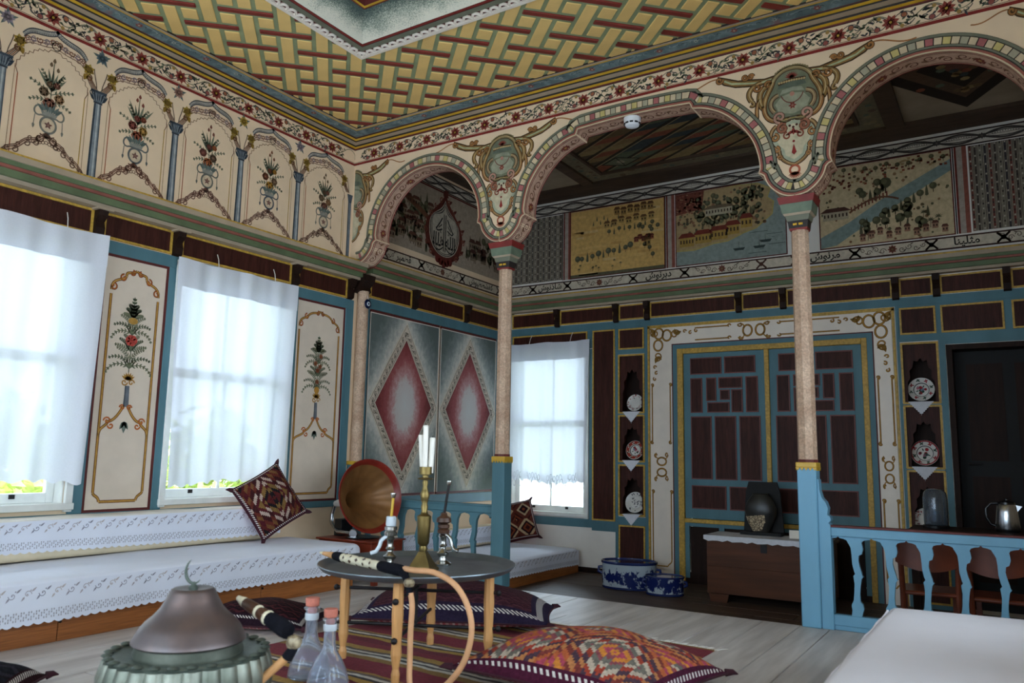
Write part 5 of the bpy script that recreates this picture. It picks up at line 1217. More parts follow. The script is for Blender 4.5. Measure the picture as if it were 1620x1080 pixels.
m, g, p = newmat('vase_band'); vr = g.new('ShaderNodeTexVoronoi', feature='DISTANCE_TO_EDGE'); vr.inputs['Scale'].default_value = 34; g.put(vr.inputs['Vector'], g.coord('Object')); g.put(p.inputs['Base Color'], g.ramp(vr.outputs[0], [(.05, hexc('#4a3c2c')), (.12, hexc('#b6a384'))])); M('vase_dark', '#24221f', .35, .3, 8, .05)
chest()
def plate(x, z, r, kind, label, tilt=.22):
    o = thing('plate', label, 'plate', (x, YB+.125, z), 0, 'plates in the wall niches'); R_ = (PI/2-tilt, 0, 0)
    body = MB().lathe([(0, 0), (r*.55, .0), (r*.62, .012), (r*.97, .026), (r, .031), (r*.97, .034), (r*.62, .019), (r*.55, .007), (0, .007)], 40).build('dish', 'plate_white', o, smooth=True, rot=R_)
    rd = random.Random(kind)
    def rise(a, b, l):
        q = math.hypot(a, b)/r; z = .0075 if q < .55 else (.0075+(q-.55)/.07*.012 if q < .62 else .0195+(q-.62)/.35*.0152)
        return (a, b, z+l)
    P = Paint(rise)
    red = '#9a2a30'; grn = '#2f4a3c'; pink = '#b46a7a'; blk = '#3a3a42'
    if kind in (1, 2, 4):
        P.ring(0, 0, r*.57, .006, blk, 1, 30)
        if kind == 4: P.ring(0, 0, r*.80, r*.30, '#9c3a2c', 0, 30)
        if kind == 2: P.ring(0, 0, r*.93, .012, red, 1, 30)
        for i in range(8):
            a = i*PI/4+.3
            for j in range(4): P.leaf(r*.78*cos(a), r*.78*sin(a), a+j*1.6+rd.random(), r*.18, r*.10, (red if i % 2 else grn) if kind != 4 else ('#d8c8b8' if j % 2 else grn), 1)
        for i in range(9): a = rd.uniform(0, 6.28); q = rd.uniform(0, r*.36); P.disc(q*cos(a), q*sin(a), r*rd.uniform(.07, .15), [pink, red, grn, '#7a8aa0', red][i % 5], 1+i % 2, 8)
        for i in range(6): a = rd.uniform(0, 6.28); P.leaf(r*.2*cos(a), r*.2*sin(a), a, r*.26, r*.10, grn, 1)
    else:
        for i in range(26): a = rd.uniform(0, 6.28); q = r*rd.uniform(.1 if kind == 5 else .66, .92); P.leaf(q*cos(a), q*sin(a), rd.uniform(0, 6), r*.17, r*.08, (blk if kind == 5 else [red, '#5a3a4a', grn][i % 3]), 1); P.disc(q*cos(a+.1), q*sin(a+.1), r*.05, (blk if kind == 5 else red), 1, 7)
    P.build('painted_flowers', body)
    return o
def doily(x, z, label, w_=.11):
    o = thing('lace_doily', label, 'doily', (x, YB, z), 0, 'pointed doilies under the plates'); n = 7; pts = [(-w_, 0), (w_, 0)]
    for i in range(n): a = w_*(1-(i+.5)/n); pts += [(a+.008, -.125*(i+.25)/n-.004), (a-.006, -.125*(i+.75)/n)]
    pts += [(0, -.14)]
    for i in reversed(range(n)): a = -w_*(1-(i+.5)/n); pts += [(a+.006, -.125*(i+.75)/n), (a-.008, -.125*(i+.25)/n-.004)]
    MB().prism(pts, -.020, -.0175, lambda a, b, d: (a, d, b)).build('hanging_point', 'lace', o); box('shelf_cloth', 'lace', -w_, w_, -.0175, .17, -.0005, .002, o)
for (x, zs, r, kind, tl) in ((1.815, 1.667, .105, 3, 'purple rimmed white plate in the top niche left of the cupboard'), (1.81, 1.087, .115, 4, 'orange rimmed plate in the middle niche left of the cupboard'), (1.81, .457, .125, 5, 'white plate with grey flowers in the low niche left of the cupboard'), (4.925, 1.722, .122, 1, 'white plate with red flower clusters in the top niche right of the cupboard'), (4.925, 1.082, .128, 2, 'red rimmed flower plate in the second niche right of the cupboard'), (4.90, .452, .11, 6, 'plain plate in the low niche behind the glass jar')):
    plate(x, zs+r*.985+.006, r, kind, tl); doily(x, zs, 'pointed lace doily under the '+tl.split(' in the ')[0].replace('white ', 'white ')+(' by the low glass jar' if kind == 6 else ''))
# counter, jar, kettle and chairs in the dark right-hand alcove
def right_alcove():
    o = thing('counter_table', 'dark counter table behind the blue balustrade', 'table', (5.75, 7.55, ZL)); box('table_top', 'dark_wood', -.85, .5, -.3, .3, .81, .845, o, .004)
    for sx in (-.8, .46):
        for sy in (-.26, .26): box('leg', 'dark_wood', sx-.03, sx+.03, sy-.03, sy+.03, 0, .81, o)
    box('apron', 'dark_wood', -.8, .46, -.28, -.26, .70, .81, o); z = ZL+.846
    j = thing('glass_jar', 'tall smoked glass jar upside down on a dark base on the counter', 'jar', (5.09, 7.58, z)); MB().lathe([(.10, 0), (.10, .02), (.092, .026), (0, .026)], 28).build('base', 'black_gloss', j, smooth=True)
    MB().lathe([(.090, .028), (.092, .05), (.092, .24), (.085, .29), (.06, .318), (0, .322), (0, .316), (.058, .312), (.08, .288), (.087, .24), (.087, .05), (.085, .028)], 32).build('jar_glass', 'glass_smoke', j, smooth=True); MB().lathe([(.03, .03), (.05, .05), (.055, .20), (.03, .22), (0, .22)], 20).build('inner_cup', 'steel', j, smooth=True)
    k = thing('electric_kettle', 'brushed steel kettle with black handle on the counter', 'kettle', (5.60, 7.55, z)); MB().lathe([(.085, .02), (.088, .03), (.075, .16), (.066, .215), (.06, .22)], 32).build('body', 'steel', k, smooth=True); MB().lathe([(.082, 0), (.085, .018), (0, .019)], 28).build('base', 'black_gloss', k, smooth=True); MB().lathe([(.062, .218), (.06, .235), (.03, .245), (.012, .25), (.012, .262), (0, .264)], 24).build('lid', 'black_gloss', k, smooth=True)
    MB().tube([(-.06, 0, .225), (-.11, 0, .222), (-.145, 0, .18), (-.145, 0, .11), (-.115, 0, .055), (-.082, 0, .045)], .012, 10).build('handle', 'black_gloss', k, smooth=True); MB().prism([(.062, .215), (.105, .205), (.072, .165)], -.02, .02, lambda a, b, d: (a, d, b)).build('spout', 'steel', k)
    def chair(loc, rot, label):
        c = thing('wooden_chair', label, 'chair', loc, rot, 'red-brown chairs at the counter')
        box('seat', 'chair_wood', -.20, .20, -.20, .20, .42, .45, c, .01)
        for sx in (-1, 1):
            box('leg', 'chair_wood', sx*.17-.018, sx*.17+.018, .15, .186, 0, .42, c); MB().tube([(sx*.18, -.18, 0), (sx*.18, -.19, .44), (sx*.19, -.24, .84)], .02, 8).build('leg', 'chair_wood', c)
        vs = []; n = 14
        for d in (0, .02):
            for (zt) in (0, 1):
                for i in range(n+1):
                    a = -1+2*i/n; y = -.235-.05*(1-a*a)+d; z = (.86+.03*(1-a*a)) if zt else (.60+.055*(a*a)-.0); vs.append((a*.22, y, z))
        m_ = n+1; fs = []
        for i in range(n): fs += [(i, i+1, m_+i+1, m_+i), (2*m_+i, 3*m_+i, 3*m_+i+1, 2*m_+i+1), (i, 2*m_+i, 2*m_+i+1, i+1), (m_+i, m_+i+1, 3*m_+i+1, 3*m_+i)]
        fs += [(0, m_, 3*m_, 2*m_), (n, 2*m_+n, 3*m_+n, m_+n)]; MB().add(vs, fs).build('backrest', 'chair_wood', c, smooth=True)
        box('stretcher', 'chair_wood', -.16, .16, .16, .176, .18, .21, c)
    chair((5.08, 6.84, ZL), .1, 'red-brown wooden chair behind the second and third balusters'); chair((5.55, 6.80, ZL), -.05, 'red-brown wooden chair behind the right-hand balusters'); chair((6.02, 6.82, ZL), .0, 'red-brown wooden chair at the right edge of view')
right_alcove()
# greenery outside the windows
def shrub(loc, rx, rz, label, mat, seed, n=3600):
    rd = random.Random(seed); o = thing('shrub', label, 'shrub', loc, 0, 'shrubs outside the windows'); vs = []; fs = []
    for i in range(n):
        a = rd.uniform(0, 2*PI); b = math.acos(rd.uniform(-1, 1)); q = rd.uniform(.55, 1)**.5*(1+.18*sin(3*a+seed)+.12*sin(5*b))
        c = Vector((rx*q*sin(b)*cos(a), rx*q*sin(b)*sin(a), rz+rz*q*cos(b))); d = Vector((rd.gauss(0, 1), rd.gauss(0, 1), rd.gauss(0, 1))).normalized(); e = d.orthogonal().normalized(); l = rd.uniform(.06, .13)
        k = len(vs); vs += [c-d*l, c+e*l*.4, c+d*l, c-e*l*.4]; fs.append((k, k+1, k+2, k+3))
    mesh_obj('foliage', vs, fs, mat, o)
    MB().tube([(0, 0, 0), (.05, 0, rz*.6), (0, .04, rz*1.3)], [.07, .05, .02], 8).build('trunk', 'bark', o)
struct(box('ground', 'ground', -25, -.3, -12, 30, -1.3, -1.2), 'grassy ground outside the windows', 'ground')
gb = struct(box('ground_back', 'ground', -.3, 20, 9.1, 30, -1.3, -1.2), 'ground outside the back window', 'ground')
for i, (x, y, rx, rz, mt) in enumerate(((-2.9, 1.6, .90, 1.32, 'leaf'), (-3.2, 4.0, .95, 1.32, 'leaf'), (-3.0, 6.5, .90, 1.28, 'leaf_dark'), (-3.6, 9.2, .95, 1.35, 'leaf'), (-4.0, 12.0, 1.0, 1.3, 'leaf_dark'))):
    shrub((x, y, -1.2), rx, rz, ['sunlit shrub outside the nearest window', 'sunlit shrub seen below the second curtain', 'darker shrub outside beside the second window', 'pale shrub further along outside', 'dark shrub furthest along outside'][i], mt, i+1)
# ------------------------------------------------------------------ paintings on the walls
INK = '#3b3a40'; SLATE = '#4a525c'; BRN = '#7d4f3a'; OCH = '#9a7838'; RED = '#8a3029'; GRN = '#56604a'; BLU = '#5b6874'
def floral_band(P, a0, a1, z0, first, step=.347):
    P.rect(a0, a1, z0-.003, z0+.022, '#7e2a26', 0); P.rect(a0, a1, z0+.026, z0+.030, '#5a2a24', 0); P.stroke([(a0, z0+.166), (a1, z0+.166)], .004, INK, 0)
    t = first; k = 0
    while t-step > a0: t -= step
    while t < a1+.05:
        rd = random.Random(int(t*1000)); zc = z0+.088; 
        pts = [(t+step*(u-.5), zc+.045*sin(u*2*PI)+.02) for u in [i/14 for i in range(15)]]
        pts = [(min(max(a, a0), a1), b) for a, b in pts]; P.stroke(pts, .006, GRN, 1)
        if a0+.05 < t < a1-.05:
            P.flower(t, zc, .060, 8, '#8c4238', '#a8763a', 2, .2); P.flower(t, zc, .034, 6, '#6e2c26', '#b08a3a', 3)
            for sx in (-1, 1):
                P.disc(t+sx*.088, zc+sx*.034, .020, '#9a6044' if sx > 0 else '#93534a', 2, 8); P.ring(t+sx*.088, zc+sx*.034, .020, .005, INK, 3, 8); P.disc(t+sx*.072, zc-sx*.045, .015, '#a08048', 2, 7)
                for j in range(11):
                    an = (0 if sx > 0 else PI)+rd.uniform(-1.3, 1.3); rr = .05+.011*j; q = (t+sx*rr, zc+rd.uniform(-.05, .052)); P.leaf(q[0], q[1], an, rd.uniform(.030, .050), .016, [GRN, INK, '#5d6450', '#4a4a44'][j % 4], 1)
                P.stroke(bez((t+sx*.03, zc-.02), (t+sx*.08, zc-.07), (t+sx*.13, zc-.05), (t+sx*.155, zc-.01), 8), .006, INK, 1); P.stroke(bez((t+sx*.03, zc+.03), (t+sx*.07, zc+.07), (t+sx*.11, zc+.06), (t+sx*.145, zc+.03), 8), .006, INK, 1)
                P.spiral(t+sx*.135, zc+.02*sx, .024, rd.uniform(0, 6), .9, .006, INK, 1, 10); P.spiral(t+sx*.12, zc-.035*sx, .02, rd.uniform(0, 6), .9, .006, GRN, 1, 10)
        t += step; k += 1
def vase(P, rd, dark=SLATE):
    """footed two-handled urn, 0..0.26 high: ring body, open cup, leaves"""
    P.poly([(-.04, 0), (.04, 0), (.012, .04), (-.012, .04)], dark, 1); P.disc(0, .098, .062, dark, 1, 20, .066); P.disc(0, .098, .047, '#cdb99c', 2, 18, .051); P.flower(0, .098, .03, 5, '#6e4a46', '#8a6a5a', 3, .3)
    P.poly([(-.045, .155), (.045, .155), (.062, .20), (.03, .19), (0, .222), (-.03, .19), (-.062, .20)], '#8b8a80', 2); P.stroke([(-.06, .158), (.06, .158)], .012, dark, 3)
    for s in (-1, 1):
        P.stroke(bez((s*.05, .16), (s*.12, .12), (s*.12, .24), (s*.05, .225)), .012, dark, 2); P.stroke([(s*.095, .15), (s*.10, .07)], .006, dark, 1); P.leaf(s*.10, .085, -PI/2, .04, .018, dark, 2)
    for j in range(-3, 4): P.leaf(j*.013, .19, PI/2-j*.28, .085-.006*abs(j), .022, ['#66706a', '#59645f'][j % 2], 3)
def bouquet(P, rd, h, w_, main):
    P.stroke([(0, 0), (rd.uniform(-.01, .01), h*.5), (0, h)], .006, GRN, 1)
    for i in range(7): an = PI/2+(i-3)*.22; P.leaf(0, h*.35, an, h*rd.uniform(.45, .62), .022, ['#6a705e', '#59624f', '#767a66'][i % 3], 1)
    for s in (-1, 1):
        for y, l, a, cv in ((.10, .9, .25, -.9), (.28, 1.0, .55, -.3), (.45, .8, .85, .2)):
            P.sprig(0, h*y, a if s > 0 else PI-a, w_*l*1.15, ['#5f6653', '#70735f'][rd.randrange(2)], rd, .034, 5, 1, s*cv)
    for (x, y, r_, k) in ((0, .06, .046, 0), (-.05, .30, .036, 1), (.05, .24, .036, 2), (-.01, .5, .024, 1), (.04, .52, .024, 0)):
        x += rd.uniform(-.01, .01); c_ = main[k % len(main)]
        for j in range(6): P.disc(x+r_*.5*cos(j*1.05), h*y+r_*.5*sin(j*1.05), r_*.55, c_, 2, 8)
        P.disc(x, h*y, r_*.5, tuple(min(1, q*1.6) for q in hexc(c_)), 3, 8); P.ring(x, h*y, r_*.3, .004, '#4a2a24', 4, 8)
    for (x, y) in ((-.02, .9), (.03, .82), (0, 1.0)): P.leaf(x, h*y, PI/2, .04, .024, main[1], 2)
def garland(P, a, b, col, light):
    n = 40; pts = []
    for i in range(n+1):
        t = i/n; x = a+(b-a)*t; y = .015+.20*(1-abs(2*t-1)**1.25)+.008*sin(t*30); pts.append((x, y))
    P.stroke(pts, .034, light, 1)
    for dy in (.017, -.017, .004): P.stroke([(x, y+dy) for x, y in pts], .006, col, 2)
    for i in (1, 6, 11, 15, 25, 29, 34, 39):
        x, y = pts[i]; s = -1 if i < 20 else 1; P.spiral(x, y-.022, .026, PI/2, s*1.1, .008, col, 3, 12); P.spiral(x-s*.02, y+.024, .02, -PI/2, s*1.0, .007, col, 3, 10); P.disc(x, y, .010, col, 3, 6)
    for s in (-1, 1): P.spiral((a+b)/2+s*.05, .19, .036, PI/2, s*1.2, .010, col, 3, 12)
    for j in range(-4, 5): P.ring((a+b)/2+j*.022, .172-.005*abs(j), .012, .005, col, 2, 8)
def bay(P, x0, x1, seed, flat=False):
    rd = random.Random(seed); w_ = x1-x0; c = w_/2; P.push(x0, 3.086)
    def shaft(x):
        P.poly([(x-.034, 0), (x+.034, 0), (x+.028, .60), (x-.028, .60)], '#7d868c', 1); P.poly([(x-.034, 0), (x-.018, 0), (x-.014, .60), (x-.028, .60)], '#38414b', 2); P.poly([(x+.002, 0), (x+.014, 0), (x+.012, .60), (x+.002, .60)], '#aeb2b0', 2); P.poly([(x+.024, 0), (x+.034, 0), (x+.028, .60), (x+.020, .60)], '#444d57', 2)
        P.rect(x-.034, x+.034, .60, .612, '#2f3740', 3); P.poly([(x-.032, .61), (x+.032, .61), (x+.058, .69), (x-.058, .69)], '#59626b', 2)
        for j in (-2, -1, 0, 1, 2): P.leaf(x+j*.015, .615, PI/2-j*.30, .075, .020, '#323b45', 3); P.stroke([(x+j*.014, .62), (x+j*.022, .68)], .004, '#8f979a', 4)
        for s in (-1, 1): P.spiral(x+s*.045, .675, .020, PI, s*1.2, .008, '#2f3740', 4, 10)
        P.rect(x-.062, x+.062, .686, .702, '#3d4650', 4)
    shaft(0)
    for s, bx in ((1, 0), (-1, w_)):
        P.push(bx, 0, 1, 0, s < 0)
        for k in range(5): P.stroke(bez((.012+.011*k, .702), (.03+.012*k, .73), (.05+.012*k, .745+.004*k), (.075+.012*k, .79+.012*k), 8), .006, BRN if k % 2 else '#5a4a42', 2)
        P.stroke(bez((.02, .71), (.02, .76), (.045, .80), (.05, .86), 8), .007, '#5a4a42', 2)
        for j in range(7): a_ = j*.9; P.leaf(.092, .835, a_, .048, .034, ['#9a7c30', '#7d6428', '#a98e44'][j % 3], 3)
        P.disc(.092, .835, .022, '#6d5522', 4); P.leaf(.10, .80, -1.2, .06, .04, '#8a6c2c', 3); P.spiral(.085, .775, .028, PI/2, 1.2, .009, '#6a4a2c', 3, 12)
        crest = bez((.115, .895), (.17, .985), (.23, .935), (c, 1.0), 18)
        P.stroke(crest, .030, '#a9a49a', 1)
        for j in range(19): x, y = crest[j]; P.disc(x, y+.010, .013, SLATE, 2, 7); P.disc(x, y+.005, .009, '#b3aea4', 3, 6); P.stroke([(x, y+.002), (x+.004, y-.014)], .005, '#565a60', 3)
        P.stroke([(x, y-.018) for x, y in crest], .007, INK, 2)
        for k, cc in ((0, '#6a5a58'), (1, '#8a6a70'), (2, '#7a5a4c')): P.stroke(bez((.11+.012*k, .86-.012*k), (.18, .925-.022*k), (.24, .885-.02*k), (c, .945-.026*k), 14), .006, cc, 2)
        for j in range(5): P.spiral(.14+.042*j, .875+.012*j, .024, j*1.3, 1.2, .007, [BRN, '#7d6a74'][j % 2], 3, 12); P.spiral(.128+.044*j, .848+.014*j, .017, j+2, 1.0, .006, '#8a6a5c', 3, 10)
        P.ring(c, .90, .03, .007, '#6a5a58', 3, 12)
        sc = [(.10, .60)]
        for (xx, yy) in ((.085, .655), (.105, .70), (.13, .735), (.155, .765), (.185, .785), (.215, .815), (.25, .83), (.285, .838), (c, .862)):
            px_, py_ = sc[-1]; mx, my = (px_+xx)/2-.010, (py_+yy)/2+.012; sc += [(mx, my), (xx, yy)]
        P.stroke(sc, .006, '#7a5a48', 1); P.stroke([(.10, 0), (.10, .60)], .007, '#a0563c' if s > 0 else '#a8863c', 1); P.stroke([(.075, 0), (.078, .66)], .004, '#8a6a50', 1)
        P.pop()
    garland(P, .05, w_-.05, ['#6b4638', '#6d4a40', '#74564a', '#604436'][seed % 4], '#cfb096')
    P.push(c, .205, 1.0); vase(P, rd, ['#5d6060', '#66665f', '#4b545e', '#74726a'][seed % 4]); P.push(0, .235); bouquet(P, rd, .33, .135, [['#8c4a34', '#7d4238', '#9a763c'], ['#9a5a36', '#7a4a40', '#6d5644'], ['#a5782f', '#7a4a34', '#7a6048'], ['#7d5444', '#6d5a44', '#8a6a4a']][seed % 4]); P.pop(); P.pop()
    fc = ['#55646a', '#9a7466', '#a88a38', '#8d8088'][seed % 4]; P.flower(0, .965, .050, 9, fc, '#4a4a4a', 2); P.flower(0, .965, .032, 7, tuple(q*.6 for q in hexc(fc)), fc, 3)
    for j in range(5): P.leaf(0, .965, j*1.25+.4, .075, .024, '#5d6a66', 1)
    P.pop()
def left_frieze():
    ys = [-.33, .34, 1.02, 1.69, 2.36, 3.03, 3.685, 4.343, 5.012, 5.715]
    for k, (a, b) in enumerate(zip(ys, ys[1:])):
        P = Paint(on_x(0)); bay(P, a, b, k+3); P.build('painted_bay', WL)
    P = Paint(on_x(0)); P.push(5.715, 3.086); P.rect(-.022, .022, 0, .6, '#6a737c', 1); P.rect(-.022, -.010, 0, .6, '#3f4852', 2); P.poly([(-.022, .6), (.022, .6), (.04, .69), (-.04, .69)], '#4d5660', 2); P.pop(); P.build('painted_pilaster', WL)
    P = Paint(on_x(0)); floral_band(P, YF, YA, 4.105, 2.651); P.build('floral_band', WL)
left_frieze()
# ---- tall flower panels between the windows
def flower_panel(y0, y1, z0, z1, tall, label_seed):
    o = box('flower_panel', 'cream_panel', 0, .008, y0, y1, z0, z1, WL); w_ = y1-y0; h = z1-z0; rd = random.Random(label_seed)
    for a, b, c, d in ((y0, y1, z0, z0+.02), (y0, y1, z1-.02, z1), (y0, y0+.02, z0+.02, z1-.02), (y1-.02, y1, z0+.02, z1-.02)): box('panel_border', 'red_dark', 0, .013, a, b, c, d, o)
    P = Paint(on_x(.008)); P.push((y0+y1)/2, z0); Gd, Dk, Lt = '#a8772f', '#6d3c22', '#c9a15a'; m_ = w_/2-.075
    def line(pts): P.stroke(pts, .022, Dk, 1); P.stroke(pts, .014, Gd, 2); P.stroke(pts, .004, Lt, 3)
    for s in (-1, 1):
        line([(s*m_, .14), (s*m_, h-.30)]); line(bez((s*m_, .14), (s*(m_-.005), .115), (s*(m_-.045), .12), (s*(m_-.05), .075), 6)); line([(s*(m_-.05), .075), (0, .075)])
        line(bez((s*m_, h-.27), (s*(m_+.01), h-.17), (s*(m_-.10), h-.19), (s*(m_-.11), h-.15), 8)); line(bez((s*(m_-.11), h-.15), (s*.09, h-.10), (s*.05, h-.13), (0, h-.095), 8))
        for q, r_, t in (((s*(m_-.015), h-.245), .03, s*1.1), ((s*(m_-.09), h-.165), .03, -s*1.1), ((s*.035, h-.115), .024, s*1.1)): P.spiral(*q, r_, PI/2, t, .014, Dk, 2, 12); P.spiral(*q, r_*.9, PI/2, t, .008, '#b5622e', 3, 12)
        # foot scrolls
        yb = h*.30
        line(bez((s*m_, yb-.02), (s*(m_-.005), yb+.04), (s*.17, yb+.03), (s*.13, yb+.075), 10)); line(bez((s*.14, yb+.085), (s*.09, yb+.08), (s*.05, yb+.14), (s*.02, yb+.20), 10))
        for q, r_, t in (((s*.135, yb+.09), .030, s*1.2), ((s*.105, yb+.055), .024, -s*1.0), ((s*.028, yb+.195), .022, s*1.2)): P.spiral(*q, r_, 0 if s > 0 else PI, t, .012, '#b5622e', 3, 12)
    yb = h*.30
    P.poly([(0, yb+.0), (.022, yb+.05), (.014, yb+.085), (-.014, yb+.085), (-.022, yb+.05)], '#6f7a70', 2); P.leaf(0, yb+.09, -PI/2-.5, .07, .03, '#5d6a60', 2); P.leaf(0, yb+.09, -PI/2+.5, .07, .03, '#5d6a60', 2)
    P.poly([(-.022, yb+.20), (.022, yb+.20), (.017, yb+.36), (-.017, yb+.36)], '#6b7078', 2); P.rect(-.02, -.010, yb+.20, yb+.36, '#4a5058', 3)
    for s in (-1, 1): P.spiral(s*.028, yb+.385, .026, 0, s*1.1, .010, Gd, 3, 12)
    for j in range(-3, 4): P.leaf(0, yb+.40, PI/2+j*.33, .065, .02, Gd if j % 2 else '#b38a45', 3)
    y = yb+.46; top = h*.82 if tall else h*.80
    P.stroke([(0, y), (.006, (y+top)/2), (0, top)], .007, GRN, 1)
    for lev, (wd, dr) in enumerate(((.17, -.9), (.10, -.2), (.15, -.55), (.06, .3))):
        yy = y+(top-y)*(.06+.24*lev)
        for s in (-1, 1):
            for k in range(3): P.sprig(0, yy+k*.03, (PI/2-s*(.95-.25*k)), wd*(1.25-.22*k), ['#7d8168', '#6c725c', '#868670'][k], rd, .034, 7, 2, -s*(1.9-.5*k if dr < -.3 else .6))
        for j in range(-2, 3): P.leaf(0, yy, PI/2+j*.34, .10, .012, '#747a60', 2)
    P.sprig(0, top-.14, PI/2, .16, '#5a6650', rd, .05, 6, 2, 0)
    if tall:
        P.disc(0, y+(top-y)*.46, .048, '#a63c34', 4, 12, .042); 
        for j in range(6): P.disc(.03*cos(j), y+(top-y)*.46+.026*sin(j), .020, '#bb4c42', 5, 8)
        P.disc(.0, y+(top-y)*.74, .04, '#b48a44', 4, 10, .026)
    else:
        for q in ((.0, .42), (.03, .50), (.035, .70), (-.03, .55), (.0, .2)): P.flower(q[0], y+(top-y)*q[1], .028, 7, '#94503c', '#7a5a30', 4)
        P.disc(0, y+.02, .034, '#b08038', 4)
    P.pop(); P.build('flower_painting', o)
flower_panel(3.19, 3.726, .655, 2.575, True, 5); flower_panel(5.05, 5.72, .655, 2.575, False, 6); flower_panel(1.14, 1.80, .655, 2.575, True, 8)

# ---- arcade front
def cartouche(P, x, z, flipside=None):
    """big scrolled pendant above a column: crowned urn, shield-shaped drop, tassel and leafy wings; z = arch foot"""
    Ol, Dk, Lt, Pk = '#8a6b3e', '#48331f', '#b89f72', '#96563f'
    def rib(c, w_, col=Ol, l=3): w_ *= 1.35; P.stroke(bez(*c, 12), w_+.014, Dk, l); P.stroke(bez(*c, 12), w_, col, l+1); P.stroke(bez(*[(a-.003, b+.004) for a, b in c], 12), w_*.25, Lt, l+2)
    def curl(x_, y_, r_, a, t, col=Ol, l=4, w_=.014): P.spiral(x_, y_, r_, a, t, w_+.010, Dk, l, 14); P.spiral(x_, y_, r_, a, t, w_, col, l+1, 14)
    P.push(x, z)
    for s in ((-1, 1) if flipside is None else (flipside,)):
        P.push(0, 0, 1, 0, s < 0)
        # leafy wings
        P.poly([(.05, 1.0), (.11, .965), (.20, .955), (.30, .975), (.40, .99), (.50, 1.035), (.555, 1.06), (.56, 1.035), (.51, .985), (.42, .945), (.34, .93), (.24, .915), (.15, .925), (.08, .955)], Ol, 2)
        P.stroke([(.05, 1.0), (.11, .965), (.20, .955), (.30, .975), (.40, .99), (.50, 1.035), (.56, 1.06)], .012, Dk, 3); P.stroke([(.08, .955), (.15, .925), (.24, .915), (.34, .93), (.42, .945), (.51, .985), (.565, 1.04)], .012, Dk, 3); P.stroke([(.12, .945), (.22, .935), (.33, .953), (.45, .98), (.53, 1.03)], .014, '#a9b088', 3)
        for q, r_, t in (((.345, 1.005), .026, 1.3), ((.30, 1.0), .022, -1.3), ((.545, 1.03), .030, 1.1), ((.255, .90), .036, 1.2), ((.175, .905), .030, -1.2)): curl(q[0], q[1], r_, PI, t, '#9c6c3e')
        rib(((.22, .93), (.31, .92), (.345, .86), (.30, .80)), .022); rib(((.15, .90), (.25, .90), (.26, .78), (.21, .72)), .026); rib(((.30, .80), (.27, .78), (.28, .74), (.31, .77)), .012); rib(((.24, .80), (.28, .72), (.25, .66), (.27, .64)), .014, '#9c6c3e')
        P.poly([(.17, .89), (.23, .87), (.235, .80), (.19, .78)], '#9aa084', 2)
        # urn body
        P.poly([(0, .995), (.05, .992), (.10, .965), (.135, .915), (.155, .86), (.185, .80), (.20, .73), (.185, .655), (.14, .61), (.09, .60), (0, .585)], '#6f745f', 3)
        P.poly([(0, .80), (.08, .785), (.125, .73), (.10, .66), (0, .635)], '#959680', 4); P.poly([(0, .90), (.09, .885), (.105, .85), (0, .845)], '#5b6558', 4); P.poly([(0, .845), (.07, .835), (.09, .80), (0, .815)], '#8c917e', 4)
        rib(((0, .998), (.06, 1.0), (.11, .97), (.14, .915)), .020, '#8a7c58', 4); rib(((.14, .915), (.15, .86), (.20, .82), (.205, .74)), .022, Ol, 4); rib(((.205, .74), (.215, .66), (.17, .61), (.13, .605)), .020, '#94673c', 4); rib(((.10, .80), (.16, .79), (.18, .72), (.13, .67)), .018, '#8a7458', 5)
        for j in range(7): t = j/6; P.disc(.012+.10*t, 1.012-.035*t*t, .012, '#8a7c58', 5, 7)
        # neck volutes
        rib(((.02, .60), (.05, .585), (.10, .59), (.13, .62)), .016, '#7a6a4a', 5); curl(.095, .625, .045, -PI/2, 1.35, '#b58a78', 6, .018); curl(.075, .535, .042, PI/2, -1.2, '#94604a', 6, .018); P.poly([(.05, .60), (.10, .57), (.085, .52), (.05, .53)], '#8a5a48', 5)
        # drop
        P.poly([(0, .585), (.07, .57), (.13, .545), (.165, .50), (.165, .44), (.14, .39), (.105, .365), (.10, .315), (.065, .27), (0, .24)], '#a3a892', 3); P.poly([(0, .56), (.06, .54), (.11, .50), (.125, .45), (.10, .40), (.07, .37), (.06, .32), (0, .28)], '#c3b99c', 4)
        rib(((.12, .56), (.18, .53), (.185, .42), (.135, .385)), .014, '#94714a', 5); rib(((.105, .365), (.11, .31), (.07, .265), (0, .24)), .012, '#94714a', 5); curl(.135, .47, .032, PI/2, 1.1, '#a5764a', 6); curl(.125, .375, .024, PI/2, 1.1, '#a5764a', 6); curl(.10, .31, .018, 0, 1.0, '#a5764a', 6)
        P.stroke(bez((.56, 1.045), (.66, 1.06), (.72, .97), (.84, 1.0), 12), .011, '#a06a40', 2)
        P.pop()
    if flipside is None:
        for j in range(-4, 5): P.leaf(0, .915, PI/2+j*.30, .055, .012, '#7d3a30', 7)
        P.stroke([(-.10, .885), (0, .905), (.10, .895)], .024, Dk, 6)
        for j in range(-5, 6): P.disc(j*.018, .898-.001*abs(j), .009, Lt, 7, 7)
        P.stroke(bez((-.08, .79), (-.05, .70), (.05, .70), (.08, .79)), .008, '#6e4438', 6); P.flower(0, .70, .030, 6, '#7d3a30', '#9a6a5a', 7); P.disc(0, .79, .018, '#b08070', 7)
        for k in range(3): P.stroke([(-.06, .615-.012*k), (.06, .615-.012*k)], .006, '#a08838' if k == 1 else Dk, 6)
        for q in ((-.025, .545), (.025, .545), (0, .53)): P.disc(*q, .010, '#4a2a24', 7)
        for s in (-1, 1): P.spiral(s*.045, .47, .030, PI/2, -s*1.2, .012, '#8a4a3a', 7); P.leaf(0, .50, PI/2-s*2.0, .06, .024, '#8a3a34', 7)
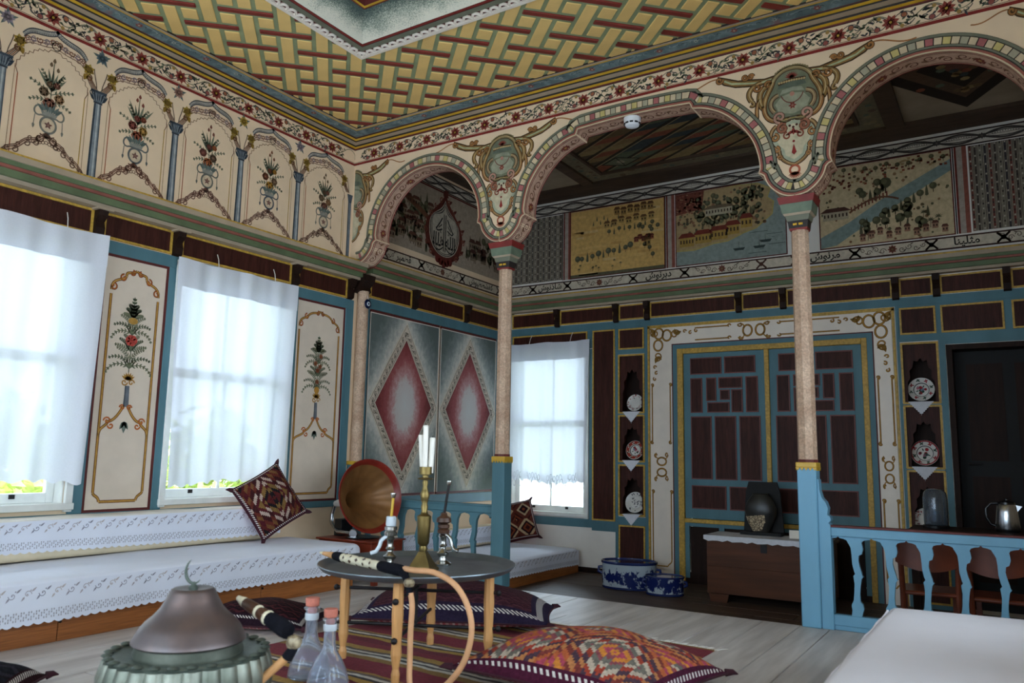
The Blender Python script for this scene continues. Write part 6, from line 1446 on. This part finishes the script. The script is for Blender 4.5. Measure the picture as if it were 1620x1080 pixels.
        P.leaf(0, .47, PI/2, .06, .03, '#8a3a34', 7); P.disc(0, .42, .010, '#7a2a28', 7); P.poly([(0, .40), (.018, .335), (0, .315), (-.018, .335)], '#8a2f2c', 7)
        P.ring(0, .20, .034, .016, '#a5563f', 7, 16)
        for j in range(-4, 5): P.leaf(0, .185, -PI/2+j*.27, .055, .014, '#a8604a', 7)
    P.pop()
def arcade_paint():
    P = Paint(on_y(YA)); floral_band(P, 0, XR, 4.105, 4.087); P.build('floral_band', WA)
    for k, x in enumerate(COLX):
        P = Paint(on_y(YA)); cartouche(P, x, 3.035); P.build('painted_cartouche', WA)
    for x, s in ((.02, 1), (XR-.02, -1)):
        P = Paint(on_y(YA)); P.push(x, 3.04, .80, scy=.99); cartouche(P, 0, 0, s); P.pop(); P.build('painted_cartouche', WA)
    P = Paint(lambda a, b, l: (a, YF+l, b)); floral_band(P, 0, XR, 4.105, 4.0); P.build('floral_band', WF)
    P = Paint(lambda a, b, l: (XR-l, a, b)); floral_band(P, YF, YA, 4.105, 4.0); P.build('floral_band', WR)
    # marbled cornice sprays
    P = Paint(lambda a, b, l: (a, YA-b, 4.335+.015*(b-.14)/.11-l)); rd = random.Random(12)
    Q = Paint(lambda a, b, l: (b, a, 4.335+.015*(b-.14)/.11-l))
    for pp, a0, a1 in ((P, .3, XR-.3), (Q, YF+.3, YA-.3)):
        t = a0; k = 0
        while t < a1:
            pp.stroke([(t+.02*j, .195+.028*sin((t+.02*j)*14)) for j in range(11)], .005, '#9aa6a4', 1)
            pp.spiral(t, .195, .035, rd.uniform(0, 6), 1.1, .006, '#8f9c9b', 1, 10); pp.spiral(t+.06, .20, .026, rd.uniform(0, 6), 1, .005, '#2f3b3d', 1, 10)
            if k % 4 == 1: pp.flower(t+.03, .195, .032, 6, '#8a4a44', '#a9a08a', 2)
            if k % 4 == 3: pp.flower(t+.03, .195, .024, 6, '#9aa09a', '#5a6a66', 2)
            t += .15; k += 1
    P.build('cornice_spray', TC); Q.build('cornice_spray', TC)
arcade_paint()

# ---- lettering: joined letter forms typed in the order in which they appear from left to right
def letters(P, text, x, z, h, col, lift=2, maxw=None):
    cu = bpy.data.curves.new('letters', 'FONT'); cu.body = text; cu.size = 1; cu.resolution_u = 3; cu.offset = .022
    ob = bpy.data.objects.new('letters', cu); C.objects.link(ob); dg = bpy.context.evaluated_depsgraph_get(); dg.update()
    me = ob.evaluated_get(dg).to_mesh(); vs = [tuple(v.co) for v in me.vertices]; fs = [tuple(q.vertices) for q in me.polygons]
    if vs:
        xs = [v[0] for v in vs]; ys = [v[1] for v in vs]; w_ = max(xs)-min(xs); hh = max(ys)-min(ys); kx = h/hh; ky = kx
        if maxw and w_*kx > maxw: kx = maxw/w_
        cx = (max(xs)+min(xs))/2; cy = (max(ys)+min(ys))/2
        P.raw([P.P((x+(v[0]-cx)*kx, z+(v[1]-cy)*ky)) for v in vs], fs, col, lift)
    ob.evaluated_get(dg).to_mesh_clear(); bpy.data.objects.remove(ob); bpy.data.curves.remove(cu)
def U(*c): return ''.join(chr(i) for i in c)
NAMES = {'qitmir': U(0xFEAE, 0xFEF4, 0xFEE4, 0xFEC4, 0xFED7), 'kafash': U(0xFEB5, 0xFEEE, 0xFEF4, 0xFEC4, 0xFEC4, 0xFEB8, 0xFED4, 0xFEDB), 'shaz': U(0xFEB5, 0xFEEE, 0xFEE7, 0xFEAB, 0xFE8E, 0xFEB7),
         'deber': U(0xFEB5, 0xFEEE, 0xFEE7, 0xFEAE, 0xFE91, 0xFEA9), 'mer': U(0xFEB5, 0xFEEE, 0xFEE7, 0xFEAE, 0xFEE3), 'mis': U(0xFE8E, 0xFEE8, 0xFEF4, 0xFEE0, 0xFE9C, 0xFEE3)}
def inscription(P, a0, a1, z0, z1, cells):
    """pale band with dark rules, X-shaped dividers, alternating names and vine scrolls"""
    P.rect(a0, a1, z0, z1, '#c9bca8', 0); P.rect(a0, a1, z0-.018, z0, '#3e2620', 1); P.rect(a0, a1, z1, z1+.016, '#3e2620', 1); zc = (z0+z1)/2; h = z1-z0
    for c0, c1, nm in cells:
        if nm: letters(P, NAMES[nm], (c0+c1)/2, zc, h*1.0, '#221a17', 3, (c1-c0)*.74)
        else:
            m_ = (c0+c1)/2; P.flower(m_, zc, .048, 8, '#7a4438', '#8f6a4a', 2)
            for s in (-1, 1):
                for j in range(4): P.spiral(m_+s*(.09+.065*j), zc+(.012 if j % 2 else -.012), .034-.003*j, PI*(j % 2), (1.2 if j % 2 else -1.2)*s, .007, '#5a4a42', 2, 12); P.leaf(m_+s*(.10+.065*j), zc+(.03 if j % 2 else -.03), s*.5 if s > 0 else PI-.5, .04, .014, '#6a5a4e', 2)
        for c in (c0, c1):
            for s in (-1, 1):
                P.stroke([(c-.055, zc+s*h*.5), (c-.02, zc+s*h*.14), (c+.02, zc+s*h*.14), (c+.055, zc+s*h*.5)], .020, '#4a2c22', 2)
            P.rect(c-.022, c+.022, zc-.022, zc+.022, '#4a2c22', 3)
def braid(P, a0, a1, z0, z1, step=.40):
    P.rect(a0, a1, z0, z1, '#cdc4b6', 0); P.rect(a0, a1, z0-.016, z0, '#3a2c26', 1); P.rect(a0, a1, z1, z1+.016, '#3a2c26', 1); zc = (z0+z1)/2; h = (z1-z0)/2; n = int((a1-a0)/.03); 
    for ph in (0, PI):
        for amp, w_ in ((.80, .020), (.50, .010)): P.stroke([(a0+(a1-a0)*i/n, zc+amp*h*sin(PI*(a0+(a1-a0)*i/n)/step+ph)) for i in range(n+1)], w_, '#463e3a', 2)
    t = math.ceil(a0/step)*step
    while t < a1: 
        P.flower(t, zc, .036, 8, '#4a4340', '#6a5f56', 3); 
        for j in range(-5, 6): P.disc(t+step/2+j*.022, zc+h*.30*(1-abs(j)/7), .006, '#5a524c', 2, 5)
        P.stroke([(t+.05, zc), (t+step-.05, zc)], .005, '#5a524c', 2); t += step
def tree(P, x, z, r, kind, cr='#3d4a34', tk='#4a3a2a'):
    cr = tuple(a*.55+b*.45 for a, b in zip(hexc(cr), hexc('#6b6248')))
    if kind == 0:
        P.stroke([(x, z), (x, z+r*1.4)], r*.22, tk, 2); P.disc(x, z+r*1.9, r, cr, 3, 10); P.disc(x-r*.2, z+r*2.1, r*.5, tuple(min(1, c*1.5) for c in cr), 4, 8)
    elif kind == 1: P.poly([(x-r*.45, z+r*.3), (x, z+r*.0), (x+r*.45, z+r*.3), (x+r*.32, z+r*1.9), (x, z+r*3.4), (x-r*.32, z+r*1.9)], cr, 3)
    else:
        P.stroke([(x, z), (x+r*.1, z+r*1.8)], r*.14, tk, 2)
        for j in range(7): P.leaf(x+r*.1, z+r*1.8, PI/2+(j-3)*.6, r*.9, r*.25, cr, 3)
def house(P, x, z, w_, h, wall='#a8814a', roof='#6d3526', win='#3a2a22', lift=3):
    P.rect(x-w_/2, x+w_/2, z, z+h, wall, lift); P.poly([(x-w_*.62, z+h), (x+w_*.62, z+h), (x+w_*.35, z+h*1.5), (x-w_*.35, z+h*1.5)], roof, lift+1)
    n = max(2, int(w_/.035))
    for i in range(n): P.rect(x-w_/2+w_*(i+.3)/n, x-w_/2+w_*(i+.7)/n, z+h*.35, z+h*.75, win, lift+1)
def pictures():
    z0, z1 = 3.395, 4.275; f = on_y(YB)
    for k, (x0, x1) in enumerate(((.965, 2.25), (2.405, 3.68), (4.045, 5.31))):
        P = Paint(f); rd = random.Random(20+k)
        if k == 0:
            P.rect(x0, x1, z0, z1, '#cfa865', 1)
            for i in range(26): a = rd.uniform(x0, x1-.25); b = rd.uniform(z0, z1); P.rect(a, min(x1, a+rd.uniform(.1, .35)), b, min(z1, b+.03), ['#d6b06e', '#c49a58', '#d3b47c'][i % 3], 2)
            P.rect(x0, x1, z0, z0+.04, '#5f5a44', 2)
            for i in range(11): tree(P, x0+.10+i*.075+rd.uniform(-.01, .01), z0+.17+i*.010, .032 if i % 2 else .04, 1 if i % 3 == 2 else 0, '#47503f')
            for i in range(9): tree(P, x0+.12+rd.uniform(0, .6)*1.5, z0+.04+rd.uniform(0, .10), .025, 2, '#5a5a3c')
            for i in range(8): tree(P, x0+.55+i*.07, z0+.50+rd.uniform(-.02, .02)+i*.008, .026, i % 2, '#454c36')
            for i in range(7): house(P, x0+.52+i*.10, z0+.62+rd.uniform(-.02, .03), .075, .06, '#a88a50', '#6a4a2c')
            for i in range(6): house(P, x0+.66+i*.09, z0+.74+rd.uniform(0, .03), .075, .07, '#9c7a44', '#5f4026')
            for i in range(8): tree(P, x0+.33+i*.05, z0+.58+rd.uniform(0, .14), .02, 1, '#47503a')
            for i in range(5): house(P, x0+.92+i*.05, z0+.38+rd.uniform(-.015, .015), .06, .045, '#8a4a34', '#5a2a20')
            for i in range(10): tree(P, x1-rd.uniform(.05, .40), z0+rd.uniform(.12, .55), .028, 0, '#4a4c36')
            house(P, x1-.22, z0+.30, .09, .08, '#a08048', '#6a4a2c')
        elif k == 1:
            P.rect(x0, x1, z0, z1, '#86908a', 1)
            isl = [(x0, z0+.18), (x0+.22, z0+.17), (x0+.45, z0+.22), (x0+.62, z0+.23), (x0+.80, z0+.30), (x0+.95, z0+.34), (x0+1.13, z0+.48), (x0+1.15, z0+.62), (x0+1.08, z0+.68), (x0+1.12, z0+.78), (x0+.98, z1-.02), (x0+.6, z1), (x0, z1)]
            P.poly(isl, '#a58c64', 2); P.stroke(isl[:-1], .018, '#a8965c', 3); P.poly([(x0, z0+.62), (x0+.32, z0+.66), (x0+.35, z1), (x0, z1)], '#6e3c2e', 3)
            for i in range(60): P.rect(*(lambda a, b: (a, a+.02, b, b+.016))(x0+rd.uniform(.0, .32), z0+rd.uniform(.6, .85)), ['#86503c', '#54281f', '#8f6a50'][i % 3], 4)
            for i in range(80): tree(P, x0+rd.uniform(.25, 1.05), z0+rd.uniform(.40, .76), rd.uniform(.025, .042), 0 if i % 4 else 1, ['#34402e', '#3f4a34', '#4a4a30'][i % 3])
            for i, (a, b, w_) in enumerate(((.13, .22, .18), (.33, .24, .20), (.52, .26, .2), (.68, .30, .16), (.84, .36, .13))): house(P, x0+a, z0+b, w_, .11, '#a0813f', '#6e2f22', lift=5)
            house(P, x0+.52, z0+.56, .32, .08, '#a59a80', '#6a5a44', lift=5)
            for i in range(150):
                a, b = x0+rd.uniform(.02, 1.05), z0+rd.uniform(.36, .84); P.disc(a, b, rd.uniform(.010, .022), ['#5a4a34', '#7a5a40', '#6d6a4c', '#8a6248', '#4d4a38'][i % 5], 3, 6)
            for i in range(7): P.stroke([(x0+.85+rd.uniform(0, .35), z0+.05+.04*i), (x0+.97+rd.uniform(0, .3), z0+.05+.04*i)], .006, '#46524f', 2)
            for (a, b) in ((1.05, .16), (.98, .10), (.75, .10)): P.poly([(x0+a-.07, z0+b+.03), (x0+a+.07, z0+b+.03), (x0+a+.05, z0+b), (x0+a-.05, z0+b)], '#39423f', 3); P.stroke([(x0+a, z0+b+.03), (x0+a, z0+b+.10)], .006, '#39423f', 3); P.poly([(x0+a, z0+b+.10), (x0+a+.05, z0+b+.05), (x0+a, z0+b+.04)], '#8f9890', 3)
        else:
            P.rect(x0, x1, z0, z1, '#c4b08c', 1); P.poly([(x0, z0+.12), (x0+.30, z0+.26), (x0+.62, z0+.46), (x1, z0+.78), (x1, z0+.66), (x0+.80, z0+.40), (x0+.35, z0+.14), (x0+.16, z0+.02), (x0, z0)], '#7f8f8a', 2)
            for i in range(90): a, b = rd.uniform(.0, 1), rd.uniform(0, 1); xx = x0+a*(x1-x0); zz = z0+.60+.13*a+rd.uniform(0, .16); P.rect(xx, min(x1, xx+.026), zz, min(z1, zz+.022), ['#86462e', '#5e2c20', '#a0845c', '#6a3a2a'][i % 4], 3)
            for i in range(110):
                a = rd.uniform(0, 1); b = rd.uniform(0, .84); lo = .02+.62*a
                if abs(b-lo-.06) > .12: P.disc(x0+a*(x1-x0-.04)+.02, z0+b, rd.uniform(.010, .020), ['#6a5a3e', '#7d5a40', '#5a5a40', '#8a6a4a'][i % 4], 3, 6)
            for i in range(12): tree(P, x0+.05+i*.105, z0+.77+rd.uniform(-.01, .03), .024, 0, '#4a4a30')
            for i in range(7): tree(P, x0+.15+rd.uniform(0, .5), z0+.42+rd.uniform(0, .16), .04, i % 2, '#333d2a')
            house(P, x0+.16, z0+.30, .26, .09, '#a89c84', '#4e3026', lift=4); tree(P, x0+.66, z0+.52, .06, 0, '#2f3a26')
            for i in range(11): P.stroke([(x0+.32+.035*i, z0+.36+.012*i), (x0+.32+.035*i, z0+.42+.012*i)], .014, '#6e3226', 4)
            P.stroke(bez((x0+.30, z0+.36), (x0+.50, z0+.50), (x0+.62, z0+.52), (x0+.78, z0+.44)), .020, '#6a4632', 5)
            for i in range(24): tree(P, x0+.25+rd.uniform(0, .95), z0+rd.uniform(.02, .16)+.20*rd.random()*rd.random(), rd.uniform(.03, .05), [0, 0, 1, 2][i % 4], ['#2f3a28', '#38422c'][i % 2])
            for i in range(9): tree(P, x0+.62+.06*i, z0+.22+.03*i, .036, i % 2, '#3a452e')
            for i in range(10): house(P, x0+.42+.085*i, z0+.03+.025*(i % 3), .055, .055, '#96705a', '#5a382c', lift=5)
        for a, b, c, d in ((x0-.012, x1+.012, z0-.012, z0), (x0-.012, x1+.012, z1, z1+.012), (x0-.012, x0, z0, z1), (x1, x1+.012, z0, z1)): P.rect(a, b, c, d, '#5a241e', 6)
        P.build(['painted_landscape', 'painted_island', 'painted_river'][k], WB)
    # dividing pilasters and tapestry-like striped fields
    P = Paint(f)
    for x in (.915, 2.33, 3.86, 5.40):
        P.rect(x-.055, x+.055, z0-.01, z1+.01, '#a3968a', 1); P.rect(x-.055, x-.035, z0-.01, z1+.01, '#6e2f26', 2); P.rect(x+.015, x+.055, z0-.01, z1+.01, '#8a5042', 2); P.rect(x-.072, x-.060, z0-.01, z1+.01, '#2f2320', 2)
    P.build('painted_pilasters', WB)
    for x0, x1, cols in ((.03, .845, ['#5a544e', '#8f8578', '#4a3f3a', '#777065']), (5.47, 6.28, ['#6a3a30', '#4a4038', '#7a7264', '#403a3c'])):
        P = Paint(f); n = int((x1-x0)/.042); st = (x1-x0)/n
        P.rect(x0, x1, z0, z1, '#8d8373', 1)
        for i in range(n):
            a = x0+st*i; P.rect(a+st*.12, a+st*.62, z0, z1, cols[i % 4], 2); P.rect(a+st*.80, a+st*.9, z0, z1, '#2e2723', 2)
            for j in range(18): P.rect(a+st*.22, a+st*.52, z0+.05*j+.008, z0+.05*j+.026, ['#b0a696', '#3a322e'][(i+j) % 2], 3)
        P.build('painted_stripes', WB)
    P = Paint(f); inscription(P, 0, XR, 3.255, 3.355, [(-.3, .40, None), (.40, .92, 'shaz'), (.92, 1.84, None), (1.84, 2.50, 'deber'), (2.50, 3.40, None), (3.78, 4.38, 'mer'), (4.38, 5.10, None), (5.10, 5.72, 'mis'), (5.72, 6.28, None)]); P.build('inscription_band', WB)
    P = Paint(f); braid(P, 0, XR, 4.30, 4.42); P.build('braid_band', WB)
pictures()
def alcove_left_paint():
    f = on_x(0); y0, y1 = 5.98, YB; z0, z1 = 3.42, 4.28
    P = Paint(f); rd = random.Random(31); P.rect(y0, y1, z0, z1, '#a09180', 1)
    for i in range(130): tree(P, rd.uniform(y0+.05, 7.0), z0+rd.uniform(.02, .6), rd.uniform(.03, .055), [0, 0, 1][i % 3], ['#38402e', '#424a38', '#4d503c'][i % 3])
    for i in range(22): house(P, rd.uniform(y0+.1, 7.1), z0+rd.uniform(.05, .55), rd.uniform(.08, .14), .08, '#83705a', '#5a382c', lift=4)
    for i in range(34): tree(P, rd.uniform(7.75, y1-.05), z0+rd.uniform(.1, .35), .05, 1 if i % 2 else 0, '#2f382a')
    for i in range(8): house(P, rd.uniform(7.9, y1-.1), z0+rd.uniform(.05, .3), .12, .10, '#7a6a58', '#4c2f26', lift=4)
    P.poly([(6.5, z0+.62), (7.2, z0+.36), (7.2, z0+.42), (6.5, z0+.70)], '#6a4632', 5); P.rect(y0, y1, z1-.02, z1, '#5a241e', 6); P.build('painted_town', WL)
    # teardrop medallion with mirrored writing
    P = Paint(f); c = 7.33
    def drop(sc, zb, zt, w_): return bez((0, zt), (w_*.25, zt-.20*sc), (w_, zb+.55*sc), (w_, zb+.32*sc), 10)+bez((w_, zb+.32*sc), (w_, zb+.08*sc), (w_*.45, zb), (0, zb), 8)[1:]
    for sc, zb, zt, w_, col, l in ((1, 3.42, 4.27, .37, '#5e2b22', 6), (1, 3.475, 4.18, .30, '#b3a999', 7), (1, 3.485, 4.165, .285, '#3a3430', 8), (1, 3.495, 4.14, .270, '#b3a999', 9), (1, 3.505, 4.12, .258, '#3a3430', 9.5), (1, 3.513, 4.10, .248, '#b3a999', 10)):
        r_ = drop(sc, zb, zt, w_); P.poly([(c+a, b) for a, b in r_]+[(c-a, b) for a, b in reversed(r_[1:-1])], col, l)
    for s in (-1, 1):
        for i in range(9): q = drop(1, 3.42, 4.27, .37)[i*2]; P.spiral(c+s*q[0], q[1], .04, i, 1.1, .016, ['#6e3428', '#7d4434'][i % 2], 7, 10); P.leaf(c+s*q[0], q[1], s*.6, .08, .04, '#54261e', 6)
    for j in range(5): P.disc(c+(j-2)*.06, 3.43-.02*(2-abs(j-2)), .05, '#6a2a24', 8, 9)
    P.disc(c, 4.25, .05, '#5e2b22', 8)
    K = '#1f1c1a'
    for s in (1, -1):
        P.push(c, 0, 1, 0, s < 0)
        P.push(0, .07)
        letters(P, U(0xFEEA, 0xFEE0, 0xFEDF, 0xFE8D), .118, 3.60, .17, K, 11, .20)
        P.stroke([(.018, 3.47), (.018, 3.93)], .016, K, 11); P.stroke(bez((.03, 3.52), (.10, 3.44), (.20, 3.46), (.225, 3.55)), .016, K, 11); P.stroke(bez((.05, 3.88), (.10, 3.80), (.14, 3.76), (.17, 3.72)), .018, K, 11); P.stroke(bez((.05, 3.74), (.10, 3.72), (.16, 3.68), (.17, 3.74)), .016, K, 11); P.stroke(bez((.06, 3.80), (.08, 3.76), (.10, 3.78), (.12, 3.74)), .012, K, 11)
        for q in ((.07, 3.69), (.09, 3.695), (.08, 3.71)): P.disc(*q, .008, K, 11, 6)
        P.pop(); P.pop()
    P.build('teardrop_medallion', WL)
    P = Paint(f); inscription(P, y0, y1, 3.235, 3.335, [(5.98, 6.28, None), (6.28, 6.92, 'qitmir'), (6.92, 7.72, None), (7.72, 8.55, 'kafash'), (8.55, 9.2, None)]); P.build('inscription_band', WL)
    P = Paint(f); braid(P, y0, y1, 4.30, 4.42); P.build('braid_band', WL)
alcove_left_paint()
